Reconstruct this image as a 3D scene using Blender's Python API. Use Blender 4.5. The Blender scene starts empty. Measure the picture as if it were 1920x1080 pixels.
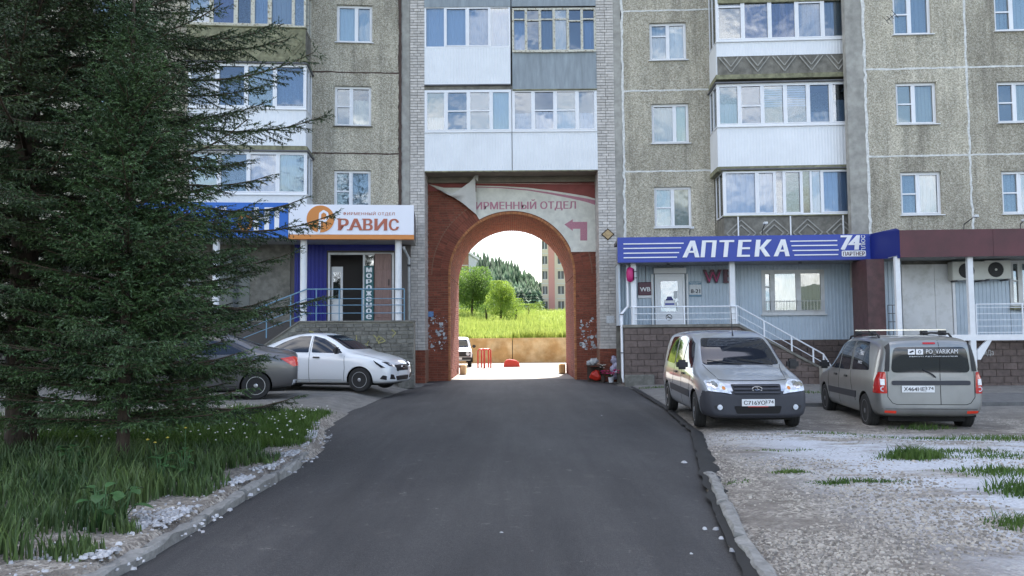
import bpy, bmesh, math, random
import numpy as np
from mathutils import Vector, Matrix, noise
from mathutils.bvhtree import BVHTree
rnd = random.Random(7)
PI = math.pi
SC = bpy.context.scene
COL = SC.collection

# ------------------------------------------------------------------ camera
FPX, CX, CY = 1500.0, 960.0, 540.0
CAM_H, HORIZON, ROLL = 1.6, 628.0, 0.008
PITCH = math.atan((HORIZON - CY) / FPX)
_f = Vector((0, math.cos(PITCH), math.sin(PITCH)))
_u = Vector((0, -math.sin(PITCH), math.cos(PITCH)))
_r = Vector((1, 0, 0))
RGT = _r * math.cos(ROLL) - _u * math.sin(ROLL)
UPV = _u * math.cos(ROLL) + _r * math.sin(ROLL)
CAMP = Vector((0, 0, CAM_H))
cd = bpy.data.cameras.new('camera')
cam = bpy.data.objects.new('camera', cd)
COL.objects.link(cam)
cd.sensor_width = 36
cd.lens = 36 * FPX / 1920
cd.clip_start = 0.1
cd.clip_end = 3000
M = Matrix((RGT, UPV, -_f)).transposed().to_4x4()
M.translation = CAMP
cam.matrix_world = M
SC.camera = cam

# ------------------------------------------------------------------ light
SUN_EL, SUN_AZ = 51.0, 9.0            # behind the building, a little to the right
w = bpy.data.worlds.new('World')
SC.world = w
w.use_nodes = True
nt = w.node_tree
nt.nodes.clear()
wo = nt.nodes.new('ShaderNodeOutputWorld')
bg = nt.nodes.new('ShaderNodeBackground')
sky = nt.nodes.new('ShaderNodeTexSky')
sky.sky_type = 'NISHITA'
sky.sun_disc = False
sky.sun_elevation = math.radians(SUN_EL)
sky.sun_rotation = math.radians(SUN_AZ)
sky.air_density = 1.0
sky.dust_density = 1.6
sky.ozone_density = 0.8
tc = nt.nodes.new('ShaderNodeTexCoord')
mp = nt.nodes.new('ShaderNodeMapping')
mp.inputs['Scale'].default_value = (1, 1, 2.2)
cn = nt.nodes.new('ShaderNodeTexNoise')
cn.inputs['Scale'].default_value = 2.3
cn.inputs['Detail'].default_value = 7
cn.inputs['Roughness'].default_value = 0.55
cr = nt.nodes.new('ShaderNodeValToRGB')
cr.color_ramp.elements[0].position = 0.51
cr.color_ramp.elements[1].position = 0.64
cm = nt.nodes.new('ShaderNodeMix')
cm.data_type = 'RGBA'
cm.inputs[7].default_value = (9.6, 9.5, 9.5, 1)
nt.links.new(tc.outputs['Generated'], mp.inputs[0])
nt.links.new(mp.outputs[0], cn.inputs['Vector'])
nt.links.new(cn.outputs['Fac'], cr.inputs[0])
nt.links.new(cr.outputs[0], cm.inputs[0])
nt.links.new(sky.outputs[0], cm.inputs[6])
nt.links.new(cm.outputs[2], bg.inputs[0])
bg.inputs[1].default_value = 0.12
nt.links.new(bg.outputs[0], wo.inputs[0])
sl = bpy.data.lights.new('sun', 'SUN')
sl.energy = 4.2
sl.angle = math.radians(0.55)
sl.color = (1.0, 0.95, 0.87)
so = bpy.data.objects.new('sun', sl)
COL.objects.link(so)
_e, _a = math.radians(SUN_EL), math.radians(SUN_AZ)
sd = Vector((math.sin(_a) * math.cos(_e), math.cos(_a) * math.cos(_e), math.sin(_e)))
so.rotation_euler = sd.to_track_quat('Z', 'Y').to_euler()
so.location = (10, 60, 60)
SC.view_settings.view_transform = 'Standard'
SC.view_settings.look = 'None'
SC.view_settings.exposure = 1.78
SC.view_settings.gamma = 1.0
SC.view_settings.use_curve_mapping = False

# ------------------------------------------------------------------ materials
MATS = {}
def hexlin(c):
    return tuple(c) + (1,)
def mat(name, col, rough=0.6, metal=0.0, var=0.0, scale=3.0, bump=0.0, bscale=60, coords='pos', coat=0.0,
        col2=None, lo=0.35, hi=0.65, rand=0.0, spec=0.5, stain=0.0, emis=None, stretch=None, detail=5):
    if name in MATS:
        return MATS[name]
    m = bpy.data.materials.new(name)
    m.use_nodes = True
    t = m.node_tree
    N, L = t.nodes, t.links
    b = N['Principled BSDF']
    b.inputs['Roughness'].default_value = rough
    b.inputs['Metallic'].default_value = metal
    b.inputs['Coat Weight'].default_value = coat
    b.inputs['Coat Roughness'].default_value = 0.03
    b.inputs['Specular IOR Level'].default_value = spec
    b.inputs['Base Color'].default_value = hexlin(col)
    if coords == 'pos':
        g = N.new('ShaderNodeNewGeometry'); vec = g.outputs['Position']
    else:
        g = N.new('ShaderNodeTexCoord'); vec = g.outputs['Object']
    if stretch:
        mpn = N.new('ShaderNodeMapping'); mpn.inputs['Scale'].default_value = stretch
        L.new(vec, mpn.inputs[0]); vec = mpn.outputs[0]
    cur = None
    if var or col2:
        n = N.new('ShaderNodeTexNoise'); n.inputs['Scale'].default_value = scale
        n.inputs['Detail'].default_value = detail; n.inputs['Roughness'].default_value = 0.6
        L.new(vec, n.inputs['Vector'])
        r = N.new('ShaderNodeValToRGB')
        c2 = col2 or tuple(min(1, c * (1 + var)) for c in col)
        c1 = col if col2 else tuple(c * (1 - var) for c in col)
        r.color_ramp.elements[0].position = lo; r.color_ramp.elements[1].position = hi
        r.color_ramp.elements[0].color = hexlin(c1); r.color_ramp.elements[1].color = hexlin(c2)
        L.new(n.outputs['Fac'], r.inputs[0]); cur = r.outputs[0]
    if stain:
        n = N.new('ShaderNodeTexNoise'); n.inputs['Scale'].default_value = 0.7
        n.inputs['Detail'].default_value = 6; n.inputs['Roughness'].default_value = 0.7
        L.new(vec, n.inputs['Vector'])
        mr = N.new('ShaderNodeMapRange'); mr.inputs[1].default_value = .35; mr.inputs[2].default_value = .7
        mr.inputs[3].default_value = 1 - stain; mr.inputs[4].default_value = 1 + stain * .4
        L.new(n.outputs['Fac'], mr.inputs[0])
        mx = N.new('ShaderNodeMix'); mx.data_type = 'RGBA'; mx.blend_type = 'MULTIPLY'; mx.inputs[0].default_value = 1
        if cur: L.new(cur, mx.inputs[6])
        else: mx.inputs[6].default_value = hexlin(col)
        L.new(mr.outputs[0], mx.inputs[7]); cur = mx.outputs[2]
    if rand:
        oi = N.new('ShaderNodeObjectInfo'); ge = N.new('ShaderNodeNewGeometry')
        ad = N.new('ShaderNodeMath'); ad.operation = 'ADD'
        fr = N.new('ShaderNodeMath'); fr.operation = 'FRACT'
        L.new(oi.outputs['Random'], ad.inputs[0]); L.new(ge.outputs['Random Per Island'], ad.inputs[1]); L.new(ad.outputs[0], fr.inputs[0])
        mr = N.new('ShaderNodeMapRange'); mr.inputs[3].default_value = 1 - rand; mr.inputs[4].default_value = 1 + rand
        L.new(fr.outputs[0], mr.inputs[0])
        mx = N.new('ShaderNodeMix'); mx.data_type = 'RGBA'; mx.blend_type = 'MULTIPLY'; mx.inputs[0].default_value = 1
        if cur: L.new(cur, mx.inputs[6])
        else: mx.inputs[6].default_value = hexlin(col)
        L.new(mr.outputs[0], mx.inputs[7]); cur = mx.outputs[2]
    if cur: L.new(cur, b.inputs['Base Color'])
    if bump:
        n = N.new('ShaderNodeTexNoise'); n.inputs['Scale'].default_value = bscale; n.inputs['Detail'].default_value = 3
        L.new(vec, n.inputs['Vector'])
        bp = N.new('ShaderNodeBump'); bp.inputs['Strength'].default_value = 1; bp.inputs['Distance'].default_value = bump
        L.new(n.outputs['Fac'], bp.inputs['Height']); L.new(bp.outputs[0], b.inputs['Normal'])
    if emis:
        b.inputs['Emission Color'].default_value = hexlin(emis[0]); b.inputs['Emission Strength'].default_value = emis[1]
    MATS[name] = m
    return m

def translucent(name, col, amount=.5):
    """lets light through thin leaves"""
    m = MATS[name]; N, L = m.node_tree.nodes, m.node_tree.links
    b = N['Principled BSDF']; out = N['Material Output']
    t = N.new('ShaderNodeBsdfTranslucent'); t.inputs[0].default_value = hexlin(col)
    x = N.new('ShaderNodeMixShader'); x.inputs[0].default_value = amount
    L.new(b.outputs[0], x.inputs[1]); L.new(t.outputs[0], x.inputs[2]); L.new(x.outputs[0], out.inputs[0])

def glass_mat(name, tint=(0.75, 0.82, 0.85), refl=0.35, rough=0.015):
    m = bpy.data.materials.new(name); m.use_nodes = True
    t = m.node_tree; N, L = t.nodes, t.links; N.clear()
    out = N.new('ShaderNodeOutputMaterial')
    tr = N.new('ShaderNodeBsdfTransparent'); tr.inputs[0].default_value = hexlin(tint)
    gl = N.new('ShaderNodeBsdfGlossy'); gl.inputs['Roughness'].default_value = rough
    gl.inputs['Color'].default_value = (1, 1, 1, 1)
    fn = N.new('ShaderNodeLayerWeight'); fn.inputs['Blend'].default_value = 0.25
    mr = N.new('ShaderNodeMapRange'); mr.inputs[3].default_value = refl; mr.inputs[4].default_value = 1.0
    L.new(fn.outputs['Fresnel'], mr.inputs[0])
    g = N.new('ShaderNodeNewGeometry')
    nz = N.new('ShaderNodeTexNoise'); nz.inputs['Scale'].default_value = 1.6
    L.new(g.outputs['Position'], nz.inputs['Vector'])
    bp = N.new('ShaderNodeBump'); bp.inputs['Strength'].default_value = 1; bp.inputs['Distance'].default_value = 0.006
    L.new(nz.outputs['Fac'], bp.inputs['Height'])
    oi = N.new('ShaderNodeObjectInfo'); wn = N.new('ShaderNodeTexWhiteNoise'); wn.noise_dimensions = '1D'; L.new(oi.outputs['Random'], wn.inputs['W'])
    v1_ = N.new('ShaderNodeVectorMath'); v1_.operation = 'SUBTRACT'; v1_.inputs[1].default_value = (.5, .5, .5); L.new(wn.outputs['Color'], v1_.inputs[0])
    v2_ = N.new('ShaderNodeVectorMath'); v2_.operation = 'SCALE'; v2_.inputs['Scale'].default_value = .16; L.new(v1_.outputs[0], v2_.inputs[0])
    v3_ = N.new('ShaderNodeVectorMath'); v3_.operation = 'ADD'; L.new(bp.outputs[0], v3_.inputs[0]); L.new(v2_.outputs[0], v3_.inputs[1])
    v4_ = N.new('ShaderNodeVectorMath'); v4_.operation = 'NORMALIZE'; L.new(v3_.outputs[0], v4_.inputs[0]); L.new(v4_.outputs[0], gl.inputs['Normal'])
    mx = N.new('ShaderNodeMixShader')
    L.new(mr.outputs[0], mx.inputs[0]); L.new(tr.outputs[0], mx.inputs[1]); L.new(gl.outputs[0], mx.inputs[2])
    L.new(mx.outputs[0], out.inputs[0])
    MATS[name] = m
    return m

def aggregate_mat():
    """pebble-dash concrete: small light and dark pebbles in a grey olive mortar, streaks and damp patches"""
    m = bpy.data.materials.new('pebble_dash'); m.use_nodes = True
    t = m.node_tree; N, L = t.nodes, t.links; b = N['Principled BSDF']; b.inputs['Roughness'].default_value = .92
    g = N.new('ShaderNodeNewGeometry')
    v = N.new('ShaderNodeTexVoronoi'); v.inputs['Scale'].default_value = 38
    L.new(g.outputs['Position'], v.inputs['Vector'])
    r = N.new('ShaderNodeValToRGB'); e = r.color_ramp.elements
    e[0].position = 0; e[0].color = (.295, .268, .205, 1); e[1].position = 1; e[1].color = (.70, .66, .56, 1)
    k = e.new(.45); k.color = (.455, .418, .33, 1)
    k = e.new(.8); k.color = (.56, .518, .425, 1)
    sp = N.new('ShaderNodeSeparateColor'); L.new(v.outputs['Color'], sp.inputs[0]); L.new(sp.outputs[0], r.inputs[0])
    n = N.new('ShaderNodeTexNoise'); n.inputs['Scale'].default_value = .9; n.inputs['Detail'].default_value = 8; n.inputs['Roughness'].default_value = .68
    mpn = N.new('ShaderNodeMapping'); mpn.inputs['Scale'].default_value = (1.6, 1.6, .55)
    L.new(g.outputs['Position'], mpn.inputs[0]); L.new(mpn.outputs[0], n.inputs['Vector'])
    mr = N.new('ShaderNodeMapRange'); mr.inputs[1].default_value = .32; mr.inputs[2].default_value = .68; mr.inputs[3].default_value = .68; mr.inputs[4].default_value = 1.18
    L.new(n.outputs['Fac'], mr.inputs[0])
    mx = N.new('ShaderNodeMix'); mx.data_type = 'RGBA'; mx.blend_type = 'MULTIPLY'; mx.inputs[0].default_value = 1
    L.new(r.outputs[0], mx.inputs[6]); L.new(mr.outputs[0], mx.inputs[7])
    ns_ = N.new('ShaderNodeTexNoise'); ns_.inputs['Scale'].default_value = 1.0; ns_.inputs['Detail'].default_value = 6; ns_.inputs['Roughness'].default_value = .7
    mps = N.new('ShaderNodeMapping'); mps.inputs['Scale'].default_value = (5, 5, .22); L.new(g.outputs['Position'], mps.inputs[0]); L.new(mps.outputs[0], ns_.inputs['Vector'])
    mrs = N.new('ShaderNodeMapRange'); mrs.inputs[1].default_value = .5; mrs.inputs[2].default_value = .72; mrs.inputs[3].default_value = 1.0; mrs.inputs[4].default_value = .66
    L.new(ns_.outputs['Fac'], mrs.inputs[0])
    mxs = N.new('ShaderNodeMix'); mxs.data_type = 'RGBA'; mxs.blend_type = 'MULTIPLY'; mxs.inputs[0].default_value = 1
    L.new(mx.outputs[2], mxs.inputs[6]); L.new(mrs.outputs[0], mxs.inputs[7]); mx = mxs
    oi = N.new('ShaderNodeObjectInfo'); m2 = N.new('ShaderNodeMapRange'); m2.inputs[3].default_value = .86; m2.inputs[4].default_value = 1.10
    L.new(oi.outputs['Random'], m2.inputs[0])
    mx2 = N.new('ShaderNodeMix'); mx2.data_type = 'RGBA'; mx2.blend_type = 'MULTIPLY'; mx2.inputs[0].default_value = 1
    L.new(mx.outputs[2], mx2.inputs[6]); L.new(m2.outputs[0], mx2.inputs[7]); L.new(mx2.outputs[2], b.inputs['Base Color'])
    bp = N.new('ShaderNodeBump'); bp.inputs['Distance'].default_value = .02; bp.inputs['Strength'].default_value = 1
    L.new(v.outputs['Distance'], bp.inputs['Height']); L.new(bp.outputs[0], b.inputs['Normal'])
    MATS['pebble_dash'] = m
    return m

# ------------------------------------------------------------------ mesh helpers
WLOC = {}
def wl(o):
    return WLOC.get(o.name, Vector((0, 0, 0))) if o is not None else Vector((0, 0, 0))

class Frame:
    """a facade plane: u to the right along the wall, n outward from it, z up"""
    def __init__(s, x, y, a):
        s.O = Vector((x, y, 0)); s.U = Vector((math.cos(a), math.sin(a), 0)); s.N = Vector((math.sin(a), -math.cos(a), 0)); s.a = a
    def P(s, u, n, z):
        return s.O + s.U * u + s.N * n + Vector((0, 0, z))
    def px(s, x, y, n=0.0):
        d = _f * FPX + RGT * (x - CX) - UPV * (y - CY)
        t = ((s.O + s.N * n - CAMP).dot(s.N)) / d.dot(s.N)
        p = CAMP + d * t - s.O
        return p.dot(s.U), p.z
    def rect(s, x0, y0, x1, y1, n=0.0):
        xm, ym = (x0 + x1) / 2, (y0 + y1) / 2
        return s.px(x0, ym, n)[0], s.px(x1, ym, n)[0], s.px(xm, y1, n)[1], s.px(xm, y0, n)[1]
WORLD = Frame(0, 0, 0)
WORLD.P = lambda u, n, z: Vector((u, n, z))

def ground_at(x, y, z=0.0):
    d = _f * FPX + RGT * (x - CX) - UPV * (y - CY)
    t = (z - CAM_H) / d.z
    p = CAMP + d * t
    return p.x, p.y
def at_depth(x, y, D):
    d = _f * FPX + RGT * (x - CX) - UPV * (y - CY)
    return CAMP + d * (D / d.y)

class MB:
    def __init__(s, fr=WORLD):
        s.v = []; s.f = []; s.fr = fr
    def add(s, vs, fs):
        b = len(s.v); s.v += [tuple(p) for p in vs]; s.f += [tuple(b + i for i in f) for f in fs]; return s
    def box(s, u0, u1, n0, n1, z0, z1):
        P = s.fr.P
        vs = [P(u, n, z) for z in (z0, z1) for n in (n0, n1) for u in (u0, u1)]
        return s.add(vs, [(0, 2, 3, 1), (4, 5, 7, 6), (0, 1, 5, 4), (2, 6, 7, 3), (0, 4, 6, 2), (1, 3, 7, 5)])
    def prism(s, poly, n0, n1):
        """poly in (u, z), extruded from n0 to n1"""
        P = s.fr.P; k = len(poly)
        vs = [P(u, n0, z) for u, z in poly] + [P(u, n1, z) for u, z in poly]
        fs = [tuple(range(k)), tuple(range(2 * k - 1, k - 1, -1))] + [(i, i + k, (i + 1) % k + k, (i + 1) % k) for i in range(k)]
        return s.add(vs, fs)
    def prism_xy(s, poly, z0, z1):
        P = s.fr.P; k = len(poly)
        vs = [P(u, n, z0) for u, n in poly] + [P(u, n, z1) for u, n in poly]
        fs = [tuple(range(k)), tuple(range(2 * k - 1, k - 1, -1))] + [(i, i + k, (i + 1) % k + k, (i + 1) % k) for i in range(k)]
        return s.add(vs, fs)
    def tube(s, pts, r, k=8):
        P = [s.fr.P(*p) for p in pts]
        rs = r if isinstance(r, (list, tuple)) else [r] * len(P)
        rings = []
        for i, p in enumerate(P):
            d = (P[min(i + 1, len(P) - 1)] - P[max(i - 1, 0)]).normalized()
            a = Vector((0, 0, 1)) if abs(d.z) < .9 else Vector((1, 0, 0))
            x = d.cross(a).normalized(); y = d.cross(x)
            rings.append([p + (x * math.cos(2 * PI * j / k) + y * math.sin(2 * PI * j / k)) * rs[i] for j in range(k)])
        vs = [q for g in rings for q in g]
        fs = [(i * k + j, i * k + (j + 1) % k, (i + 1) * k + (j + 1) % k, (i + 1) * k + j) for i in range(len(P) - 1) for j in range(k)]
        fs += [tuple(range(k))[::-1], tuple((len(P) - 1) * k + j for j in range(k))]
        return s.add(vs, fs)
    def lathe(s, prof, c, k=16, axis='z'):
        """prof: (r, h) pairs round an axis through c (u,n,z)"""
        vs = []
        for r, h in prof:
            for j in range(k):
                a = 2 * PI * j / k
                if axis == 'z': q = (c[0] + r * math.cos(a), c[1] + r * math.sin(a), c[2] + h)
                elif axis == 'n': q = (c[0] + r * math.cos(a), c[1] + h, c[2] + r * math.sin(a))
                else: q = (c[0] + h, c[1] + r * math.cos(a), c[2] + r * math.sin(a))
                vs.append(s.fr.P(*q))
        m = len(prof)
        fs = [(i * k + j, i * k + (j + 1) % k, (i + 1) * k + (j + 1) % k, (i + 1) * k + j) for i in range(m - 1) for j in range(k)]
        fs += [tuple(range(k))[::-1], tuple((m - 1) * k + j for j in range(k))]
        return s.add(vs, fs)
    def corr(s, u0, u1, z0, z1, n, pitch=.10, depth=.018, flat=.6):
        """ribbed metal sheet, vertical ribs"""
        P = s.fr.P; us = []; u = u0
        while u < u1:
            us += [(u, 0), (u + pitch * flat * .8, 0), (u + pitch * (flat * .8 + .1), 1), (u + pitch * .92, 1)]
            u += pitch
        us = [(min(a, u1), b) for a, b in us] + [(u1, 0)]
        vs = []
        for a, b in us: vs += [P(a, n + depth * b, z0), P(a, n + depth * b, z1)]
        fs = [(2 * i, 2 * i + 2, 2 * i + 3, 2 * i + 1) for i in range(len(us) - 1)]
        return s.add(vs, fs)
    def panel(s, u0, u1, z0, z1, n0, n1, holes):
        """a slab with rectangular window holes through it; holes: (u0,u1,z0,z1)"""
        P = s.fr.P
        us = sorted({u0, u1, *[h[0] for h in holes], *[h[1] for h in holes]})
        zs = sorted({z0, z1, *[h[2] for h in holes], *[h[3] for h in holes]})
        def hole(a, b):
            return any(h[0] - 1e-6 < a < h[1] and h[2] - 1e-6 < b < h[3] for h in holes)
        cell = {}
        for i in range(len(us) - 1):
            for j in range(len(zs) - 1):
                cell[i, j] = not hole((us[i] + us[i + 1]) / 2, (zs[j] + zs[j + 1]) / 2)
        for (i, j), on in cell.items():
            if not on: continue
            a, b, c, d = us[i], us[i + 1], zs[j], zs[j + 1]
            s.add([P(a, n1, c), P(b, n1, c), P(b, n1, d), P(a, n1, d)], [(0, 1, 2, 3)])
            for (di, dj, e) in ((-1, 0, ((a, c), (a, d))), (1, 0, ((b, d), (b, c))), (0, -1, ((b, c), (a, c))), (0, 1, ((a, d), (b, d)))):
                if not cell.get((i + di, j + dj), False):
                    (p, q), (p2, q2) = e
                    s.add([P(p, n1, q), P(p2, n1, q2), P(p2, n0, q2), P(p, n0, q)], [(0, 1, 2, 3)])
        return s
    def build(s, name, m, parent=None, smooth=False, bevel=0, kind=None, fix=True, weld=False):
        vs = [Vector(v) for v in s.v]
        if not vs: return None
        lo = Vector((min(v.x for v in vs), min(v.y for v in vs), min(v.z for v in vs)))
        hi = Vector((max(v.x for v in vs), max(v.y for v in vs), max(v.z for v in vs)))
        c = Vector(((lo.x + hi.x) / 2, (lo.y + hi.y) / 2, lo.z))
        me = bpy.data.meshes.new(name)
        me.from_pydata([v - c for v in vs], [], s.f)
        if fix or weld or bevel:
            bm = bmesh.new(); bm.from_mesh(me)
            if weld: bmesh.ops.remove_doubles(bm, verts=bm.verts, dist=1e-5)
            if fix: bmesh.ops.recalc_face_normals(bm, faces=bm.faces)
            if bevel: bmesh.ops.bevel(bm, geom=bm.edges[:], offset=bevel, segments=1, affect='EDGES')
            bm.to_mesh(me); bm.free()
        if smooth:
            me.polygons.foreach_set('use_smooth', [True] * len(me.polygons))
        return place(name, me, m, parent, c, kind)

def place(name, me, m, parent, c, kind=None):
    for k in (m if isinstance(m, (list, tuple)) else [m]):
        if isinstance(k, str): k = MATS[k]
        if k: me.materials.append(k)
    o = bpy.data.objects.new(name, me); COL.objects.link(o)
    WLOC[o.name] = Vector(c)
    o.location = Vector(c) - wl(parent)
    if parent is not None: o.parent = parent
    if kind: o['kind'] = kind
    return o

def tag(o, label, cat, group=None):
    o['label'] = label; o['category'] = cat
    if group: o['group'] = group
    return o
def empty(name, loc, label, cat, group=None):
    o = bpy.data.objects.new(name, None); COL.objects.link(o)
    o.empty_display_size = .2
    o.location = loc; WLOC[o.name] = Vector(loc)
    return tag(o, label, cat, group)
def struct(o):
    o['kind'] = 'structure'; return o

def np_mesh(name, V, F, m, parent=None, kind=None, smooth=False):
    """V (n,3) world coordinates, F (m,k) faces of one size"""
    V = np.asarray(V, dtype=np.float32); F = np.asarray(F, dtype=np.int32)
    c = Vector(((V[:, 0].min() + V[:, 0].max()) / 2, (V[:, 1].min() + V[:, 1].max()) / 2, V[:, 2].min()))
    V = V - np.array(c, dtype=np.float32)
    me = bpy.data.meshes.new(name)
    k = F.shape[1]
    me.vertices.add(len(V)); me.loops.add(F.size); me.polygons.add(len(F))
    me.vertices.foreach_set('co', V.ravel())
    me.loops.foreach_set('vertex_index', F.ravel())
    me.polygons.foreach_set('loop_start', np.arange(0, F.size, k, dtype=np.int32))
    me.polygons.foreach_set('loop_total', np.full(len(F), k, dtype=np.int32))
    if smooth: me.polygons.foreach_set('use_smooth', np.ones(len(F), dtype=bool))
    me.update(); me.validate()
    return place(name, me, m, parent, c, kind)

_tc = {}
def text_geo(txt, weight=0.0, extrude=0.0, res=3, shear=0.0, spacing=1.0):
    """verts, faces and size of a line of text; x to the right, y up, z towards the reader"""
    key = (txt, weight, extrude, shear, spacing)
    if key in _tc: return _tc[key]
    want = weight; weight = min(weight, .0)
    cu = bpy.data.curves.new('lettering', 'FONT'); cu.body = txt; cu.size = 1; cu.offset = weight; cu.extrude = extrude
    cu.resolution_u = res; cu.shear = shear; cu.space_character = spacing
    o = bpy.data.objects.new('lettering', cu); COL.objects.link(o)
    dg = bpy.context.evaluated_depsgraph_get()
    me = bpy.data.meshes.new_from_object(o.evaluated_get(dg))
    vs = [v.co.copy() for v in me.vertices]; fs = [tuple(p.vertices) for p in me.polygons]
    bpy.data.objects.remove(o); bpy.data.curves.remove(cu); bpy.data.meshes.remove(me)
    x0, x1 = min(v.x for v in vs), max(v.x for v in vs); y0, y1 = min(v.y for v in vs), max(v.y for v in vs)
    r0 = [(v.x - x0, v.y - y0, v.z) for v in vs]; fx = max(0.0, want * 1.0)
    if fx > .004:
        k = len(r0); nf = list(fs); out = list(r0)
        for i, s_ in enumerate((-fx, fx)):
            out += [(a + s_, b, c * (1 - .25 * (i + 1))) for a, b, c in r0]; nf += [tuple(j + k * (i + 1) for j in f) for f in fs]
        r0 = [(a + fx, b, c) for a, b, c in out]; fs = nf; x1 += 2 * fx
    r = (r0, fs, x1 - x0, y1 - y0)
    _tc[key] = r
    return r
def text_on(fr, txt, u0, u1, z0, z1, n, name, m, parent, weight=0.0, ext=.004, shear=0.0, rot=False, spacing=1.0, mb=None, ang=0.0):
    """text fitted into a rectangle of the facade frame"""
    vs, fs, W, H = text_geo(txt, weight, .5, shear=shear, spacing=spacing)
    own = mb is None
    if own: mb = MB(fr)
    q = []
    ca, sa = math.cos(ang), math.sin(ang)
    for x, y, z in vs:
        a, b = x / W, y / H
        if rot: a, b = 1 - b, a
        U, Z = (a - .5) * (u1 - u0), (b - .5) * (z1 - z0)
        q.append(fr.P((u0 + u1) / 2 + U * ca - Z * sa, n + (z + .5) * ext, (z0 + z1) / 2 + U * sa + Z * ca))
    mb.add(q, fs)
    if own: return mb.build(name, m, parent, fix=False)

def copy_tree(o, loc=None, label=None, parent=None):
    c = o.copy(); COL.objects.link(c)
    if parent is not None: c.parent = parent
    if loc is not None: c.location = loc; WLOC[c.name] = Vector(loc)
    if label: c['label'] = label
    for ch in list(o.children): copy_tree(ch, parent=c)
    return c

# ------------------------------------------------------------------ material list
aggregate_mat()
mat('concrete', (.36, .35, .32), .9, var=.16, scale=4, bump=.004, bscale=90, stain=.25)
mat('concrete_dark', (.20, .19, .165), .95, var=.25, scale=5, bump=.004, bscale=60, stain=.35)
mat('mossy_concrete', (.24, .235, .15), .95, var=.3, scale=6, bump=.006, bscale=50, stain=.3)
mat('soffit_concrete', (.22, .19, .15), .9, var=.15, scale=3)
mat('seam_white', (.62, .62, .60), .85, var=.18, scale=12)
mat('seam_brown', (.065, .04, .032), .8, var=.3, scale=10)
mat('joint_grey', (.40, .41, .41), .85, var=.15, scale=8)
mat('pvc', (.78, .79, .82), .35, var=.03, scale=2)
mat('old_frame', (.60, .58, .50), .8, var=.0, scale=14, col2=(.22, .17, .10), lo=.52, hi=.66)
mat('white_sheet', (.76, .78, .81), .42, var=.03, scale=1.2, stain=.06)
mat('grey_sheet', (.27, .31, .34), .55, var=.13, scale=2.5, stretch=(3, 3, .5), stain=.15)
mat('dark_metal', (.03, .03, .035), .5, metal=.5)
mat('gutter', (.12, .12, .13), .6, var=.2)
mat('cladding', (.50, .58, .66), .45, var=.04, scale=2, stain=.08)
mat('soffit_sheet', (.34, .35, .35), .5, stain=.1)
mat('white_paint', (.76, .77, .79), .42, var=.04, scale=6, stain=.06)
mat('worn_white', (.68, .68, .68), .55, col2=(.50, .50, .47), lo=.5, hi=.75, scale=3, detail=9, stain=.12)
mat('sign_blue', (.015, .045, .33), .35, var=.05)
mat('sign_blue_dark', (.006, .015, .16), .4)
mat('letter_white', (.80, .80, .82), .4)
mat('burgundy', (.085, .018, .026), .42, var=.15, scale=2, stain=.15)
mat('maroon_tile', (.09, .04, .042), .5, var=.3, scale=5, stain=.2)
mat('sign_orange', (.60, .22, .045), .4)
mat('sign_light_blue', (.02, .13, .50), .4)
mat('sign_white', (.78, .79, .86), .35, stain=.02)
mat('brick_terracotta', (.42, .12, .07), .5)
mat('white_brick', (.54, .51, .48), .85, var=.13, scale=9, rand=.13, bump=.003, bscale=80)
mat('white_mortar', (.27, .26, .24), .95)
mat('red_brick', (.215, .062, .036), .85, var=.16, scale=9, rand=.24, bump=.003, bscale=80)
mat('red_mortar', (.27, .15, .10), .95)
mat('vault_brick', (.23, .045, .02), .85, var=.12, scale=9, rand=.2)
mat('ring_brick', (.42, .17, .07), .85, rand=.25)
mat('plinth_block', (.145, .110, .098), .9, var=.2, scale=9, rand=.14, bump=.005, bscale=50, stain=.2)
mat('plinth_mortar', (.11, .09, .08), .95)
mat('stone_block', (.17, .165, .145), .95, var=.25, scale=8, rand=.18, bump=.006, bscale=40, stain=.2)
mat('stone_mortar', (.27, .26, .22), .95, var=.2)
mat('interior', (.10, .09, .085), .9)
mat('interior_light', (.45, .42, .38), .9)
mat('curtain_white', (.56, .59, .66), .9)
mat('curtain_grey', (.48, .52, .56), .9, var=.12, scale=18)
mat('curtain_cream', (.72, .64, .54), .9)
mat('curtain_violet', (.20, .15, .28), .9, var=.2, scale=7)
mat('net_screen', (.13, .14, .15), .8)
mat('blind', (.68, .70, .76), .8)
glass_mat('window_glass', refl=.11)
glass_mat('balcony_glass', tint=(.7, .78, .86), refl=.11)
glass_mat('shop_glass', tint=(.7, .75, .75), refl=.2)
mat('rail_white', (.74, .76, .80), .4)
mat('rail_blue', (.14, .26, .36), .5)
mat('blue_cladding', (.012, .018, .22), .45, var=.08)
mat('brown_door', (.24, .15, .13), .55, var=.12, scale=3, stretch=(8, 8, 1))
mat('teal_sign', (.03, .13, .14), .5, stain=.2)
mat('banner', (.68, .66, .58), .7, var=.08, scale=5, stain=.18)
mat('banner_red', (.25, .06, .05), .7, var=.1)
mat('banner_pink', (.46, .20, .25), .7, var=.15, scale=30)
mat('banner_back', (.62, .60, .56), .75, var=.07)
mat('paper', (.62, .64, .66), .9, var=.15, scale=30)
mat('paper_blue', (.12, .22, .40), .8, var=.3, scale=20)
mat('sign_plum', (.09, .02, .045), .4)
mat('magenta', (.52, .02, .16), .45)
mat('black_plastic', (.015, .015, .018), .5)
mat('ac_case', (.58, .58, .53), .5, stain=.1)
mat('kerb_concrete', (.27, .265, .25), .95, var=.2, scale=12, bump=.01, bscale=40, stain=.25)
mat('bark', (.055, .04, .03), .95, var=.4, scale=12, stretch=(1, 1, .25), bump=.02, bscale=20)
mat('twig', (.07, .048, .032), .9)
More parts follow.
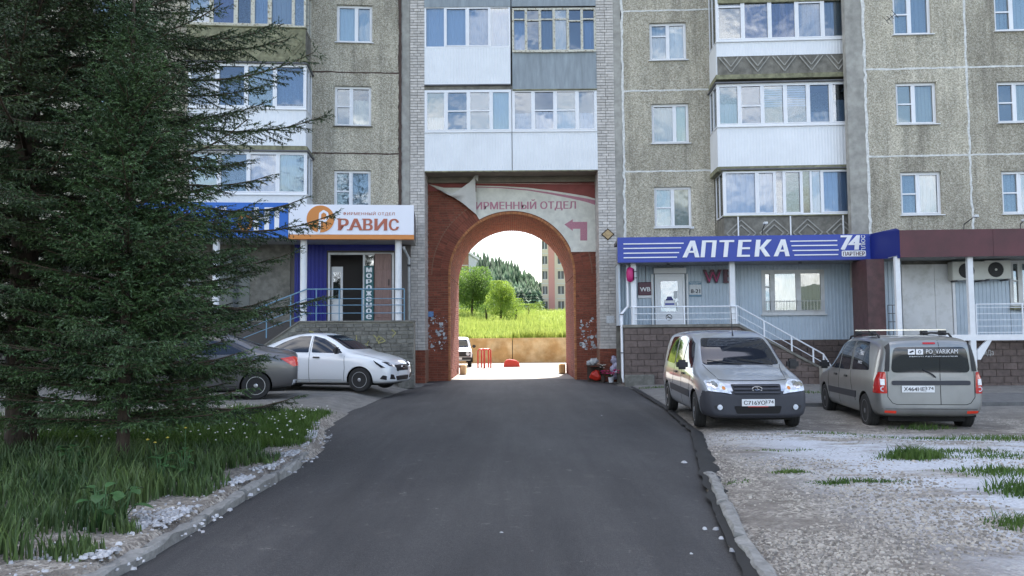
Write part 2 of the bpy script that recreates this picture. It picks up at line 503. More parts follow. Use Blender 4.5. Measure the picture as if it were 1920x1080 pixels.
mat('spruce_needles', (.018, .038, .012), .55, col2=(.050, .086, .024), lo=.35, hi=.7, scale=1.6, rand=.45, detail=6)
mat('young_needles', (.022, .054, .017), .55, col2=(.062, .118, .032), lo=.35, hi=.7, scale=2.2, rand=.4, detail=6)
mat('grass_blade', (.045, .10, .018), .6, col2=(.11, .17, .035), lo=.35, hi=.68, scale=1.4, rand=.35)
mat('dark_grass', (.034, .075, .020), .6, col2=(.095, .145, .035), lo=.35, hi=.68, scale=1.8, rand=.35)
mat('lush_grass', (.16, .26, .03), .7, col2=(.26, .34, .06), lo=.4, hi=.62, scale=.9, rand=.3)
mat('weed_leaf', (.035, .10, .025), .55, rand=.2)
mat('clover', (.7, .7, .65), .8)
mat('yellow_flower', (.38, .30, .04), .8)
mat('leaf_light', (.11, .19, .03), .65, rand=.4)
mat('leaf_mid', (.065, .12, .028), .65, rand=.4)
mat('forest_green', (.045, .085, .045), .8, rand=.5, var=.3, scale=.08)
mat('red_paint', (.50, .03, .015), .4)
mat('leaflet', (.44, .45, .46), .9, rand=.4)
mat('stucco', (.58, .36, .16), .95, col2=(.74, .56, .33), lo=.42, hi=.62, scale=1.1, detail=9, stain=.3)
mat('far_wall_pink', (.55, .27, .24), .9)
mat('far_wall_cream', (.58, .50, .40), .9)
mat('far_wall_white', (.55, .57, .58), .9)
mat('far_wall_brown', (.25, .12, .08), .9)
mat('far_glass', (.08, .09, .10), .15)
mat('gravel_stone', (.33, .30, .26), .95, rand=.5)
mat('white_stone', (.44, .44, .45), .9, rand=.3)
translucent('leaf_light', (.30, .42, .06), .45); translucent('leaf_mid', (.16, .28, .05), .4); translucent('lush_grass', (.40, .46, .12), .40); translucent('grass_blade', (.10, .2, .03), .35)
# car paints
mat('paint_silver', (.50, .53, .58), .34, var=.05, scale=2.5, metal=.75, coat=.9, coords='obj')
mat('paint_beige_grey', (.28, .285, .28), .37, var=.07, scale=2.5, metal=.65, coat=.7, coords='obj')
mat('paint_white', (.74, .76, .78), .3, coat=.9, coords='obj')
mat('paint_dark_grey', (.14, .137, .14), .35, metal=.6, coat=.8, coords='obj')
mat('bumper_plastic', (.036, .038, .048), .6, coords='obj')
mat('car_glass', (.012, .016, .026), .03, spec=.6, coat=.15)
mat('rubber', (.02, .02, .02), .85, var=.2, scale=20, coords='obj')
mat('alloy', (.50, .50, .52), .35, metal=.8)
mat('chrome', (.7, .7, .72), .12, metal=1)
mat('lamp_glass', (.60, .64, .70), .12, coat=1.0, var=.25, scale=16, coords='obj')
mat('lamp_red', (.45, .012, .008), .15, coat=1.0)
mat('lamp_red_bright', (.75, .04, .015), .15, coat=1.0)
mat('plate', (.72, .73, .74), .4)
mat('plate_ink', (.01, .01, .012), .5)
mat('under', (.01, .01, .01), .9)

# ------------------------------------------------------------------ facade frames
FC = Frame(0, 27.0, 0)
FL = Frame(-3.51, 27.0, math.atan(.09))
FR = Frame(3.62, 27.0, -math.atan(.05))
FR2 = Frame(10.9, 24.95, -math.atan(.05))
ROOF_Z = 33.0
BACK_Y = 33.2
WX0, WX1 = -2.22, 2.22          # archway opening
SPRING = 3.71

bld = empty('apartment_building', (0, 27, 0), 'panel apartment building with pebble-dash walls, glazed balconies and a brick archway through it', 'apartment building')

# ------------------------------------------------------------------ windows
def glazing(fr, u0, u1, z0, z1, n, lights, parent, fm='pvc', gm='window_glass', th=.055, depth=.06, sash=.032, name='frame', is_part=False, wob=0.0, cd=.14):
    """frame, sashes, panes and what hangs behind them. lights: (width share, transom heights, curtain)"""
    mb = MB(fr); tot = sum(l[0] for l in lights)
    mb.box(u0, u1, n - depth, n, z0, z0 + th); mb.box(u0, u1, n - depth, n, z1 - th, z1)
    mb.box(u0, u0 + th, n - depth, n - .001, z0 + th, z1 - th); mb.box(u1 - th, u1, n - depth, n - .001, z0 + th, z1 - th)
    u = u0; spans = []
    for i, l in enumerate(lights):
        e = u + (u1 - u0) * l[0] / tot
        a = u + (th if i == 0 else th * .5); b = e - (th if i == len(lights) - 1 else th * .5)
        if i: mb.box(u - th * .5, u + th * .5, n - depth, n + .002, z0 + th, z1 - th)
        spans.append((a, b, l)); u = e
    for a, b, l in spans:
        if sash and l[1] is not None:
            q = n + .012
            mb.box(a, b, n - .03, q, z0 + th, z0 + th + sash); mb.box(a, b, n - .03, q, z1 - th - sash, z1 - th)
            mb.box(a, a + sash, n - .03, q - .001, z0 + th + sash, z1 - th - sash); mb.box(b - sash, b, n - .03, q - .001, z0 + th + sash, z1 - th - sash)
        for t in (l[1] or []):
            zt = z0 + (z1 - z0) * t
            mb.box(a + sash, b - sash, n - .028, n + .008, zt - .022, zt + .022)
    if is_part:
        f = mb.build('window', fm, parent); par = f
    else:
        f = mb.build(name, fm, parent); par = parent
    for a, b, l in spans:
        MB(fr).box(a, b, n - .045, n - .037, z0 + th, z1 - th).build('pane', gm, par)
        c = l[2] if len(l) > 2 else None
        if c is None: continue
        if c == 'blinds':
            s = MB(fr); k = 9
            for j in range(k):
                zz = z1 - th - (j + .5) * (z1 - z0) * .055
                s.box(a, b, n - cd, n - cd + .02, zz - .030, zz + .012)
            s.build('blind', 'blind', par); continue
        m, lo, hi = (c, 0, 1) if isinstance(c, str) else c
        zz0 = z0 + th + (z1 - z0 - 2 * th) * lo; zz1 = z0 + th + (z1 - z0 - 2 * th) * hi
        if m in ('net_screen', 'paper_pane'):
            MB(fr).box(a + sash, b - sash, n - .075, n - .070, zz0, zz1).build('insect_screen', 'net_screen', par)
        else:
            MB(fr).corr(a, b, zz0, zz1, n - cd, pitch=.11 + rnd.random() * .05, depth=.035, flat=.5).build('curtain', m, par)
    return f

def sill(fr, u0, u1, n, z, parent, m='white_paint', out=.10):
    MB(fr).box(u0 - .05, u1 + .05, n - .12, n + out, z - .025, z).build('window_sill', m, parent)

def wobble_strip(fr, pts, w, n, th, m, parent, name='wall_joint', jit=.02):
    """smeared joint filler along a line on the facade"""
    rr = random.Random(len(pts) + int(abs(pts[0][0] * 977 + pts[0][1] * 131)))
    (a, b), (c, d) = pts[0], pts[-1]
    L = math.hypot(c - a, d - b); k = max(2, int(L / .16)); tx, tz = (c - a) / L, (d - b) / L
    nx, nz = -tz, tx; A = []; B = []
    for i in range(k + 1):
        s = L * i / k; w0 = w * (.5 + rr.uniform(-.16, .22)); w1 = w * (.5 + rr.uniform(-.16, .22)); o = rr.uniform(-jit, jit) * .4
        A.append((a + tx * s + nx * (w0 + o), b + tz * s + nz * (w0 + o))); B.append((a + tx * s - nx * (w1 - o), b + tz * s - nz * (w1 - o)))
    vs = [fr.P(u, n + th, z) for u, z in A] + [fr.P(u, n + th, z) for u, z in B] + [fr.P(u, n - .01, z) for u, z in A] + [fr.P(u, n - .01, z) for u, z in B]
    K = k + 1; fs = []
    for i in range(k):
        fs += [(i, i + 1, K + i + 1, K + i), (i, 2 * K + i, 2 * K + i + 1, i + 1), (K + i, K + i + 1, 3 * K + i + 1, 3 * K + i)]
    MB().add(vs, fs).build(name, m, parent)

def wall_section(fr, cols, levels, joint, jw, parent, n=0.0, bottom=0.0):
    """panels of one storey each; cols: (u0, u1, window rects), levels: floor lines (z)"""
    g = .012
    for (u0, u1, wins) in cols:
        for i in range(len(levels) - 1):
            a, b = levels[i], levels[i + 1]
            hs = [w_ for w_ in wins if w_[2] > a and w_[3] < b]
            MB(fr).panel(u0 + g, u1 - g, a + g, b - g, n - .28, n, hs).build('wall_panel', 'pebble_dash', parent)
        for z in levels[:-1]:
            if z > 3: wobble_strip(fr, [(u0, z), (u1, z)], jw, n, .004, joint, parent)

# ---- left section -------------------------------------------------------------
LVL_L = [7.79 + 2.8 * k for k in range(-1, 9)]
seam = FL.px(750, 200)[0]
cl0 = FL.px(575, 250)[0]
lw = []
for (x0, y0, x1, y1) in ((631, 9, 698, 80), (627, 161, 696, 237), (626, 319, 695, 397)):
    lw.append(FL.rect(x0, y0, x1, y1))
for k in (1, 2, 3, 4, 5, 6):
    a = lw[0]; lw.append((a[0], a[1], a[2] + 2.8 * k, a[3] + 2.8 * k))
lb0 = FL.px(335, 250)[0]
wall_section(FL, [(cl0, seam, lw), (lb0, cl0, []), (lb0 - 4.2, lb0, [(lb0 - 2.9, lb0 - 1.6, LVL_L[k] + .95, LVL_L[k] + 2.35) for k in range(1, 9)])], LVL_L + [ROOF_Z - .2], 'seam_brown', .045, bld)
MB(FL).box(lb0 - 24, lb0 - 4.22, -.28, 0, 2.2, ROOF_Z - .2).build('wall_panel', 'pebble_dash', bld)
wobble_strip(FL, [(seam, 4.6), (seam, 16)], .09, 0, .03, 'seam_brown', bld)
MB(FL).box(seam + .05, .06, -.28, -.01, 3, ROOF_Z - .2).build('wall_strip', 'concrete', bld)
cur = [('curtain_white', 'curtain_white'), (('net_screen', 0, 1), ('curtain_cream', 0, .7)), ('curtain_grey', 'curtain_grey')]
for i, r in enumerate(lw):
    c1, c2 = cur[i] if i < 3 else (None, 'curtain_white')
    tr = [.5] if i in (1, 2) else []
    glazing(FL, *r, -.10, [(.55 if i == 0 else .45, tr, c1), (.45 if i == 0 else .55, [], c2)], bld, is_part=True)
    sill(FL, r[0], r[1], -.02, r[2], bld, 'concrete_dark' if i == 1 else 'white_paint')
for k in range(1, 9):
    r = (lb0 - 2.9, lb0 - 1.6, LVL_L[k] + .95, LVL_L[k] + 2.35)
    glazing(FL, *r, -.10, [(.5, [.6], 'curtain_white'), (.5, [], None)], bld, is_part=True)
    sill(FL, r[0], r[1], -.02, r[2], bld)

# ---- right section beside the arch ---------------------------------------------
LVL_R = [7.12 + 2.79 * k for k in range(-1, 10)]
r0 = FR.px(1169, 250)[0]; r1 = FR.px(1338, 250)[0]; r2 = FR.px(1606, 250)[0]
rw = []
for (x0, y0, x1, y1) in ((1218, 42, 1287, 113), (1222, 194, 1292, 269), (1227, 350, 1297, 427)):
    rw.append(FR.rect(x0, y0, x1, y1))
for k in (1, 2, 3, 4, 5, 6):
    a = rw[0]; rw.append((a[0], a[1], a[2] + 2.79 * k, a[3] + 2.79 * k))
wall_section(FR, [(r0, r1, rw), (r1, r2, [])], LVL_R, 'seam_white', .05, bld)
wobble_strip(FR, [(r0, 4.6), (r0, 16)], .07, 0, .006, 'seam_white', bld, jit=.05)
MB(FR).box(-.12, r0 - .04, -.28, -.012, 3, ROOF_Z - .2).build('wall_strip', 'concrete', bld)
for i, r in enumerate(rw):
    lt = {0: [(.5, [.66], 'curtain_white'), (.5, [], 'curtain_white')], 1: [(.62, [], 'curtain_cream'), (.38, [], 'curtain_cream')],
          2: [(.5, [.5], 'curtain_grey'), (.5, [], 'curtain_white')]}.get(i, [(.5, [.6], None), (.5, [], 'curtain_white')])
    glazing(FR, *r, -.10, lt, bld, is_part=True)
    sill(FR, r[0], r[1], -.02, r[2], bld)
# corner strip where the wall steps forward
MB(FR).box(r2 + .02, r2 + .34, -.28, .10, 3, ROOF_Z - .2).build('wall_strip', 'concrete', bld)

# ---- far right section, standing forward ---------------------------------------
s0 = FR2.px(1624, 200)[0]; s1 = FR2.px(1815, 200)[0]; s2 = s1 + (s1 - s0) * 1.02
LVL_S = [LVL_R[0] + 2.79 * k for k in range(0, 10)]
sw = []
for (x0, y0, x1, y1) in ((1674, -15, 1746, 65), (1680, 154, 1757, 233), (1689, 322, 1766, 403)):
    sw.append(FR2.rect(x0, y0, x1, y1))
sw2 = []
for (x0, y0, x1, y1) in ((1864, -18, 1940, 58), (1870, 152, 1948, 230), (1879, 320, 1957, 401)):
    sw2.append(FR2.rect(x0, y0, x1, y1))
for k in (1, 2, 3, 4, 5, 6):
    for q in (sw, sw2):
        a = q[0]; q.append((a[0], a[1], a[2] + 2.79 * k, a[3] + 2.79 * k))
wall_section(FR2, [(s0, s1, sw), (s1, s2 + .6, sw2)], LVL_S, 'seam_white', .05, bld)
wobble_strip(FR2, [(s0, 4.6), (s0, 16)], .075, 0, .006, 'seam_white', bld, jit=.05)
wobble_strip(FR2, [(s1, 4.6), (s1, 16)], .06, 0, .006, 'seam_white', bld, jit=.05)
MB(FR2).box(-.22, s0 - .03, -.28, -.01, 3, ROOF_Z - .2).build('wall_strip', 'concrete', bld)
MB(FR2).box(s2 + .62, s2 + 26, -.28, 0, 3, ROOF_Z - .2).build('wall_panel', 'pebble_dash', bld)
for q, kinds in ((sw, ['g', 's', 'c']), (sw2, ['g', 's', 'c'])):
    for i, r in enumerate(q):
        lt = [[(.45, [.5], 'curtain_grey'), (.55, [], 'curtain_white')], [(.45, [.5], ('net_screen', 0, 1)), (.55, [], 'curtain_cream')],
              [(.45, [.5], 'curtain_grey'), (.55, [], ('curtain_white', 0, .98))]][i] if i < 3 else [(.5, [.5], None), (.5, [], 'curtain_white')]
        glazing(FR2, *r, -.10, lt, bld, is_part=True)
        sill(FR2, r[0], r[1], -.02, r[2], bld)
# solid body behind the facades, roof and rear
def body_mass(fr, u0, u1, z0, nfront, back, name='inner_wall'):
    P0, P1 = fr.P(u0, nfront, 0), fr.P(u1, nfront, 0)
    MB().prism_xy([(P0.x, P0.y), (P1.x, P1.y), (P1.x, back), (P0.x, back)], z0, ROOF_Z).build(name, 'interior', bld)
body_mass(FL, lb0 - 24, -.02, 0, -1.5, BACK_Y)
body_mass(FR, .02, r2 + .35, 0, -1.5, BACK_Y)
body_mass(FR2, -.2, s2 + 26, 0, -1.5, BACK_Y)
for fr, a, b in ((FL, lb0 - 24, -.02), (FR, .02, r2 + .35), (FR2, -.2, s2 + 26)):
    P0, P1 = fr.P(a, .25, 0), fr.P(b, .25, 0)
    MB().prism_xy([(P0.x, P0.y), (P1.x, P1.y), (P1.x, BACK_Y + .3), (P0.x, BACK_Y + .3)], ROOF_Z + .002, ROOF_Z + .3).build('roof', 'concrete', bld)

# ---- projecting balconies --------------------------------------------------------
def diamonds(fr, u0, u1, z0, z1, n, parent, half=False, k=5, mtl='concrete'):
    """cast relief of nested diamonds on a balcony front"""
    mb = MB(fr); w_ = (u1 - u0) / k; h = z1 - z0
    def bar(a, b, c, d, t=.035):
        L = math.hypot(c - a, d - b); x, z = -(d - b) / L * t / 2, (c - a) / L * t / 2
        mb.prism([(a + x, b + z), (c + x, d + z), (c - x, d - z), (a - x, b - z)], n, n + .03)
    for i in range(k):
        c = u0 + w_ * (i + .5); zm = z1 if half else (z0 + z1) / 2
        for s in (1, .62):
            hw = w_ * .44 * s; hh = (h * .88 if half else h * .44) * s
            bar(c - hw, zm, c, zm - hh); bar(c + hw, zm, c, zm - hh)
            if not half: bar(c - hw, zm, c, zm + hh); bar(c + hw, zm, c, zm + hh)
    mb.build('relief', mtl, parent)

def balcony(fr, u0, u1, zf, zs, zt, n, lights, skin, parent, fm='pvc', gm='balcony_glass', ribs=True, skin_m='white_sheet', band=None, side=True, roofm='gutter', slab=True, th=.06, seams=()):
    """zf floor underside, zs sill of the glazing, zt top; skin from zf to zs unless band gives a bare concrete strip"""
    zb = zf if band is None else band
    core = MB(fr); core.box(u0 + .02, u1 - .02, n - .07, n - .015, zf, zs)
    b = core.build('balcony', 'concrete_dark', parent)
    for q0_, q1_ in ((u0 + .02, u0 + .07), (u1 - .07, u1 - .02)): MB(fr).box(q0_, q1_, 0.02, n - .071, zf, zs).build('side_parapet', 'concrete_dark', b)
    if skin:
        s = MB(fr)
        if ribs: s.corr(u0, u1, zb + .012, zs, n, pitch=.095, depth=.005)
        else: s.box(u0, u1, n - .012, n + .004, zb, zs)
        s.build('parapet_cladding', skin_m, b)
        MB(fr).box(u0 - .008, u0 + .012, .01, n - .004, zf, zs).build('side_cladding', skin_m, b); MB(fr).box(u1 - .012, u1 + .008, .01, n - .004, zf, zs).build('side_cladding', skin_m, b)
        for us in seams: MB(fr).box(us - .006, us + .006, n + .012, n + .018, zb, zs).build('seam_strip', 'joint_grey', b)
    MB(fr).box(u0 - .03, u1 + .03, n - .1, n + .05, zs, zs + .035).build('ledge', 'white_paint' if skin else 'mossy_concrete', b)
    if slab: MB(fr).box(u0 - .04, u1 + .04, 0, n + .04, zf - .15, zf - .003).build('slab', 'mossy_concrete', b)
    glazing(fr, u0, u1, zs + .036, zt, n, lights, b, fm=fm, gm=gm, th=th, name='glazing_frame')
    if side:
        for uu in (u0, u1):
            m = MB(fr)
            a, c = (uu, uu + .05) if uu == u0 else (uu - .05, uu)
            for q in (.05, .55, n - .1): m.box(a, c, q, q + .05, zs + .04, zt)
            m.box(a, c, .05, n - .062, zs + .036, zs + .08); m.box(a, c, .05, n - .062, zt - .05, zt)
            m.build('side_frame', fm, b)
        for uu in (u0 + .022, u1 - .03): MB(fr).box(uu, uu + .006, .1, n - .1, zs + .08, zt - .05).build('side_pane', gm, b)
    MB(fr).box(u0 - .06, u1 + .06, -.01, n + .10, zt + .003, zt + .045).build('balcony_roof', roofm, b)
    return b

BN = 1.2
def bre(fr, x0, x1, ys, n=BN):
    xm = (x0 + x1) / 2
    return (fr.px(x0, ys[1], n)[0], fr.px(x1, ys[1], n)[0]) + tuple(fr.px(xm, y, n)[1] for y in ys)
# right column: third balcony (top of the picture), bare concrete band with diamonds below its cladding
u0, u1, zb, zs, zt = bre(FR, 1343, 1597, (104, 77, -78))
zc = FR.px(1470, 138, BN)[1]
bA = balcony(FR, u0, u1, zc, zs, zt, BN, [(1, [.42], None), (1, [], ('curtain_violet', 0, .66)), (1, [], ('curtain_violet', 0, .62)), (.95, [.45], ('curtain_grey', 0, .75)), (1.05, [], ('interior_light', 0, .9))], True, bld, band=zb)
diamonds(FR, u0 + .02, u1 - .02, zc + .02, zb - .02, BN - .012, bA, half=True)
u0, u1, zf, zs, zt = bre(FR, 1345, 1603, (311, 237, 155))
bB = balcony(FR, u0, u1, zf, zs, zt, BN, [(1, [], ('curtain_cream', 0, .55)), (1, [.47], ('net_screen', 0, 1)), (1, [], 'blinds'), (1, [], 'blinds'), (1, [], ('interior_light', 0, .3)), (1, [], ('curtain_grey', 0, .6))], True, bld)
u0, u1, zb, zs, zt = bre(FR, 1357, 1609, (408, 405, 318))
zc = zs - 1.05
bC = balcony(FR, u0, u1, zc, zs, zt, BN, [(1.6, [], 'curtain_white'), (.85, [], 'curtain_white'), (.4, None, None), (.85, [], None), (.42, None, None), (.5, None, 'curtain_white'), (1.65, [], 'curtain_white')], False, bld)
diamonds(FR, u0 + .02, u1 - .02, zc + .02, zs - .05, BN - .012, bC, k=4)
for f_ in (.105, .495, .885):
    uu = u0 + (u1 - u0) * f_
    MB(FR).box(uu - .02, uu + .02, BN + .02, BN + .05, zc - .1, zs - .003).build('support_bar', 'white_paint', bC)
for k in range(1, 7):
    z = zt + .1 + 2.79 * (k + 1)
    balcony(FR, u0, u1, z, z + 1.1, z + 2.5, BN, [(1, [], None), (1, [.5], None), (1, [], 'curtain_white'), (1, [], None)], True, bld)

# left column, mostly behind the spruce
u0, u1, zf, zs, zt = bre(FL, 350, 573, (106, 51, -36))
bD = balcony(FL, u0, u1, zf, zs, zt, BN, [(1, [], 'interior_light'), (1, [], ('curtain_violet', 0, .7)), (.7, [], None), (.7, [], 'curtain_grey'), (1, [], ('curtain_cream', 0, 1)), (.5, None, None)], False, bld, fm='old_frame')
diamonds(FL, u0 + .02, u1 - .02, zf + .03, zs - .06, BN - .012, bD, k=5, mtl='mossy_concrete')
MB(FL).box(u0, u1, BN - .014, BN - .002, zf, zs).build('parapet_face', 'mossy_concrete', bD)
u0, u1, zf, zs, zt = bre(FL, 352, 574, (273, 205, 119))
balcony(FL, u0, u1, zf, zs, zt, BN, [(1, [], None), (1, [], ('interior_light', 0, .4)), (1, [], None), (1.1, [], ('curtain_grey', .1, .9))], True, bld)
u0, u1, zf, zs, zt = bre(FL, 354, 575, (430, 366, 284))
balcony(FL, u0, u1, zf, zs, zt, BN, [(1, [], 'curtain_white'), (1, [], None), (1, [], 'curtain_white'), (1, [], 'curtain_white')], True, bld)
for k in range(1, 7):
    z = zt + .2 + 2.8 * (k + 1)
    balcony(FL, u0, u1, z, z + 1.1, z + 2.45, BN, [(1, [], None), (1, [.5], None), (1, [], 'curtain_white'), (1, [], None)], True, bld)

# ---- centre: balconies over the arch ----------------------------------------------
cu0 = FC.px(796, 250)[0]; cu1 = FC.px(1120, 250)[0]; cm_ = FC.px(960, 250)[0]
CN = .02
def crow(x0, x1, ys, n=CN):
    xm = (x0 + x1) / 2
    return (FC.px(x0, ys[1], n)[0], FC.px(x1, ys[1], n)[0]) + tuple(FC.px(xm, y, n)[1] for y in ys)
_, _, z0, z1, z2 = crow(797, 960, (320, 248, 168))
def cbalc(u0, u1, zf, zs, zt, lights, m, fm='pvc', gm='balcony_glass', ribs=True, th=.06, seams=(), sash=.032):
    b = MB(FC).box(u0 + .01, u1 - .01, -.10, CN - .02, zf + .01, zs).build('balcony', 'concrete_dark', bld)
    s = MB(FC)
    if ribs: s.corr(u0, u1, zf, zs, CN - .01, pitch=.095, depth=.006)
    else: s.box(u0, u1, CN - .018, CN, zf, zs)
    s.build('parapet_cladding', m, b)
    for us in seams: MB(FC).box(us - .012, us + .012, CN + .001, CN + .006, zf, zs).build('seam_strip', m, b)
    glazing(FC, u0, u1, zs + .012, zt, CN - .03, lights, b, fm=fm, gm=gm, th=th, name='glazing_frame', sash=sash)
    return b
g = .012
b1 = cbalc(cu0, cm_ - g, z0, z1, z2, [(1, [], ('curtain_cream', 0, .35)), (1.05, [.5], ('net_screen', 0, 1)), (1.05, [.5], ('net_screen', 0, 1)), (.95, [], 'curtain_white')], 'white_sheet')
MB(FC).box(cu0, cm_ - g, CN, CN + .03, z1 - .012, z1 + .012).build('ledge', 'white_paint', b1)
b2 = cbalc(cm_ + g, cu1, z0, z1, z2, [(1, [], ('paper', 0, .45)), (1.05, [.5], ('curtain_white', 0, .5)), (1.05, [.5], ('curtain_white', 0, .5)), (.95, [], ('curtain_white', 0, .45))], 'white_sheet')
MB(FC).box(cm_ + g, cu1, CN, CN + .03, z1 - .012, z1 + .012).build('ledge', 'white_paint', b2)
_, _, y0_, y1_, y2_ = crow(797, 960, (159, 90, 11))
b3 = cbalc(cu0, cm_ - .03, y0_, y1_, y2_, [(1, None, 'curtain_white'), (1.1, [], 'curtain_white'), (1.1, [], 'curtain_white'), (1, None, 'curtain_white')], 'white_sheet')
MB(FC).box(cu0 - .0, cm_ - .03, CN + .002, CN + .05, y0_ - .03, y0_ + .01).build('drip_ledge', 'gutter', b3)
_, _, q0, q1, q2 = crow(960, 1118, (167, 97, 14))
b4 = cbalc(cm_ + .03, cu1, q0, q1, q2, [(1, [.74], ('curtain_white', 0, .7)), (1, [.72], ('net_screen', 0, .6)), (1, [.74], 'interior_light'), (1, [.74], 'interior_light'), (1, [.7], None), (1, [.74], ('curtain_white', 0, .7))], 'grey_sheet', fm='old_frame', ribs=False, th=.05, sash=.018, seams=((cm_ + cu1) / 2 + .05, cm_ + .38))
s = MB(FC)
for i in range(9):
    a = cm_ + .05 + i * (cu1 - cm_ - .05) / 9; s.box(a, a + (cu1 - cm_) / 9 - .01 - rnd.random() * .02, CN, CN + .06 + rnd.random() * .02, q1 - .02 - rnd.random() * .02, q1 + .03)
s.build('rotten_ledge', 'old_frame', b4)
MB(FC).box(cu0, cu1, -.2, CN - .03, z2 + .004, y0_ - .032).build('floor_slab', 'concrete_dark', bld)
MB(FC).box(cm_ + .03, cu1, CN - .03, CN + .04, q0 - .035, q0 - .004).build('drip_ledge', 'mossy_concrete', bld)
for k in range(0, 7):
    z = q2 + .05 + 2.79 * k
    for (a, b, m_) in ((cu0, cm_ - .02, 'grey_sheet'), (cm_ + .02, cu1, 'grey_sheet')):
        if z + 2.6 < ROOF_Z:
            cbalc(a, b, z, z + 1.2, z + 2.55, [(1, [], None), (1, [], None), (1, [], None)], m_, ribs=False)
# inner wall of the loggias, rear mass over the arch
MB(FC).box(cu0 - .6, cu1 + .6, -6.2, -1.5, z0 + .05, ROOF_Z).build('inner_wall', 'interior_light', bld)
s = MB(FC)
for a in (cm_ + .95, cm_ + 1.65, cu0 + 1.0, cu0 + 1.8):
    s.box(a, a + .5, -1.5, -1.46, q0 + 1.0, q1 + .75)
s.build('inner_window', 'far_glass', bld)
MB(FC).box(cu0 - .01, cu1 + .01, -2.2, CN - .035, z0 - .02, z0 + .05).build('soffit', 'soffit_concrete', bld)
s = MB(FC); a = cu0 + .02
while a < cu1 - .1:
    s.box(a, min(a + .26, cu1), CN - .03, CN + .02, z0 - .045, z0 - .004); a += .29
s.build('ledge', 'mossy_concrete', bld)

# ---- white brick pillars --------------------------------------------------------------
brick_me = {}
def unit_brick(w_, h, d, bev=.006):
    key = (round(w_, 3), round(h, 3), round(d, 3))
    if key not in brick_me:
        bm = bmesh.new(); bmesh.ops.create_cube(bm, size=1)
        for v in bm.verts: v.co = Vector((v.co.x * w_, v.co.y * d, v.co.z * h))
        bm.edges.ensure_lookup_table()
        es = [e for e in bm.edges if all(v.co.y < 0 for v in e.verts)]
        bmesh.ops.bevel(bm, geom=es, offset=bev, segments=1, affect='EDGES')
        me = bpy.data.meshes.new('brick'); bm.to_mesh(me); bm.free(); brick_me[key] = me
    return brick_me[key]
def lay(fr, bricks, name, m, parent, limit, depth=.06):
    """bricks: (u0,u1,z0,z1,n) ; the first `limit` as parts, the rest joined"""
    rot = Matrix.Rotation(fr.a, 4, 'Z')
    rest = MB(fr)
    for i, (u0, u1, z0_, z1_, n) in enumerate(bricks):
        if i < limit:
            me = unit_brick(u1 - u0, z1_ - z0_, depth)
            if not me.materials: me.materials.append(MATS[m])
            o = bpy.data.objects.new(name, me); COL.objects.link(o)
            o.location = fr.P((u0 + u1) / 2, n - depth / 2, (z0_ + z1_) / 2) - wl(parent)
            o.rotation_euler = (0, 0, fr.a); o.parent = parent
        else:
            e = .004
            P = fr.P
            vs = [P(u0, n - depth, z0_), P(u1, n - depth, z0_), P(u1, n - depth, z1_), P(u0, n - depth, z1_),
                  P(u0 + e, n, z0_ + e), P(u1 - e, n, z0_ + e), P(u1 - e, n, z1_ - e), P(u0 + e, n, z1_ - e)]
            rest.add(vs, [(4, 5, 6, 7), (0, 1, 5, 4), (1, 2, 6, 5), (2, 3, 7, 6), (3, 0, 4, 7)])
    if rest.v:
        rest.build(name + 's_beyond', m, parent, kind='stuff', fix=False)
WB_Z0 = FC.px(780, 657)[1]
CH = .098
def pillar(u0, u1, limit):
    p = MB(FC).box(u0 + .012, u1 - .012, -1.45, -.03, WB_Z0, ROOF_Z).build('brick_pillar', 'white_mortar', bld)
    W = u1 - u0; L = []; rr = random.Random(int(u0 * 100))
    z = WB_Z0; k = 0
    while z < 15:
        if k % 4 == 3: cuts = [0, W * .26, W * .74, W]
        elif W > .58: cuts = [0, W * .5, W]
        else: cuts = [0, W * .5, W]
        if W > .58 and k % 4 == 3: cuts = [0, W * .24, W * .62, W]
        for a, b in zip(cuts, cuts[1:]):
            L.append((u0 + a + .006 * (a > 0), u0 + b - .006 * (b < W), z + .006, z + CH - .006, rr.uniform(-.005, .004)))
        z += CH; k += 1
    lay(FC, L, 'brick', 'white_brick', p, limit)
    # bricks on the inner flank
    s = MB()
    uu, sg = (u1, 1) if u0 < 0 else (u0, -1)
    z = WB_Z0; k = 0
    while z < z0:
        y = 27.0 + .0 + (.13 if k % 2 else .26); ya = 27.03
        while ya < 28.0:
            s.box(min(uu, uu - sg * .03), max(uu, uu - sg * .03), ya + .005, y - .005, z + .006, z + CH - .006); ya = y; y += .26
        z += CH; k += 1
    s.build('side_bricks', 'white_brick', p, kind='stuff')
    return p
pl0 = FC.px(769, 330)[0]; pr1 = FC.px(1154, 330)[0]
pillar(pl0, cu0, 150); pillar(cu1, pr1, 150)

# ---- arch wall ---------------------------------------------------------------------------
AN = -1.1                                   # face of the red brick wall
au0, au1 = cu0 - .02, cu1 + .02
SOF = z0 - .02
RO = WX1 + .02                              # radius of the opening
def in_open(u, z, pad=0.0):
    if z < SPRING: return abs(u) < RO + pad
    return math.hypot(u, z - SPRING) < RO + pad
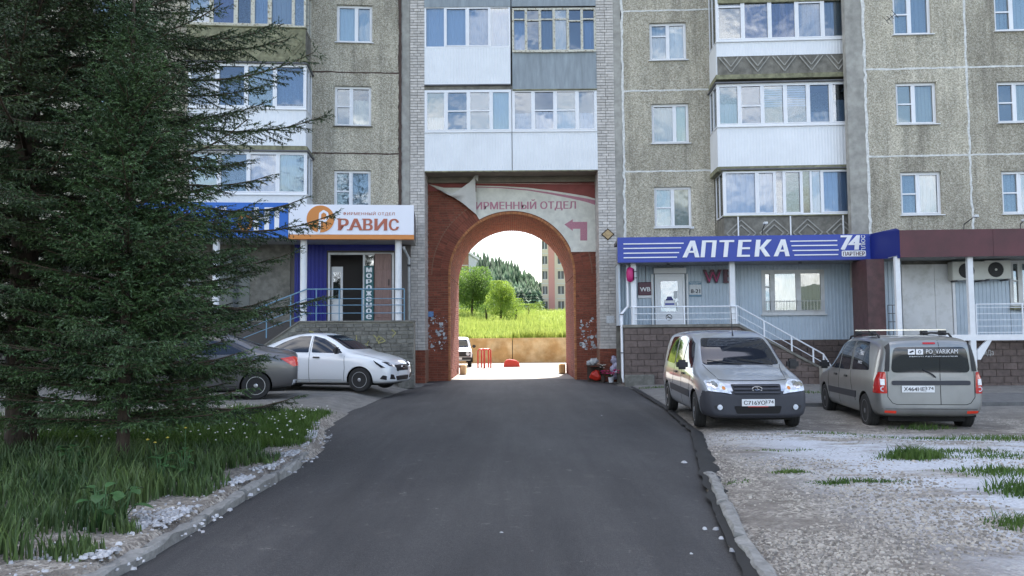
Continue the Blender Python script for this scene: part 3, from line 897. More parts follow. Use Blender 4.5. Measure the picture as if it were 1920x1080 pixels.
# mortar body with the opening cut out, running the whole depth of the passage
arc = [(RO * math.cos(t), SPRING + RO * math.sin(t)) for t in np.linspace(0, PI, 49)]
outer = [(-4.6, 0), (-RO, 0)] + arc[::-1] + [(RO, 0), (4.6, 0), (4.6, z0 + .04), (-4.6, z0 + .04)]
mb = MB(FC)
NB, NF = -6.2, AN - .025
ins = [(-RO, 0)] + arc[::-1] + [(RO, 0)]
for n_ in (NF, NB):                         # front and rear faces as strips from the opening outward
    for i in range(len(ins) - 1):
        (a, b), (c, d) = ins[i], ins[i + 1]
        def out(u, z):
            if z <= SPRING + 1e-6 and abs(u) > RO - .01: return (math.copysign(4.6, u), z)
            t = math.atan2(z - SPRING, u); hx, hz = 4.6, z0 + .04 - SPRING
            k = min(hx / max(abs(math.cos(t)), 1e-6), hz / max(math.sin(t), 1e-6))
            return (k * math.cos(t), SPRING + k * math.sin(t))
        e, f_ = out(a, b), out(c, d)
        mb.add([FC.P(a, n_, b), FC.P(c, n_, d), FC.P(f_[0], n_, f_[1]), FC.P(e[0], n_, e[1])], [(0, 1, 2, 3)])
for i in range(len(ins) - 1):
    (a, b), (c, d) = ins[i], ins[i + 1]
    mb.add([FC.P(a, NF, b), FC.P(c, NF, d), FC.P(c, NB, d), FC.P(a, NB, b)], [(0, 1, 2, 3)])
for uu in (-4.6, 4.6): mb.add([FC.P(uu, NF, 0), FC.P(uu, NB, 0), FC.P(uu, NB, z0 + .04), FC.P(uu, NF, z0 + .04)], [(0, 1, 2, 3)])
mb.add([FC.P(-4.6, NF, z0 + .04), FC.P(4.6, NF, z0 + .04), FC.P(4.6, NB, z0 + .04), FC.P(-4.6, NB, z0 + .04)], [(0, 1, 2, 3)])
archw = mb.build('arch_wall', 'red_mortar', bld, fix=False)
# wall bricks, cut where they meet the ring; biggest (nearest the eye, lower) first
RING = .58; RCH = .085; L = []
rr = random.Random(5)
z = .012; k = 0
while z + RCH < SOF:
    zz0, zz1 = z + .006, z + RCH - .006; zm = (zz0 + zz1) / 2
    off = 0 if k % 2 else -.13
    lim = RO if zm < SPRING else math.sqrt(max(0, (RO + RING) ** 2 - (zm - SPRING) ** 2)) if zm - SPRING < RO + RING else 0
    for sgn in (-1, 1):
        a_in = lim + (.02 if zm >= SPRING else .0); a_out = abs(au0) if sgn < 0 else au1
        u = a_in + off
        while u < a_out:
            a, b = max(u, a_in), min(u + .26, a_out)
            if b - a > .03:
                if sgn < 0: L.append((-b + .005, -a - .005, zz0, zz1, AN + rr.uniform(-.004, .004)))
                else: L.append((a + .005, b - .005, zz0, zz1, AN + rr.uniform(-.004, .004)))
            u += .26
    z += RCH; k += 1
lay(FC, L, 'red_brick', 'red_brick', archw, 200)
# ring of upright bricks round the opening, two deep, and the bright edge course
s2_ = MB(FC); nring = 94
parts = 0
for ring in range(2):
    r_a = RO + .005 + ring * .285; r_b = r_a + .272
    for i in range(nring):
        t0 = PI * (i + .07) / nring; t1 = PI * (i + .93) / nring
        pts = [(r_a * math.cos(t0), SPRING + r_a * math.sin(t0)), (r_b * math.cos(t0), SPRING + r_b * math.sin(t0)), (r_b * math.cos(t1), SPRING + r_b * math.sin(t1)), (r_a * math.cos(t1), SPRING + r_a * math.sin(t1))]
        if ring == 0: MB(FC).prism(pts, AN - .05, AN + .004 + rr.uniform(-.004, .004)).build('arch_brick', 'red_brick', archw)
        else: s2_.prism(pts, AN - .05, AN + rr.uniform(-.004, .004))
s2_.build('outer_ring_bricks', 'red_brick', archw, kind='stuff')
# soldier edge, slightly proud of the intrados
s = MB(FC)
for i in range(150):
    t0 = PI * (i + .08) / 150; t1 = PI * (i + .92) / 150; ra, rb = RO - .07, RO + .004
    s.prism([(ra * math.cos(t0), SPRING + ra * math.sin(t0)), (rb * math.cos(t0), SPRING + rb * math.sin(t0)), (rb * math.cos(t1), SPRING + rb * math.sin(t1)), (ra * math.cos(t1), SPRING + ra * math.sin(t1))], AN - .12, AN + .012)
for sg in (-1, 1):
    z = 0
    while z < SPRING - .05:
        a, b = sorted((sg * (RO - .07), sg * (RO + .004))); s.box(a, b, AN - .12, AN + .012, z + .005, z + .07); z += .077
s.build('edge_bricks', 'ring_brick', archw, kind='stuff')
# lining of the passage
s = MB(FC); L_ = -NB + AN - .12
rows = [('j', z) for z in np.arange(0, SPRING - .04, .08)]
na = 86
for j, z in enumerate(np.arange(0, SPRING - .07, .08)):
    for sg in (-1, 1):
        n_ = AN - .125 - (.13 if j % 2 else 0); 
        while n_ > NB + .05:
            m_ = max(n_ - .26, NB + .01)
            d = rr.uniform(0, .006); a, b = sorted((sg * (RO - .03 + d), sg * (RO + .02)))
            s.box(a, b, m_ + .005, n_ - .005, z + .005, z + .075); n_ -= .26
for i in range(na):
    t0 = PI * (i + .06) / na; t1 = PI * (i + .94) / na
    n_ = AN - .125 - (.13 if i % 2 else 0)
    while n_ > NB + .05:
        m_ = max(n_ - .26, NB + .01); ra, rb = RO - .03 + rr.uniform(0, .006), RO + .02
        s.prism([(ra * math.cos(t0), SPRING + ra * math.sin(t0)), (rb * math.cos(t0), SPRING + rb * math.sin(t0)), (rb * math.cos(t1), SPRING + rb * math.sin(t1)), (ra * math.cos(t1), SPRING + ra * math.sin(t1))], n_ - .005, m_ + .005)
        n_ -= .26
s.build('passage_bricks', 'vault_brick', archw, kind='stuff')
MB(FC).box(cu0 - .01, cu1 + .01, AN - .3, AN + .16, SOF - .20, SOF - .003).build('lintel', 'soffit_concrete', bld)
MB(FC).box(au0 - .3, au1 + .3, AN - .3, AN + .01, SOF - .46, SOF - .203).build('lintel_band', 'banner_red', bld)
# red brick footing of the pillars
for (a, b, nm) in ((pl0 - .02, cu0 + .02, 0), (cu1 - .02, pr1 + .02, 1)):
    ft = MB(FC).box(a + .01, b - .01, -1.3, -.02, 0, WB_Z0 - .004).build('pillar_footing', 'red_mortar', bld)
    L = []; z = .01; k = 0
    while z < WB_Z0 - .05:
        u = a - (.13 if k % 2 else 0)
        while u < b:
            c, d = max(u, a), min(u + .26, b)
            if d - c > .04: L.append((c + .005, d - .005, z + .005, z + .08, rr.uniform(-.004, .006)))
            u += .26
        z += .085; k += 1
    lay(FC, L, 'red_brick', 'red_brick', ft, 48)
# leaflet scraps pasted on the brick
def scraps(x0, y0, x1, y1, k, n, name, label):
    u0, u1, z0_, z1_ = FC.rect(x0, y0, x1, y1, n)
    s = MB(FC); q = random.Random(k)
    for i in range(k):
        u, z = q.uniform(u0, u1), z0_ + (z1_ - z0_) * q.random() ** 1.2; w_, h = (q.uniform(.012, .04), q.uniform(.01, .035)) if q.random() < .75 else (q.uniform(.05, .11), q.uniform(.04, .10))
        pts = []
        for j in range(6):
            t = j * PI / 3 + q.uniform(-.4, .4); e = q.uniform(.4, 1)
            pts.append((u + w_ * e * math.cos(t), z + h * e * math.sin(t)))
        s.prism(pts, n, n + .0015 + .0002 * (i % 9))
    o = s.build(name, 'leaflet', None, kind='stuff'); tag(o, label, 'paper scraps'); return o
scraps(800, 590, 838, 657, 70, AN + .007, 'torn_leaflets', 'torn white leaflet scraps glued to the brick left of the archway')
scraps(1086, 598, 1118, 655, 80, AN + .007, 'torn_leaflets', 'torn white leaflet scraps glued to the brick right of the archway')
u0, u1, a, b = FC.rect(796, 584, 813, 594, AN + .008)
o = MB(FC).box(u0, u1, AN + .008, AN + .02, a, b).build('wall_plate', 'paper_blue', None); tag(o, 'small faded blue plate on red brick left of the archway', 'plate')
u0, u1, a, b = FC.rect(1137, 592, 1152, 606)
o = MB(FC).box(u0, u1, .006, .009, a, b).build('paper_notice', 'paper', None); tag(o, 'white paper notice stuck on the right white brick pillar', 'notice')
u0, u1, a, b = FC.rect(1127, 429, 1152, 450)
uc, zc_ = (u0 + u1) / 2, (a + b) / 2; r_ = (u1 - u0) / 2
ic = MB(FC).prism([(uc - r_, zc_), (uc, zc_ - r_ * .9), (uc + r_, zc_), (uc, zc_ + r_ * .9)], .008, .03).build('diamond_sign', 'bark', None)
tag(ic, 'small diamond shaped picture in dark frame on the right pillar', 'sign')
mat('sign_picture', (.30, .20, .10), .5, col2=(.5, .36, .18), scale=12)
MB(FC).prism([(uc - r_ * .8, zc_), (uc, zc_ - r_ * .72), (uc + r_ * .8, zc_), (uc, zc_ + r_ * .72)], .031, .035).build('picture', 'sign_picture', ic)

# ------------------------------------------------------------------ banner over the arch
BNN = AN + .03
bn = empty('banner', FC.P(1.0, BNN, 5.9), 'faded cream banner over the archway, left corner torn loose and folded up', 'banner')
def bp_(x, y, n=BNN): return FC.px(x, y, n)
arcp = []
for i in range(25):
    t = math.radians(120 - i * (120 - 24) / 24)
    arcp.append(((RO + .03) * math.cos(t), SPRING + (RO + .03) * math.sin(t)))
tl = bp_(893, 343); tr_ = bp_(1118, 345); br_ = bp_(1118, 472)
poly = [tl] + [bp_(893, 402)] + [p for p in arcp if p[0] > bp_(896, 400)[0] and p[1] > br_[1]] + [(arcp[-1][0] + .02, br_[1])] + [br_, tr_]
MB(FC).prism(poly, BNN - .004, BNN).build('cloth', 'banner', bn)
# printed curve along the top, light above it red
def band(xs, yt, yb, m, n):
    s = MB(FC); T = [bp_(x, y) for x, y in zip(xs, yt)]; B = [bp_(x, y) for x, y in zip(xs, yb)]
    P_ = [FC.P(u, n, z) for u, z in T + B]; k = len(xs)
    s.add(P_, [(i, i + 1, k + i + 1, k + i) for i in range(k - 1)]); return s.build('printed_stripe', m, bn)
xs = [893, 940, 990, 1030, 1070, 1100, 1118]
band(xs, [344, 344, 344.5, 345, 345, 345, 345.5], [348, 349, 352, 357, 363, 368, 373], 'banner_red', BNN + .002)
band(xs, [350, 351, 355, 360.5, 367, 372, 376], [351.5, 353, 357.5, 364, 372, 379, 385], 'banner_pink', BNN + .002)
u0, u1, a, b = FC.rect(892, 374, 1080, 395, BNN)
text_on(FC, 'ИРМЕННЫЙ ОТДЕЛ', u0, u1, a, b, BNN + .002, 'lettering', 'banner_pink', bn, weight=.030, ext=.008)
aw = [(1058, 421), (1074, 411), (1074, 416), (1101, 416), (1101, 451), (1088, 451), (1088, 429), (1074, 429), (1074, 433)]
MB(FC).prism([bp_(*p) for p in aw][::-1], BNN + .001, BNN + .003).build('printed_arrow', 'banner_pink', bn)
# loose corner: a sheet from the top left fixing, folded over and hanging at a hook
A = [(803, 345, .0), (826, 357, .06), (850, 369, .16), (872, 384, .18), (893, 401, .03)]
Bq = [(803, 345, .0), (832, 352, .03), (856, 352, .10), (880, 352, .08), (893, 360, .02)]
Cq = [(845, 366, .20), (858, 358, .30), (870, 350, .36), (882, 341, .36), (891, 332, .34)]
def P3(x, y, e): 
    u, z = FC.px(x, y, BNN + e); return FC.P(u, BNN + e, z)
s = MB()
k = len(A)
up = MB().add([P3(*p) for p in A] + [P3(*p) for p in Bq], [(i, i + 1, k + i + 1, k + i) for i in range(k - 1)]).build('loose_corner', 'banner', bn, smooth=True)
fold_lo = [(815, 352, .05), (832, 360, .12), (850, 369.5, .20), (868, 381, .24), (893, 402, .08)]
fold_up = [(826, 357, .10), (846, 363, .24), (866, 352, .34), (880, 342, .38), (891, 331, .36)]
mid = [(820, 355, .14), (842, 366, .30), (862, 364, .27), (878, 366, .33), (892, 366, .20)]
MB().add([P3(*p) for p in fold_lo] + [P3(*p) for p in mid] + [P3(*p) for p in fold_up],
         [(r * k + i, r * k + i + 1, (r + 1) * k + i + 1, (r + 1) * k + i) for r in range(2) for i in range(k - 1)]).build('folded_back', 'banner_back', bn, smooth=True)
MB().add([P3(887, 333, .36), P3(893, 326, .37), P3(897, 329, .38), P3(896, 340, .38), P3(892, 336, .40)], [(0, 1, 2, 3, 4)]).build('knotted_tip', 'banner_back', bn)
MB(FC).tube([(bp_(893, 327)[0], BNN + .37, bp_(893, 327)[1]), (bp_(893, 327)[0], BNN + .37, SOF)], .006, 5).build('string', 'black_plastic', bn)

# ------------------------------------------------------------------ pharmacy shopfront
PN, PW = 2.2, .6                             # sign front, clad wall
u0, u1, SZ0, SZ1 = FR.rect(1158, 442, 1632, 488, PN)
SZ0 = FR.px(1395, 489, PN)[1]; SZ1 = FR.px(1395, 442, PN)[1]
pu0, pu1 = u0, u1
ps = empty('pharmacy_sign', FR.P((u0 + u1) / 2, PN, SZ0), 'long blue sign board with big white lettering АПТЕКА over the pharmacy', 'shop sign')
MB(FR).box(u0, u1, PN - .16, PN, SZ0, SZ1).build('sign_board', 'sign_blue', ps, bevel=.004)
MB(FR).box(u0 - .004, u1 + .004, PN - .02, PN + .008, SZ0 - .02, SZ0 + .004).build('trim', 'sign_blue_dark', ps)
def sz(y): return FR.px(1395, y, PN)[1]
lt = 'АПТЕКА'
xs = [(1279, 1311), (1313, 1344), (1349, 1377), (1381, 1409), (1414, 1447), (1450, 1480)]
for ch, (a, b) in zip(lt, xs):
    text_on(FR, ch, FR.px(a, 466, PN)[0], FR.px(b, 466, PN)[0], sz(481.5), sz(450), PN + .001, 'letter', 'letter_white', ps, weight=.045, ext=.03, shear=.12)
for i, (ya, xa, xb, xc, xd) in enumerate(((454.5, 1169, 1282, 1482, 1570), (463, 1169, 1277, 1484, 1570), (472, 1169, 1273, 1486, 1572), (480.5, 1169, 1269, 1489, 1571))):
    for p, q in ((xa, xb), (xc, xd)):
        za = sz(ya) if p == xa else sz(ya - 2 * .5)
        MB(FR).box(FR.px(p, 466, PN)[0], FR.px(q, 466, PN)[0], PN + .001, PN + .02, za - .016, za + .016).build('sign_stripe', 'letter_white', ps)
U = lambda x: FR.px(x, 466, PN)[0]
text_on(FR, '7', U(1576), U(1599), sz(471), sz(444), PN + .001, 'numeral', 'letter_white', ps, weight=.05, ext=.02, shear=.1)
text_on(FR, '4', U(1590), U(1614), sz(471), sz(444), PN + .022, 'numeral', 'letter_white', ps, weight=.05, ext=.006, shear=.1)
text_on(FR, 'ПЛЮС', U(1615), U(1622.5), sz(474), sz(444), PN + .001, 'lettering', 'letter_white', ps, weight=.02, ext=.01, rot=True)
MB(FR).prism([(U(1578), sz(482)), (U(1580), sz(483.5)), (U(1621), sz(483.5)), (U(1623), sz(482)), (U(1623), sz(474)), (U(1621), sz(472.5)), (U(1580), sz(472.5)), (U(1578), sz(474))][::-1], PN + .001, PN + .012).build('badge', 'letter_white', ps)
text_on(FR, 'ПАРТНЕР', U(1580), U(1621), sz(482), sz(474.5), PN + .013, 'lettering', 'burgundy', ps, weight=.03, ext=.004)

ph = empty('pharmacy_shop', FR.P(3.5, PW, 0), 'pharmacy shopfront clad in light grey ribbed metal behind a raised entrance', 'shopfront')
RN = 2.0                                     # front of the far right canopy
J = FR2.px(1687, 455, RN)[0]; JP = FR2.P(J, RN, 0)
pe = FR.P(pu1, PN, 0)
# slanting blue end of the sign
MB().add([Vector((pe.x + .002, pe.y, SZ0)), Vector((JP.x, JP.y, FR2.px(1687, 484, RN)[1])), Vector((JP.x, JP.y, FR2.px(1687, 431, RN)[1])), Vector((pe.x + .002, pe.y, SZ1)),
          Vector((pe.x + .1, pe.y + .14, SZ0)), Vector((JP.x, JP.y + .2, SZ0)), Vector((JP.x, JP.y + .2, SZ1)), Vector((pe.x + .1, pe.y + .14, SZ1))],
         [(0, 1, 2, 3), (7, 6, 5, 4), (3, 2, 6, 7), (0, 4, 5, 1)]).build('slanting_sign_end', 'sign_blue_dark', ph)
MB(FR).box(pu0 + .02, pu1 - .01, PW - .1, PN - .165, SZ1 - .12, SZ1 - .02).build('canopy_roof', 'gutter', ph)
# ribbed soffit, ribs running out from the wall
s = MB(FR); a = pu0 + .03
while a < pu1 - .12:
    s.box(a, a + .07, PW, PN - .17, SZ0 - .0, SZ0 + .03); s.box(a + .07, a + .1, PW, PN - .17, SZ0 + .028, SZ0 + .05); a += .1
s.build('soffit', 'soffit_sheet', ph)
CZ0 = FR.px(1500, 637, PW)[1]
du0, du1, dz0, dz1 = FR.rect(1228, 514, 1284, 606, PW)
FZ = FR.px(1280, 608, 2.05)[1] - .02                      # porch floor
wu0, wu1, wz0, wz1 = FR.rect(1428, 506, 1546, 589, PW)
wr1 = FR.px(1620, 560, PW)[0]
s = MB(FR)
def sheet(a, b, c, d, m='cladding'): MB(FR).corr(a, b, c, d, PW, pitch=.115, depth=.02).build('cladding_sheet', m, ph)
sheet(pu0 + .05, du0 - .03, FZ, SZ0); sheet(du1 + .03, FR.px(1386, 560, PW)[0], FZ, SZ0); sheet(FR.px(1386, 560, PW)[0], wu0, CZ0, SZ0)
sheet(wu0, wu1, CZ0, wz0); sheet(wu0, wu1, wz1, SZ0); sheet(wu1, wr1 - .35, CZ0, SZ0); sheet(du0 - .03, du1 + .03, dz1 + .2, SZ0)

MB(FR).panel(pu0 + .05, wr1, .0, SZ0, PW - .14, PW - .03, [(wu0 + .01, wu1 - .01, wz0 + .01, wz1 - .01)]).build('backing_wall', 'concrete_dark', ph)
MB(FR).box(wr1 - .36, wr1 - .33, PW, PW + .04, CZ0, SZ0).build('corner_trim', 'white_paint', ph)
a = wr1 - .33; P0, P1 = FR.P(a, PW + .03, 0), FR.P(FR.px(1627, 560, PN - .3)[0], PN - .3, 0)
MB().add([(P0.x, P0.y, CZ0), (P1.x, P1.y, CZ0), (P1.x, P1.y, SZ0), (P0.x, P0.y, SZ0), (P0.x + .03, P0.y, CZ0), (P1.x + .03, P1.y, CZ0), (P1.x + .03, P1.y, SZ0), (P0.x + .03, P0.y, SZ0)],
         [(0, 1, 2, 3), (7, 6, 5, 4), (3, 2, 6, 7), (0, 4, 5, 1), (1, 5, 6, 2)]).build('side_sheet', 'cladding', ph)
# door with glass, pull handle and shutter box
dr = MB(FR)
dr.box(du0, du0 + .07, PW - .02, PW + .05, FZ, dz1); dr.box(du1 - .07, du1, PW - .02, PW + .05, FZ, dz1); dr.box(du0 + .07, du1 - .07, PW - .02, PW + .05, dz1 - .07, dz1)
gu0, gu1, gz0, gz1 = FR.rect(1239, 527, 1271, 584, PW)
d = MB(FR).panel(du0 + .075, du1 - .075, FZ + .01, dz1 - .075, PW - .01, PW + .035, [(gu0, gu1, gz0, gz1)]).build('door', 'pvc', ph)
dr.build('door_frame', 'pvc', ph)
MB(FR).box(gu0, gu1, PW + .005, PW + .012, gz0, gz1).build('pane', 'shop_glass', d)
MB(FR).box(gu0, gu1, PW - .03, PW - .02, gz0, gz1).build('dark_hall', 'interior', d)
hx = FR.px(1269, 570, PW)[0]
MB(FR).tube([(hx, PW + .035, gz0 + .02), (hx, PW + .1, gz0 + .05), (hx - .03, PW + .11, gz0 + .3), (hx, PW + .1, gz0 + .32), (hx + .03, PW + .035, gz0 + .34)], .013).build('handle', 'white_paint', d)
u0, u1, a, b = FR.rect(1245, 560, 1266, 577, PW)
ss = MB(FR).prism([(u0, a + .05), (u0 + .08, a), (u1 - .08, a), (u1, a + .05), (u1, b - .06), (u1 - .1, b), (u0 + .1, b), (u0, b - .06)], PW + .0125, PW + .015).build('door_sticker', 'letter_white', d)
MB(FR).prism([(u0 + .05, b - .06), (u1 - .05, b - .06), (u1 - .12, b + .07), (u0 + .12, b + .07)], PW + .016, PW + .018).build('door_sticker', 'sign_blue_dark', d)
MB(FR).box(u0 + .03, u1 - .03, PW + .016, PW + .018, a + .09, a + .15).build('door_sticker', 'sign_blue', d)
u0, u1, a, b = FR.rect(1263, 546, 1270, 560, PW); MB(FR).box(u0, u1, PW + .013, PW + .015, a, b).build('door_sticker', 'paper', d)
c_ = FR.px(1254, 595, PW)
s = MB(FR)
for i in range(20):
    t0, t1 = 2 * PI * i / 20, 2 * PI * (i + 1) / 20; r_a, r_b = .085, .105
    s.prism([(c_[0] + r * math.cos(t), c_[1] + r * math.sin(t)) for r, t in ((r_a, t0), (r_b, t0), (r_b, t1), (r_a, t1))], PW + .036, PW + .040)
s.prism([(c_[0] - .07, c_[1] + .06), (c_[0] + .06, c_[1] - .07), (c_[0] + .075, c_[1] - .055), (c_[0] - .055, c_[1] + .075)], PW + .041, PW + .043)
s.box(c_[0] - .06, c_[0] + .06, PW + .036, PW + .0405, c_[1] - .012, c_[1] + .012)
s.build('no_smoking_sign', 'plate_ink', d)
MB(FR).box(du0 - .05, du1 + .03, PW + .02, PW + .22, dz1 + .01, dz1 + .19).build('shutter_box', 'white_paint', ph, bevel=.01)
for a in (du0 - .12, du1 + .05): MB(FR).box(a, a + .055, PW + .02, PW + .09, FZ, dz1 + .0).build('shutter_rail', 'white_paint', ph)
# shop window with bars
wf = glazing(FR, wu0, wu1, wz0, wz1, PW + .01, [(.42, [.62], ('curtain_grey', .0, .5)), (1, [], ('curtain_white', .02, .95)), (1, [], ('curtain_white', .02, .97))], ph, fm='worn_white', gm='shop_glass', th=.09, is_part=True, cd=.10)
s = MB(FR)
for zz in (wz0 + .12, wz0 + .42): s.box(wu0 + .04, wu1 - .04, PW + .05, PW + .062, zz, zz + .012)
a = wu0 + .08
while a < wu1 - .05: s.tube([(a, PW + .07, wz0 + .05), (a, PW + .07, wz0 + .46)], .007, 5); a += .105
s.build('window_bars', 'worn_white', ph)
MB(FR).box(wu0 - .04, wu1 + .04, PW, PW + .1, wz0 - .04, wz0 - .002).build('window_sill', 'worn_white', ph)
# canopy columns
for (x0, x1) in ((1183.5, 1193.5), (1369, 1379)):
    a, b = FR.px(x0, 550, PN - .3)[0], FR.px(x1, 550, PN - .3)[0]
    MB(FR).box(a, b, PN - .45, PN - .3, FZ - .02, SZ0).build('column', 'white_paint', ph, bevel=.006)
MB(FR).panel(pu0 + .05, pu0 + .10, FZ, SZ0, PW, PN - .5, []).build('side_wall', 'cladding', ph)
s = MB(FR); a = PW + .03
while a < PN - .6: s.box(pu0 + .1, pu0 + .12, a, a + .06, FZ, SZ0); a += .11
s.build('cladding_sheet', 'cladding', ph)
for x, w_ in ((1254, 0), (1370, 0), (1502, 0)):
    uu = FR.px(x, 492, PN - .6)[0]; MB(FR).lathe([(.0, -.05), (.05, -.045), (.06, 0)], (uu, PN - .7, SZ0), 10).build('soffit_lamp', 'gutter', ph)
# wall signs
def wallsign(name, rect, n, m, label, ext=.04):
    u0, u1, a, b = FR.rect(*rect, n)
    o = MB(FR).box(u0, u1, n, n + ext, a, b).build(name, m, None, bevel=.012); tag(o, label, 'sign'); return o, u0, u1, a, b
o, u0, u1, a, b = wallsign('wall_sign', (1196, 529, 1222, 559), PW + .03, 'letter_white', 'square plum sign with white letters WB, left of the pharmacy door')
MB(FR).box(u0 + .005, u1 - .005, PW + .071, PW + .085, a + .09, b - .003).build('sign_face', 'sign_plum', o, bevel=.02)
text_on(FR, 'WB', u0 + .06, u1 - .05, a + .22, b - .17, PW + .086, 'lettering', 'letter_white', o, weight=.03)
MB(FR).box((u0 + u1) / 2 + .03, (u0 + u1) / 2 + .05, PW + .02, PW + .03, b, SZ0).build('cable', 'gutter', o)
o, u0, u1, a, b = wallsign('hours_sign', (1292, 528, 1315, 556), PW + .03, 'paper', 'white opening hours board reading 8-21, right of the pharmacy door', .02)
MB(FR).box(u0, u1, PW + .051, PW + .053, b - .1, b).build('printed_band', 'rail_blue', o)
MB(FR).box(u0, u1, PW + .051, PW + .053, a, a + .06).build('printed_band', 'rail_blue', o)
text_on(FR, '8-21', u0 + .05, u1 - .04, a + .11, a + .24, PW + .051, 'lettering', 'plate_ink', o, weight=.03)
text_on(FR, 'Аптечный', u0 + .03, u1 - .03, b - .05, b - .01, PW + .054, 'lettering', 'letter_white', o, weight=.0)
text_on(FR, 'Пункт', u0 + .08, u1 - .1, b - .095, b - .055, PW + .054, 'lettering', 'letter_white', o, weight=.0)
wb = empty('channel_letters', FR.P(FR.px(1340, 520, PW)[0], PW + .05, 3), 'unlit dark plum channel letters WB mounted high on the ribbed wall', 'sign')
text_on(FR, 'W', FR.px(1317, 520, PW)[0], FR.px(1352, 520, PW)[0], FR.px(1340, 531, PW)[1], FR.px(1340, 506, PW)[1], PW + .05, 'letter', 'sign_plum', wb, weight=.06, ext=.09)
text_on(FR, 'W', FR.px(1321, 520, PW)[0], FR.px(1349, 520, PW)[0], FR.px(1340, 530, PW)[1], FR.px(1340, 511, PW)[1], PW + .142, 'neon_tube', 'magenta', wb, weight=-.02, ext=.01)
text_on(FR, 'B', FR.px(1355, 520, PW)[0], FR.px(1376, 520, PW)[0], FR.px(1340, 531, PW)[1], FR.px(1340, 506, PW)[1], PW + .05, 'letter', 'sign_plum', wb, weight=.06, ext=.09)
o = empty('projecting_sign', FR.P(FR.px(1181, 515, PN)[0], PN - .2, 3.2), 'magenta oval projecting sign on the first canopy column', 'sign')
uu, zz = FR.px(1181.5, 515, PN - .25)
s = MB(FR)
s.lathe([(.02, -.24), (.095, -.20), (.12, -.08), (.12, .08), (.095, .2), (.02, .24)], (uu, PN - .25, zz), 12); s.build('oval_case', 'magenta', o, smooth=True)
MB(FR).box(uu + .11, uu + .118, PN - .36, PN - .14, zz - .18, zz + .18).build('end_plate', 'black_plastic', o)
for dz in (-.1, .1): MB(FR).tube([(uu + .1, PN - .25, zz + dz), (uu + .22, PN - .28, zz + dz)], .01, 6).build('bracket', 'black_plastic', o)
# small camera lamps over the canopies
def arm_lamp(fr, x, y0, x1, y1, n, label):
    a = fr.px(x, y0, n); b = fr.px(x1, y1, n + .3)
    o = empty('sign_lamp', fr.P(a[0], n, a[1]), label, 'lamp', 'lamps on arms above the shop signs')
    MB(fr).tube([(a[0], n, a[1]), (a[0] + .01, n, a[1] + .16), (b[0], n + .28, b[1])], .013, 6).build('arm', 'dark_metal', o)
    MB(fr).box(b[0] - .05, b[0] + .06, n + .2, n + .38, b[1] - .04, b[1] + .03).build('lamp_head', 'paper', o, bevel=.008)
arm_lamp(FR, 1293, 441, 1297, 427, PN - .7, 'small lamp on a dark arm above the left part of the blue sign')
arm_lamp(FR, 1429, 441, 1435, 418, PN - .4, 'small lamp on a dark arm above the middle of the blue sign')

# porch of split-face blocks
PB = 2.05
porch = empty('porch', FR.P(2, PB, 0), 'raised pharmacy porch of purple-brown blocks with side stairs', 'porch')
qu0 = FR.px(1171, 660, PB)[0]; qu1 = FR.px(1386, 640, PB)[0]; qu2 = FR.px(1558, 700, PB)[0]
FZT = FR.px(1280, 608, PB)[1]; SLZ = FR.px(1545, 700, PB)[1]
MB(FR).prism([(qu0, -.1), (qu2, -.1), (qu2, max(.1, SLZ - .03)), (qu1, FZT - .09), (qu0, FZT - .09)], PW + .0, PB - .03).build('porch_core', 'plinth_mortar', porch)
MB(FR).prism([(qu0 - .04, FZT - .085), (qu1, FZT - .085), (qu1, FZT), (qu0 - .04, FZT)], PW + .03, PB + .03).build('coping', 'concrete_dark', porch)
MB(FR).prism([(qu1 + .003, FZT - .085), (qu2 + .05, SLZ - .06), (qu2 + .05, SLZ + .02), (qu1 + .003, FZT)], PB - .22, PB + .028).build('coping', 'concrete_dark', porch)
for i in range(11):                         # the stairs behind the sloping cheek
    f0 = i / 11; a = qu1 + (qu2 - qu1) * f0; zt = FZT - (FZT - .05) * (i + 1) / 12
    MB(FR).box(a + .002, a + (qu2 - qu1) / 11, PW + .35, PB - .24, zt - .3, zt).build('step', 'concrete', porch)
L = []; BH, BW = .195, .40; z = .02; k = 0; rr = random.Random(3)
def slope_z(u): return FZT - .09 if u < qu1 else FZT - .09 + (SLZ - .06 - FZT + .09) * (u - qu1) / (qu2 - qu1)
while z < FZT:
    u = qu0 - (BW / 2 if k % 2 else 0)
    while u < qu2:
        a, b = max(u, qu0), min(u + BW, qu2)
        top = min(z + BH, slope_z((a + b) / 2) - .0)
        if b - a > .06 and top - z > .05: L.append((a + .006, b - .006, z + .006, top - .006, PB + rr.uniform(-.006, .012)))
        u += BW
    z += BH; k += 1
lay(FR, L, 'block', 'plinth_block', porch, 260, depth=.08)
MB(FR).box(qu0 - .02, qu0 + .9, PB + .005, PB + .10, -.05, .34).build('footing_ledge', 'stone_block', porch, bevel=.02)
MB(FR).box(qu2 - .36, qu2 + .02, PB + .02, PB + .35, -.05, FR.px(1545, 686, PB)[1]).build('step', 'concrete', porch, bevel=.01)
# clad wall base beyond the stairs
wb_ = empty('base_wall', FR.P(6.5, PW, 0), 'base wall of purple-brown blocks under the ribbed cladding, right of the stairs', 'wall')
MB(FR).box(qu1 + .3, wr1 + .1, PW - .03, PW + .03, -.05, CZ0 - .003).build('wall_core', 'plinth_mortar', wb_)
L = []; z = .0; k = 0
while z < CZ0 - .1:
    u = qu1 + .3 - (BW / 2 if k % 2 else 0)
    while u < wr1 + .1:
        a, b = max(u, qu1 + .3), min(u + BW, wr1 + .1)
        if b - a > .06: L.append((a + .006, b - .006, z + .006, min(z + BH - .006, CZ0 - .01), PW + .055 + rr.uniform(-.004, .008)))
        u += BW
    z += BH; k += 1
lay(FR, L, 'block', 'plinth_block', wb_, 260)
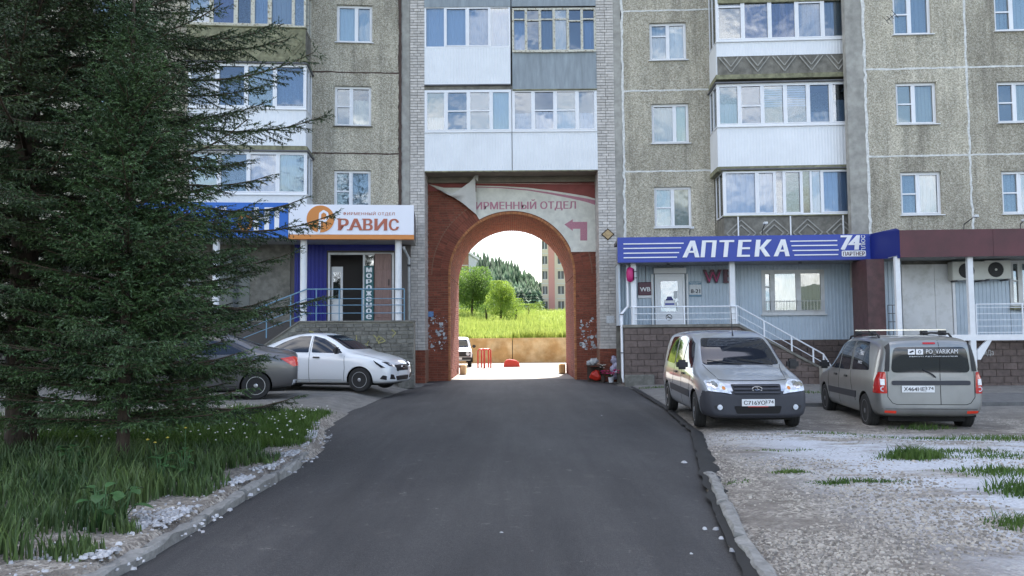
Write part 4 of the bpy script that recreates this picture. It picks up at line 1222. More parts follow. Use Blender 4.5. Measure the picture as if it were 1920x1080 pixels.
# white railing
rl = empty('handrail', FR.P(2, PB, FZT), 'white tubular handrail along the pharmacy porch and down its stairs', 'railing')
RZ = FR.px(1280, 575, PB - .1)[1]; rn = PB - .12; rq0 = FR.px(1186, 590, rn)[0]; rq1 = FR.px(1383, 590, rn)[0]
s = MB(FR); s.tube([(rq0, rn, RZ), (rq1, rn, RZ)], .023, 8)
for f_ in (.28, .62): s.tube([(rq0, rn, FZT + (RZ - FZT) * f_), (rq1, rn, FZT + (RZ - FZT) * f_)], .013, 6)
s.build('rail', 'rail_white', rl)
ex, ez = FR.px(1544, 664, rn); e2, ez2 = FR.px(1558, 686, rn)
s = MB(FR); s.tube([(rq1, rn, RZ), (ex, rn, ez), (e2, rn, ez2)], .023, 8)
for d_ in (.27, .48): s.tube([(rq1, rn, RZ - d_), (ex, rn, ez - d_)], .013, 6)
s.build('rail', 'rail_white', rl)
for x in (1188, 1283, 1381):
    a = FR.px(x, 590, rn)[0]; MB(FR).box(a - .02, a + .02, rn - .02, rn + .02, FZT, RZ).build('post', 'rail_white', rl)
for f_ in (.31, .63, .88, 1.0):
    a = rq1 + (ex - rq1) * f_; zt = RZ + (ez - RZ) * f_
    MB(FR).box(a - .02, a + .02, rn - .02, rn + .02, max(.05, zt - .80), zt).build('post', 'rail_white', rl)
MB(FR).box(e2 - .02, e2 + .02, rn - .02, rn + .02, .05, ez2).build('post', 'rail_white', rl)
s = MB(FR); s.tube([(rq0, rn, RZ), (rq0 - .12, rn - .5, RZ), (rq0 - .12, PW + .1, RZ)], .02, 6); s.build('rail', 'rail_white', rl)
# rain pipe at the corner of the porch
dp = empty('rain_pipe', FR.P(FR.px(1165, 600, 2.0)[0], 2.0, 0), 'pale rain pipe bending down beside the porch next to the right pillar', 'pipe')
a = FR.px(1178, 565, 1.8)[0]; b = FR.px(1165.5, 592, 1.9)[0]
MB(FR).tube([(a, 1.7, SZ0), (a, 1.7, FR.px(1178, 574, 1.8)[1]), (b, 1.9, FR.px(1166, 588, 1.9)[1]), (b, 1.9, .25), (b + .03, 2.05, .12)], .045, 8).build('pipe', 'rail_white', dp, smooth=True)
for z in (1.0, 2.2): MB(FR).box(b - .06, b + .06, 1.84, 1.96, z, z + .03).build('clamp', 'gutter', dp)

# ------------------------------------------------------------------ far right shopfront
TN = .3
mr_ = empty('burgundy_shop', FR2.P(3, RN, 0), 'shopfront under a plain burgundy canopy at the far right, with white posts', 'shopfront')
MZ0 = FR2.px(1800, 481, RN)[1]; MZ1 = FR2.px(1800, 430, RN)[1]
jr = FR2.px(2400, 455, RN)[0]
for i in range(4):
    a = J + (jr - J) * i / 4; b = J + (jr - J) * (i + 1) / 4
    MB(FR2).box(a + .003, b - .003, RN - .14, RN + .002 * (i % 2), MZ0, MZ1).build('fascia_panel', 'burgundy', mr_)
MB(FR2).box(J + .05, jr, TN - .2, RN - .15, MZ1 - .14, MZ1 - .03).build('canopy_roof', 'gutter', mr_)
s = MB(FR2); a = J - .1
while a < jr - .12:
    s.box(a, a + .07, TN, RN - .15, MZ0 + .03, MZ0 + .05); s.box(a + .07, a + .1, TN, RN - .15, MZ0 + .05, MZ0 + .07); a += .1
s.build('soffit', 'soffit_sheet', mr_)
BZ1 = FR2.px(1880, 627, RN - .15)[1]; BZ0 = FR2.px(1880, 638, RN - .15)[1]
qn = RN - .15
def UU(x, n): return FR2.px(x, 560, n)[0]
MB(FR2).box(UU(1740, qn), jr, qn - .12, qn, BZ0, BZ1).build('floor_beam', 'white_paint', mr_)
for x0, x1 in ((1681, 1690), (1817, 1827), (2090, 2100)):
    z = BZ0 if x0 > 1700 else .2
    MB(FR2).box(UU(x0, qn), UU(x1, qn), qn - .125, qn + .003, 0, MZ0 + .03).build('post', 'white_paint', mr_)
for sg, x in ((-1, 1815), (1, 1829)):
    a = UU(x, qn); MB(FR2).prism([(a, BZ0 - .55), (a + sg * .09, BZ0 - .55), (a + sg * .42, BZ0 - .002), (a + sg * .28, BZ0 - .002), (a, BZ0 - .28)][::sg], qn - .1, qn - .02).build('brace', 'white_paint', mr_)
MB(FR2).box(UU(1627, TN + .9), UU(1660, TN + .9), TN - .3, TN + .9, .3, MZ0 + .03).build('tiled_pier', 'maroon_tile', mr_)
FZ2 = BZ1
def sh2(x0, x1, z0_, z1_): MB(FR2).corr(UU(x0, TN), UU(x1, TN), z0_, z1_, TN, pitch=.115, depth=.02).build('cladding_sheet', 'cladding', mr_)
SC0 = FZ2 - .02
sh2(1655, 1692, SC0, MZ0 + .03); sh2(1788, 1893, SC0, MZ0 + .03)
v0, v1, vz0, vz1 = FR2.rect(1893, 488, 1990, 573, TN)
MB(FR2).corr(v0, v1, SC0, vz0, TN, pitch=.115, depth=.02).build('cladding_sheet', 'cladding', mr_)
MB(FR2).corr(v1, jr, SC0, MZ0 + .03, TN, pitch=.115, depth=.02).build('cladding_sheet', 'cladding', mr_)
MB(FR2).panel(UU(1640, TN), jr, 0, MZ0 + .05, TN - .15, TN - .01, [(v0 + .01, v1 - .01, vz0 + .01, vz1 - .01)]).build('backing_wall', 'concrete_dark', mr_)
glazing(FR2, v0, v1, vz0, vz1, TN + .02, [(.5, [.55], 'curtain_grey'), (1, [], 'curtain_white'), (1, [], 'curtain_white')], mr_, fm='worn_white', gm='shop_glass', th=.07, is_part=True)
MB(FR2).box(v0 - .03, v1, TN, TN + .22, vz0 - .12, vz0 - .01).build('window_sill', 'mossy_concrete', mr_)
MB(FR2).box(UU(1690, TN), UU(1751, TN), TN + .03, TN + .08, SC0, FR2.px(1730, 496, TN)[1]).build('door_leaf', 'worn_white', mr_, bevel=.006)
MB(FR2).box(UU(1751.6, TN), UU(1783, TN), TN + .03, TN + .075, SC0, FR2.px(1730, 496, TN)[1]).build('door_leaf', 'worn_white', mr_, bevel=.006)
MB(FR2).box(UU(1784, TN), UU(1789, TN), TN + .02, TN + .1, SC0, FR2.px(1730, 494, TN)[1]).build('door_frame', 'white_paint', mr_)
# plinth blocks below
pn2 = qn - .35
MB(FR2).box(UU(1600, TN), jr, TN, pn2 - .03, -.2, BZ0).build('plinth_core', 'plinth_mortar', mr_)
L = []; z = -.1; k = 0
a0 = UU(1600, pn2)
while z < BZ0 - .05:
    u = a0 - (BW / 2 if k % 2 else 0)
    while u < UU(2100, pn2):
        a, b = max(u, a0), u + BW
        if b - a > .06: L.append((a + .006, b - .006, z + .006, min(z + BH - .006, BZ0), pn2 + rr.uniform(-.005, .008)))
        u += BW
    z += BH; k += 1
L.sort(key=lambda q: -q[0])
lay(FR2, L, 'block', 'plinth_block', mr_, 260)
text_on(FR2, 'ПаиДа', UU(1829, pn2), UU(1858, pn2), FR2.px(1845, 668, pn2)[1], FR2.px(1845, 656, pn2)[1], pn2 + .012, 'chalk_scrawl', 'seam_white', mr_, weight=-.01, ext=.002)
gr = empty('porch_grille', FR2.P(UU(1870, qn), qn, FZ2), 'low white bar railing under the air conditioners, far right', 'railing')
s = MB(FR2); ga, gb = UU(1829, qn - .06), UU(1996, qn - .06); GZ = FR2.px(1870, 570, qn)[1]
for f_ in (.0, .22, .44, .66, .88, 1): s.tube([(ga, qn - .06, FZ2 + .06 + (GZ - FZ2 - .06) * f_), (gb, qn - .06, FZ2 + .06 + (GZ - FZ2 - .06) * f_)], .011 if f_ < 1 else .018, 6)
s.build('rail', 'rail_white', gr)
for a in (ga, UU(1916, qn - .06), gb): MB(FR2).box(a - .015, a + .015, qn - .08, qn - .04, FZ2, GZ).build('post', 'rail_white', gr)
g2 = MB(FR2)
for z in (0, .25, .5, .75, 1.0): g2.tube([(UU(1664, .9), .9, FZ2 - .1 + z), (UU(1681, .9), .9, FZ2 - .1 + z)], .012, 5)
for x in (1664, 1673, 1681): g2.tube([(UU(x, .9), .9, FZ2 - .1), (UU(x, .9), .9, FZ2 + .9)], .012, 5)
tag(g2.build('gate_grille', 'gutter', None), 'narrow dark wire grille between the maroon pier and the white post', 'grille')
def ac(x0, y0, x1, y1, label):
    n = TN + .42; u0, u1, a, b = FR2.rect(x0, y0, x1, y1, n)
    o = empty('air_conditioner', FR2.P((u0 + u1) / 2, n, a), label, 'air conditioner', 'air conditioner units under the burgundy canopy')
    MB(FR2).box(u0, u1, n - .3, n, a, b).build('case', 'ac_case', o, bevel=.012)
    uc, zc_, r = u0 + (u1 - u0) * .42, (a + b) / 2, (b - a) * .40
    f_ = MB(FR2).lathe([(r, 0), (r, .006), (r * .98, .012)], (uc, n + .0, zc_), 20, 'n').build('fan_opening', 'black_plastic', o)
    s = MB(FR2)
    for rr_ in (.25, .45, .65, .85, 1): s.tube([(uc + r * rr_ * math.cos(t), n + .02, zc_ + r * rr_ * math.sin(t)) for t in np.linspace(0, 2 * PI, 17)], .004, 4)
    s.build('fan_guard', 'dark_metal', o)
    MB(FR2).lathe([(.0, .03), (r * .16, .028), (r * .16, .014)], (uc, n, zc_), 10, 'n').build('fan_hub', 'ac_case', o)
    s = MB(FR2)
    for q in (u0 + .1, u1 - .12): s.box(q, q + .03, TN, n + .02, a - .05, a - .004)
    s.build('bracket', 'gutter', o)
ac(1786, 490, 1848, 525, 'beige air conditioner unit partly behind the white post, left one of two')
ac(1846, 488, 1896, 523, 'beige air conditioner unit with dark fan beside the window, right one of two')
arm_lamp(FR2, 1807, 431, 1829, 405, RN - .1, 'small lamp on a long dark arm above the burgundy canopy')
arm_lamp(FR2, 1913, 431, 1922, 412, RN - .1, 'small lamp on a dark arm above the burgundy canopy, at the picture edge')
# aerial by a window
an = empty('tv_aerial', FR2.P(FR2.px(1690, 38, .3)[0], .1, FR2.px(1690, 38, .3)[1]), 'dark television aerial on a bracket beside an upper window', 'aerial')
au, az = FR2.px(1668, 33, .45)
s = MB(FR2); s.tube([(au + .28, 0, az - .02), (au + .1, .4, az - .06), (au, .5, az)], .014, 5); s.build('bracket', 'rail_white', an)
s = MB(FR2); s.tube([(au - .12, .5, az - .12), (au + .16, .5, az + .10)], .012, 5)
for f_, l in ((0, .16), (.3, .13), (.6, .11), (.95, .2)):
    c0 = (au - .12 + .28 * f_, az - .12 + .22 * f_); s.tube([(c0[0] - l * .5, .5, c0[1] + l * .65), (c0[0] + l * .5, .5, c0[1] - l * .65)], .009, 5)
s.build('antenna_rods', 'dark_metal', an)

# ------------------------------------------------------------------ left shopfront (orange and white sign)
LN = 2.3
lf = empty('corner_shop', FL.P(-1.5, LN, 0), 'shopfront left of the archway with an open brown door behind a blue railing', 'shopfront')
rs = empty('orange_white_sign', FL.P(-1.2, LN, 4), 'white shop sign with orange lettering РАВИС, round emblem and orange lower band', 'shop sign')
def LU(x, n=LN, y=415): return FL.px(x, y, n)[0]
def LZ(y, n=LN, x=680): return FL.px(x, y, n)[1]
a, b = LU(541), LU(776)
MB(FL).box(a, b, LN - .2, LN, LZ(440), LZ(384)).build('sign_board', 'sign_white', rs, bevel=.005)
MB(FL).box(a, b + .002, LN - .205, LN + .003, LZ(448.5), LZ(440.2)).build('lower_band', 'sign_orange', rs)
text_on(FL, 'ФИРМЕННЫЙ ОТДЕЛ', LU(643), LU(740), LZ(404.5), LZ(396.5), LN + .001, 'lettering', 'brick_terracotta', rs, weight=.012, ext=.004, spacing=1.1)
def serif_text(txt, x0s, ya, yb):
    z0_, z1_ = LZ(yb), LZ(ya); H = z1_ - z0_
    for ch, (p, q) in zip(txt, x0s):
        s = MB(FL); ua, ub = LU(p), LU(q)
        text_on(FL, ch, ua, ub, z0_, z1_, LN + .001, '', '', None, weight=.035, ext=.018, mb=s)
        feet = {'Р': [(0, 0)], 'А': [(0, 0), (1, 0)], 'В': [], 'И': [(0, 0), (1, 0), (0, 1), (1, 1)], 'С': []}[ch]
        w_ = ub - ua
        for fx, fz in feet:
            c = ua + (.13 if fx == 0 else .87) * w_ if ch != 'А' else ua + fx * w_
            s.box(c - .055, c + .055, LN + .001, LN + .0185, z0_ + fz * (H - .028), z0_ + fz * (H - .028) + .028)
        if ch in 'РВ':
            s.box(ua - .035, ua + .04, LN + .001, LN + .0185, z0_, z0_ + .028) if ch == 'В' else None
            s.box(ua - .035, ua + .04, LN + .001, LN + .0185, z1_ - .028, z1_)
        s.build('letter', 'brick_terracotta', rs, fix=False)
serif_text('РАВИС', [(634, 654), (654, 680), (681, 699), (702, 726), (729, 748)], 410, 432)
c0 = (LU(601), LZ(411)); R_ = LU(627) - LU(601)
s = MB(FL).lathe([(R_ + .02, .001), (R_ + .02, .008)], (c0[0], LN, c0[1]), 32, 'n').build('emblem_rim', 'sign_white', rs)
MB(FL).lathe([(R_, .0085), (R_, .016)], (c0[0], LN, c0[1]), 32, 'n').build('emblem', 'sign_orange', rs)
s = MB(FL)
pth = [(c0[0] + R_ * x, c0[1] + R_ * z) for x, z in ((-.12, -1.0), (-.05, -.55), (-.05, .0), (-.02, .40), (.22, .58), (.48, .42), (.52, .1), (.35, -.14), (.12, -.12))]
for (u_, z_), (u2, z2) in zip(pth, pth[1:]):
    L_ = math.hypot(u2 - u_, z2 - z_); x, y = -(z2 - z_) / L_ * .035, (u2 - u_) / L_ * .035
    s.prism([(u_ + x, z_ + y), (u2 + x, z2 + y), (u2 - x, z2 - y), (u_ - x, z_ - y)], LN + .0165, LN + .019)
for x, z in pth: s.lathe([(.035, .0167), (.035, .0192)], (x, LN, z), 8, 'n')
s.build('emblem_curl', 'sign_white', rs)
bs = empty('blue_shop_sign', FL.P(LU(420), LN, 4), 'blue shop sign with white and orange letters, half hidden behind the spruce', 'shop sign')
a2, b2 = LU(230), LU(540)
MB(FL).box(a2, b2, LN - .2, LN - .004, LZ(446), LZ(381)).build('sign_board', 'sign_light_blue', bs, bevel=.005)
text_on(FL, 'КИ', LU(404), LU(424), LZ(398), LZ(389), LN - .003, 'lettering', 'letter_white', bs, weight=.02)
text_on(FL, 'НТ', LU(476), LU(533), LZ(433), LZ(390), LN - .003, 'lettering', 'letter_white', bs, weight=.06, ext=.02)
text_on(FL, 'О', LU(446), LU(474), LZ(433), LZ(403), LN - .003, 'lettering', 'sign_orange', bs, weight=.04, ext=.02)
# canopy
cz0 = LZ(448.5) + .01
MB(FL).box(LU(150), LU(776), .4, LN - .21, cz0, cz0 + .06).build('soffit', 'soffit_sheet', lf)
MB(FL).box(LU(150), LU(776), .4, LN - .21, cz0 + .065, LZ(392)).build('canopy_roof', 'gutter', lf)
wn = .7
FZL = LZ(601, 2.2)
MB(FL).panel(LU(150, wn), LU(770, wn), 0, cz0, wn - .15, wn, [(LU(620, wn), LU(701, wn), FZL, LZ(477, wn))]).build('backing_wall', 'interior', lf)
MB(FL).corr(LU(553, wn), LU(613, wn), FZL, cz0, wn + .005, pitch=.13, depth=.03).build('blue_cladding_sheet', 'blue_cladding', lf)
MB(FL).box(LU(613, wn), LU(745, wn), wn + .002, wn + .04, LZ(470, wn), cz0).build('blue_cladding_sheet', 'blue_cladding', lf)
for x in (616, 681, 735): MB(FL).box(LU(x, wn), LU(x + 4, wn), wn, wn + .06, FZL, LZ(474, wn)).build('door_frame', 'worn_white', lf)
MB(FL).box(LU(616, wn), LU(739, wn), wn, wn + .055, LZ(478, wn), LZ(474, wn) + .0).build('door_frame', 'worn_white', lf)
d = MB(FL).panel(LU(622, wn), LU(643, wn), FZL, LZ(500, wn), wn - .06, wn - .02, [(LU(625, wn), LU(639, wn), LZ(560, wn), LZ(510, wn))]).build('inner_door', 'worn_white', lf)
MB(FL).box(LU(625, wn), LU(639, wn), wn - .045, wn - .038, LZ(560, wn), LZ(510, wn)).build('pane', 'shop_glass', d)
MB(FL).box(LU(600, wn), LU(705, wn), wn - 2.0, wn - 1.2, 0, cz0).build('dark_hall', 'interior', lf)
bdr = MB(FL).box(LU(703, wn), LU(734, wn), wn + .045, wn + .10, FZL + .01, LZ(476, wn)).build('brown_door', 'brown_door', lf, bevel=.006)
for i in range(2):
    for j, (ya, yb) in enumerate(((482, 506), (510, 540), (546, 570), (575, 596))):
        x0 = 705.5 + i * 14; MB(FL).box(LU(x0, wn), LU(x0 + 11, wn), wn + .101, wn + .112, LZ(yb, wn), LZ(ya, wn)).build('door_panel', 'brown_door', bdr, bevel=.005)
MB(FL).box(LU(729, wn), LU(730.5, wn), wn + .1, wn + .14, LZ(536, wn), LZ(524, wn)).build('handle', 'black_plastic', bdr)
gs = MB(FL).box(LU(684, wn), LU(701, wn), wn + .065, wn + .09, FZL + .02, LZ(499, wn)).build('ice_cream_sign', 'teal_sign', None)
tag(gs, 'tall teal strip sign with vertical white letters мороженое by the open door', 'sign')
zt, zb_ = LZ(501, wn), FZL + .05
for i, ch in enumerate('мороженое'):
    h = (zt - zb_) / 9; z = zt - h * (i + 1)
    text_on(FL, ch, LU(687, wn), LU(698, wn), z + h * .12, z + h * .9, wn + .091, 'letter', 'letter_white', gs, weight=.05, ext=.004)
MB(FL).box(LU(684, wn), LU(701, wn), wn + .02, wn + .03, LZ(498, wn), LZ(479, wn)).build('door_transom', 'shop_glass', lf)
for x0, x1 in ((740.5, 753.5), (563, 577), (400, 413)):
    MB(FL).lathe([(.105, 0), (.105, cz0 - FZL)], (LU((x0 + x1) / 2, LN - .35), LN - .35, FZL), 14).build('column', 'white_paint', lf, smooth=False)
# blue and grey lower wall behind the spruce
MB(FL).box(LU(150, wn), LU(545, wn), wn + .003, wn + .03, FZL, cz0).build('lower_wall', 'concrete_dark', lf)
for x in (230, 320, 410): MB(FL).box(LU(x, wn), LU(x + 60, wn), wn + .032, wn + .05, LZ(575, wn), LZ(480, wn)).build('shop_window', 'far_glass', lf)
# porch wall of irregular dark bricks
lp = empty('left_porch', FL.P(-1.5, 2.2, 0), 'dark brick porch wall with yellow spray scrawls behind the white car', 'porch')
ln2 = 2.2
x_r, x_l, x_s = LU(776, ln2, 660), LU(560, ln2, 620), LU(440, ln2, 660)
MB(FL).prism([(x_s, 0), (x_r, 0), (x_r, FZL - .05), (x_l, FZL - .05), (x_s, .75)], wn + .01, ln2 - .03).build('porch_core', 'stone_mortar', lp)
MB(FL).box(x_l, x_r + .02, wn + .01, ln2 + .03, FZL - .048, FZL).build('coping', 'concrete_dark', lp)
MB(FL).prism([(x_s - .02, .70), (x_l - .003, FZL - .05), (x_l - .003, FZL), (x_s - .02, .76)], wn + .9, ln2 + .03).build('coping', 'concrete_dark', lp)
L = []; z = .02; k = 0; q = random.Random(8)
while z < FZL - .1:
    h = q.choice([.10, .12, .13]); u = x_s - q.uniform(0, .2)
    while u < x_r - .02:
        l = q.uniform(.2, .34); a, b = max(u, x_s), min(u + l, x_r)
        top = FZL - .055 if a > x_l else .7 + (FZL - .77) * (a - x_s) / (x_l - x_s)
        if b - a > .05 and z + h < top: L.append((a + .007, b - .007, z + .007, z + h - .007, ln2 + q.uniform(-.008, .014)))
        u += l
    z += h
lay(FL, sorted(L, key=lambda t: -t[0]), 'block', 'stone_block', lp, 280, depth=.07)
mat('spray_yellow', (.33, .31, .13), .8, var=.3, scale=20)
s = MB(FL); q = random.Random(4)
for (x, y) in ((594, 637), (606, 645), (648, 640), (660, 648), (700, 628), (710, 645), (722, 640), (690, 650), (735, 632)):
    p = [(x, y)]
    for j in range(4): p.append((p[-1][0] + q.uniform(-9, 9), p[-1][1] + q.uniform(-10, 10)))
    for (x0, y0), (x1, y1) in zip(p, p[1:]):
        a, b = (LU(x0, ln2, y0), LZ(y0, ln2, x0)), (LU(x1, ln2, y1), LZ(y1, ln2, x1)); L_ = math.hypot(b[0] - a[0], b[1] - a[1]) + 1e-6
        nx, nz = -(b[1] - a[1]) / L_ * .013, (b[0] - a[0]) / L_ * .013
        s.prism([(a[0] + nx, a[1] + nz), (b[0] + nx, b[1] + nz), (b[0] - nx, b[1] - nz), (a[0] - nx, a[1] - nz)], ln2 + .015, ln2 + .017)
s.build('spray_scrawl', 'spray_yellow', lp)
ft = MB(FL).box(LU(746, ln2 + .3, 710), LU(777, ln2 + .3, 710), ln2 + .05, ln2 + .42, 0, .42).build('footing', 'stone_block', lp, bevel=.02)
rb = empty('blue_handrail', FL.P(-1.6, ln2, FZL), 'blue tubular railing along the left shop porch', 'railing')
rn2 = ln2 - .08; ra, rb_ = LU(575, rn2, 560), LU(758, rn2, 560); RZ2 = LZ(542, rn2)
s = MB(FL)
for y, r in ((542, .022), (560, .013), (572, .013), (587, .013)): s.tube([(ra, rn2, LZ(y, rn2)), (rb_, rn2, LZ(y, rn2))], r, 6)
for y, r in ((542, .022), (560, .013), (572, .013), (587, .013)): s.tube([(ra, rn2, LZ(y, rn2)), (LU(455, rn2, 600), rn2, LZ(y, rn2) - .75)], r, 6)
s.build('rail', 'rail_blue', rb)
for x in (593, 636, 679, 758, 545, 500): 
    a = LU(x, rn2, 570); dz = 0 if x > 575 else (575 - x) / 120 * .75
    MB(FL).box(a - .016, a + .016, rn2 - .016, rn2 + .016, max(FZL - dz - .05, 0), RZ2 - dz).build('post', 'rail_blue', rb)
dp = empty('rain_pipe', FL.P(LU(766, 1.8), 1.8, 0), 'grey rain pipe with a bend beside the left white brick pillar', 'pipe')
a, b = LU(757, 1.9, 460), LU(767, 1.6, 500)
MB(FL).tube([(a, 1.9, LZ(462, 1.9)), (a + .02, 1.9, LZ(468, 1.9)), (b, 1.6, LZ(484, 1.6)), (b, 1.6, .3)], .045, 8).build('pipe', 'joint_grey', dp, smooth=True)
MB(FL).box(b - .055, b + .055, 1.54, 1.66, LZ(500, 1.6), LZ(496, 1.6)).build('clamp', 'black_plastic', dp)

# ------------------------------------------------------------------ ground
def sstep(a, b, x):
    t = max(0.0, min(1.0, (x - a) / (b - a))); return t * t * (3 - 2 * t)
_LE = [ground_at(x, y) for x, y in ((60, 1130), (200, 1080), (330, 1005), (450, 932), (540, 884), (592, 845), (602, 805), (655, 770), (715, 746), (778, 724))]
_RE = [ground_at(x, y) for x, y in ((1435, 1130), (1402, 1080), (1345, 960), (1322, 900), (1310, 850), (1300, 812), (1246, 765), (1192, 732), (1168, 720))]
_LE.sort(key=lambda p: p[1]); _RE.sort(key=lambda p: p[1])
def interp(T, y):
    if y <= T[0][1]: 
        (a, b), (c, d) = T[0], T[1]; return a + (c - a) * max(-6, (y - b)) / (d - b)
    for (a, b), (c, d) in zip(T, T[1:]):
        if y <= d: return a + (c - a) * (y - b) / (d - b)
    return T[-1][0]
def xl(y): return interp(_LE, y) if y < 25 else -2.9
def xr(y): return interp(_RE, y) if y < 25 else 3.3
def gz(x, y):
    if y > 26.5:
        return 0.0
    L_, R_ = xl(y), xr(y)
    n = noise.noise((x * .55, y * .55, 3)) * .035 + noise.noise((x * 2.1, y * 2.1, 9)) * .012
    if x < L_:
        h = sstep(0, .9, L_ - x); base = .16 * h if y > 15.5 else (.10 + .07 * sstep(.2, 2, L_ - x))
        if 15.5 < y < 17: base = .16 * h * sstep(15.5, 17, y) + (.10 + .07 * sstep(.2, 2, L_ - x)) * (1 - sstep(15.5, 17, y))
        return base + n * h
    if x > R_:
        h = sstep(0, .8, x - R_)
        return -.04 * (1 - sstep(.05, .3, x - R_)) + h * (.035 + n * 1.0) * (1 if y < 13 else .6) - .07 * sstep(4.5, 6, x) * sstep(11, 13, y) * (1 - sstep(19, 22, y)) + (0.03 if y < 9 else .02 * sstep(13, 9, y))
    return -.04
mat('far_ground', (.05, .06, .03), .95, var=.3, scale=.3)

def ground_material():
    m = bpy.data.materials.new('dirt_and_gravel'); m.use_nodes = True
    t = m.node_tree; N, L = t.nodes, t.links; b = N['Principled BSDF']; b.inputs['Roughness'].default_value = .95
    g = N.new('ShaderNodeNewGeometry')
    def nz(scale, det=6, rough=.6, off=(0, 0, 0), st=(1, 1, 1)):
        mp_ = N.new('ShaderNodeMapping'); mp_.inputs['Location'].default_value = off; mp_.inputs['Scale'].default_value = st
        n = N.new('ShaderNodeTexNoise'); n.inputs['Scale'].default_value = scale; n.inputs['Detail'].default_value = det; n.inputs['Roughness'].default_value = rough
        L.new(g.outputs['Position'], mp_.inputs[0]); L.new(mp_.outputs[0], n.inputs['Vector']); return n.outputs['Fac']
    def ramp(f, a, b_, c1=(0, 0, 0, 1), c2=(1, 1, 1, 1)):
        r = N.new('ShaderNodeValToRGB'); r.color_ramp.elements[0].position = a; r.color_ramp.elements[1].position = b_
        r.color_ramp.elements[0].color = c1; r.color_ramp.elements[1].color = c2; L.new(f, r.inputs[0]); return r.outputs[0]
    def mix(f, a, b_, blend='MIX'):
        x = N.new('ShaderNodeMix'); x.data_type = 'RGBA'; x.blend_type = blend
        if isinstance(f, float): x.inputs[0].default_value = f
        else: L.new(f, x.inputs[0])
        for s, v in ((6, a), (7, b_)):
            if isinstance(v, tuple): x.inputs[s].default_value = v
            else: L.new(v, x.inputs[s])
        return x.outputs[2]
    vo = N.new('ShaderNodeTexVoronoi'); vo.inputs['Scale'].default_value = 34; L.new(g.outputs['Position'], vo.inputs['Vector'])
    sp = N.new('ShaderNodeSeparateColor'); L.new(vo.outputs['Color'], sp.inputs[0])
    stones = ramp(sp.outputs[0], .0, 1.0, (.13, .11, .09, 1), (.50, .46, .40, 1))
    dirt = ramp(nz(5, 8, .7), .3, .7, (.125, .105, .088, 1), (.26, .235, .205, 1))
    base = mix(ramp(nz(.9, 7, .7, (4, 2, 0)), .44, .56), dirt, stones)
    white = ramp(nz(30, 3, .6), .3, .7, (.42, .43, .46, 1), (.64, .66, .70, 1))
    # spilled white lime dust only on the right-hand yard
    sx = N.new('ShaderNodeSeparateXYZ'); L.new(g.outputs['Position'], sx.inputs[0])
    mx_ = N.new('ShaderNodeMapRange'); mx_.inputs[1].default_value = 2.6; mx_.inputs[2].default_value = 4.0; L.new(sx.outputs[0], mx_.inputs[0])
    my_ = N.new('ShaderNodeMapRange'); my_.inputs[1].default_value = 13.2; my_.inputs[2].default_value = 12.2; L.new(sx.outputs[1], my_.inputs[0])
    mm = N.new('ShaderNodeMath'); mm.operation = 'MULTIPLY'; L.new(mx_.outputs[0], mm.inputs[0]); L.new(my_.outputs[0], mm.inputs[1])
    patch = ramp(nz(.62, 9, .72, (7.7, 3.1, 0), (.55, 1.25, 1)), .40, .50)
    m2 = N.new('ShaderNodeMath'); m2.operation = 'MULTIPLY'; L.new(mm.outputs[0], m2.inputs[0]); L.new(patch, m2.inputs[1])
    col = mix(m2.outputs[0], base, white)
    # older hard surface of the parking strip
    fy = N.new('ShaderNodeMapRange'); fy.inputs[1].default_value = 14.5; fy.inputs[2].default_value = 17.5; L.new(sx.outputs[1], fy.inputs[0])
    pad = ramp(nz(3, 8, .7, (1, 9, 0)), .3, .7, (.13, .125, .115, 1), (.25, .24, .225, 1))
    col = mix(fy.outputs[0], col, pad)
    L.new(col, b.inputs['Base Color'])
    bp_n = N.new('ShaderNodeBump'); bp_n.inputs['Distance'].default_value = .02; L.new(vo.outputs['Distance'], bp_n.inputs['Height']); L.new(bp_n.outputs[0], b.inputs['Normal'])
    MATS['dirt'] = m
ground_material()
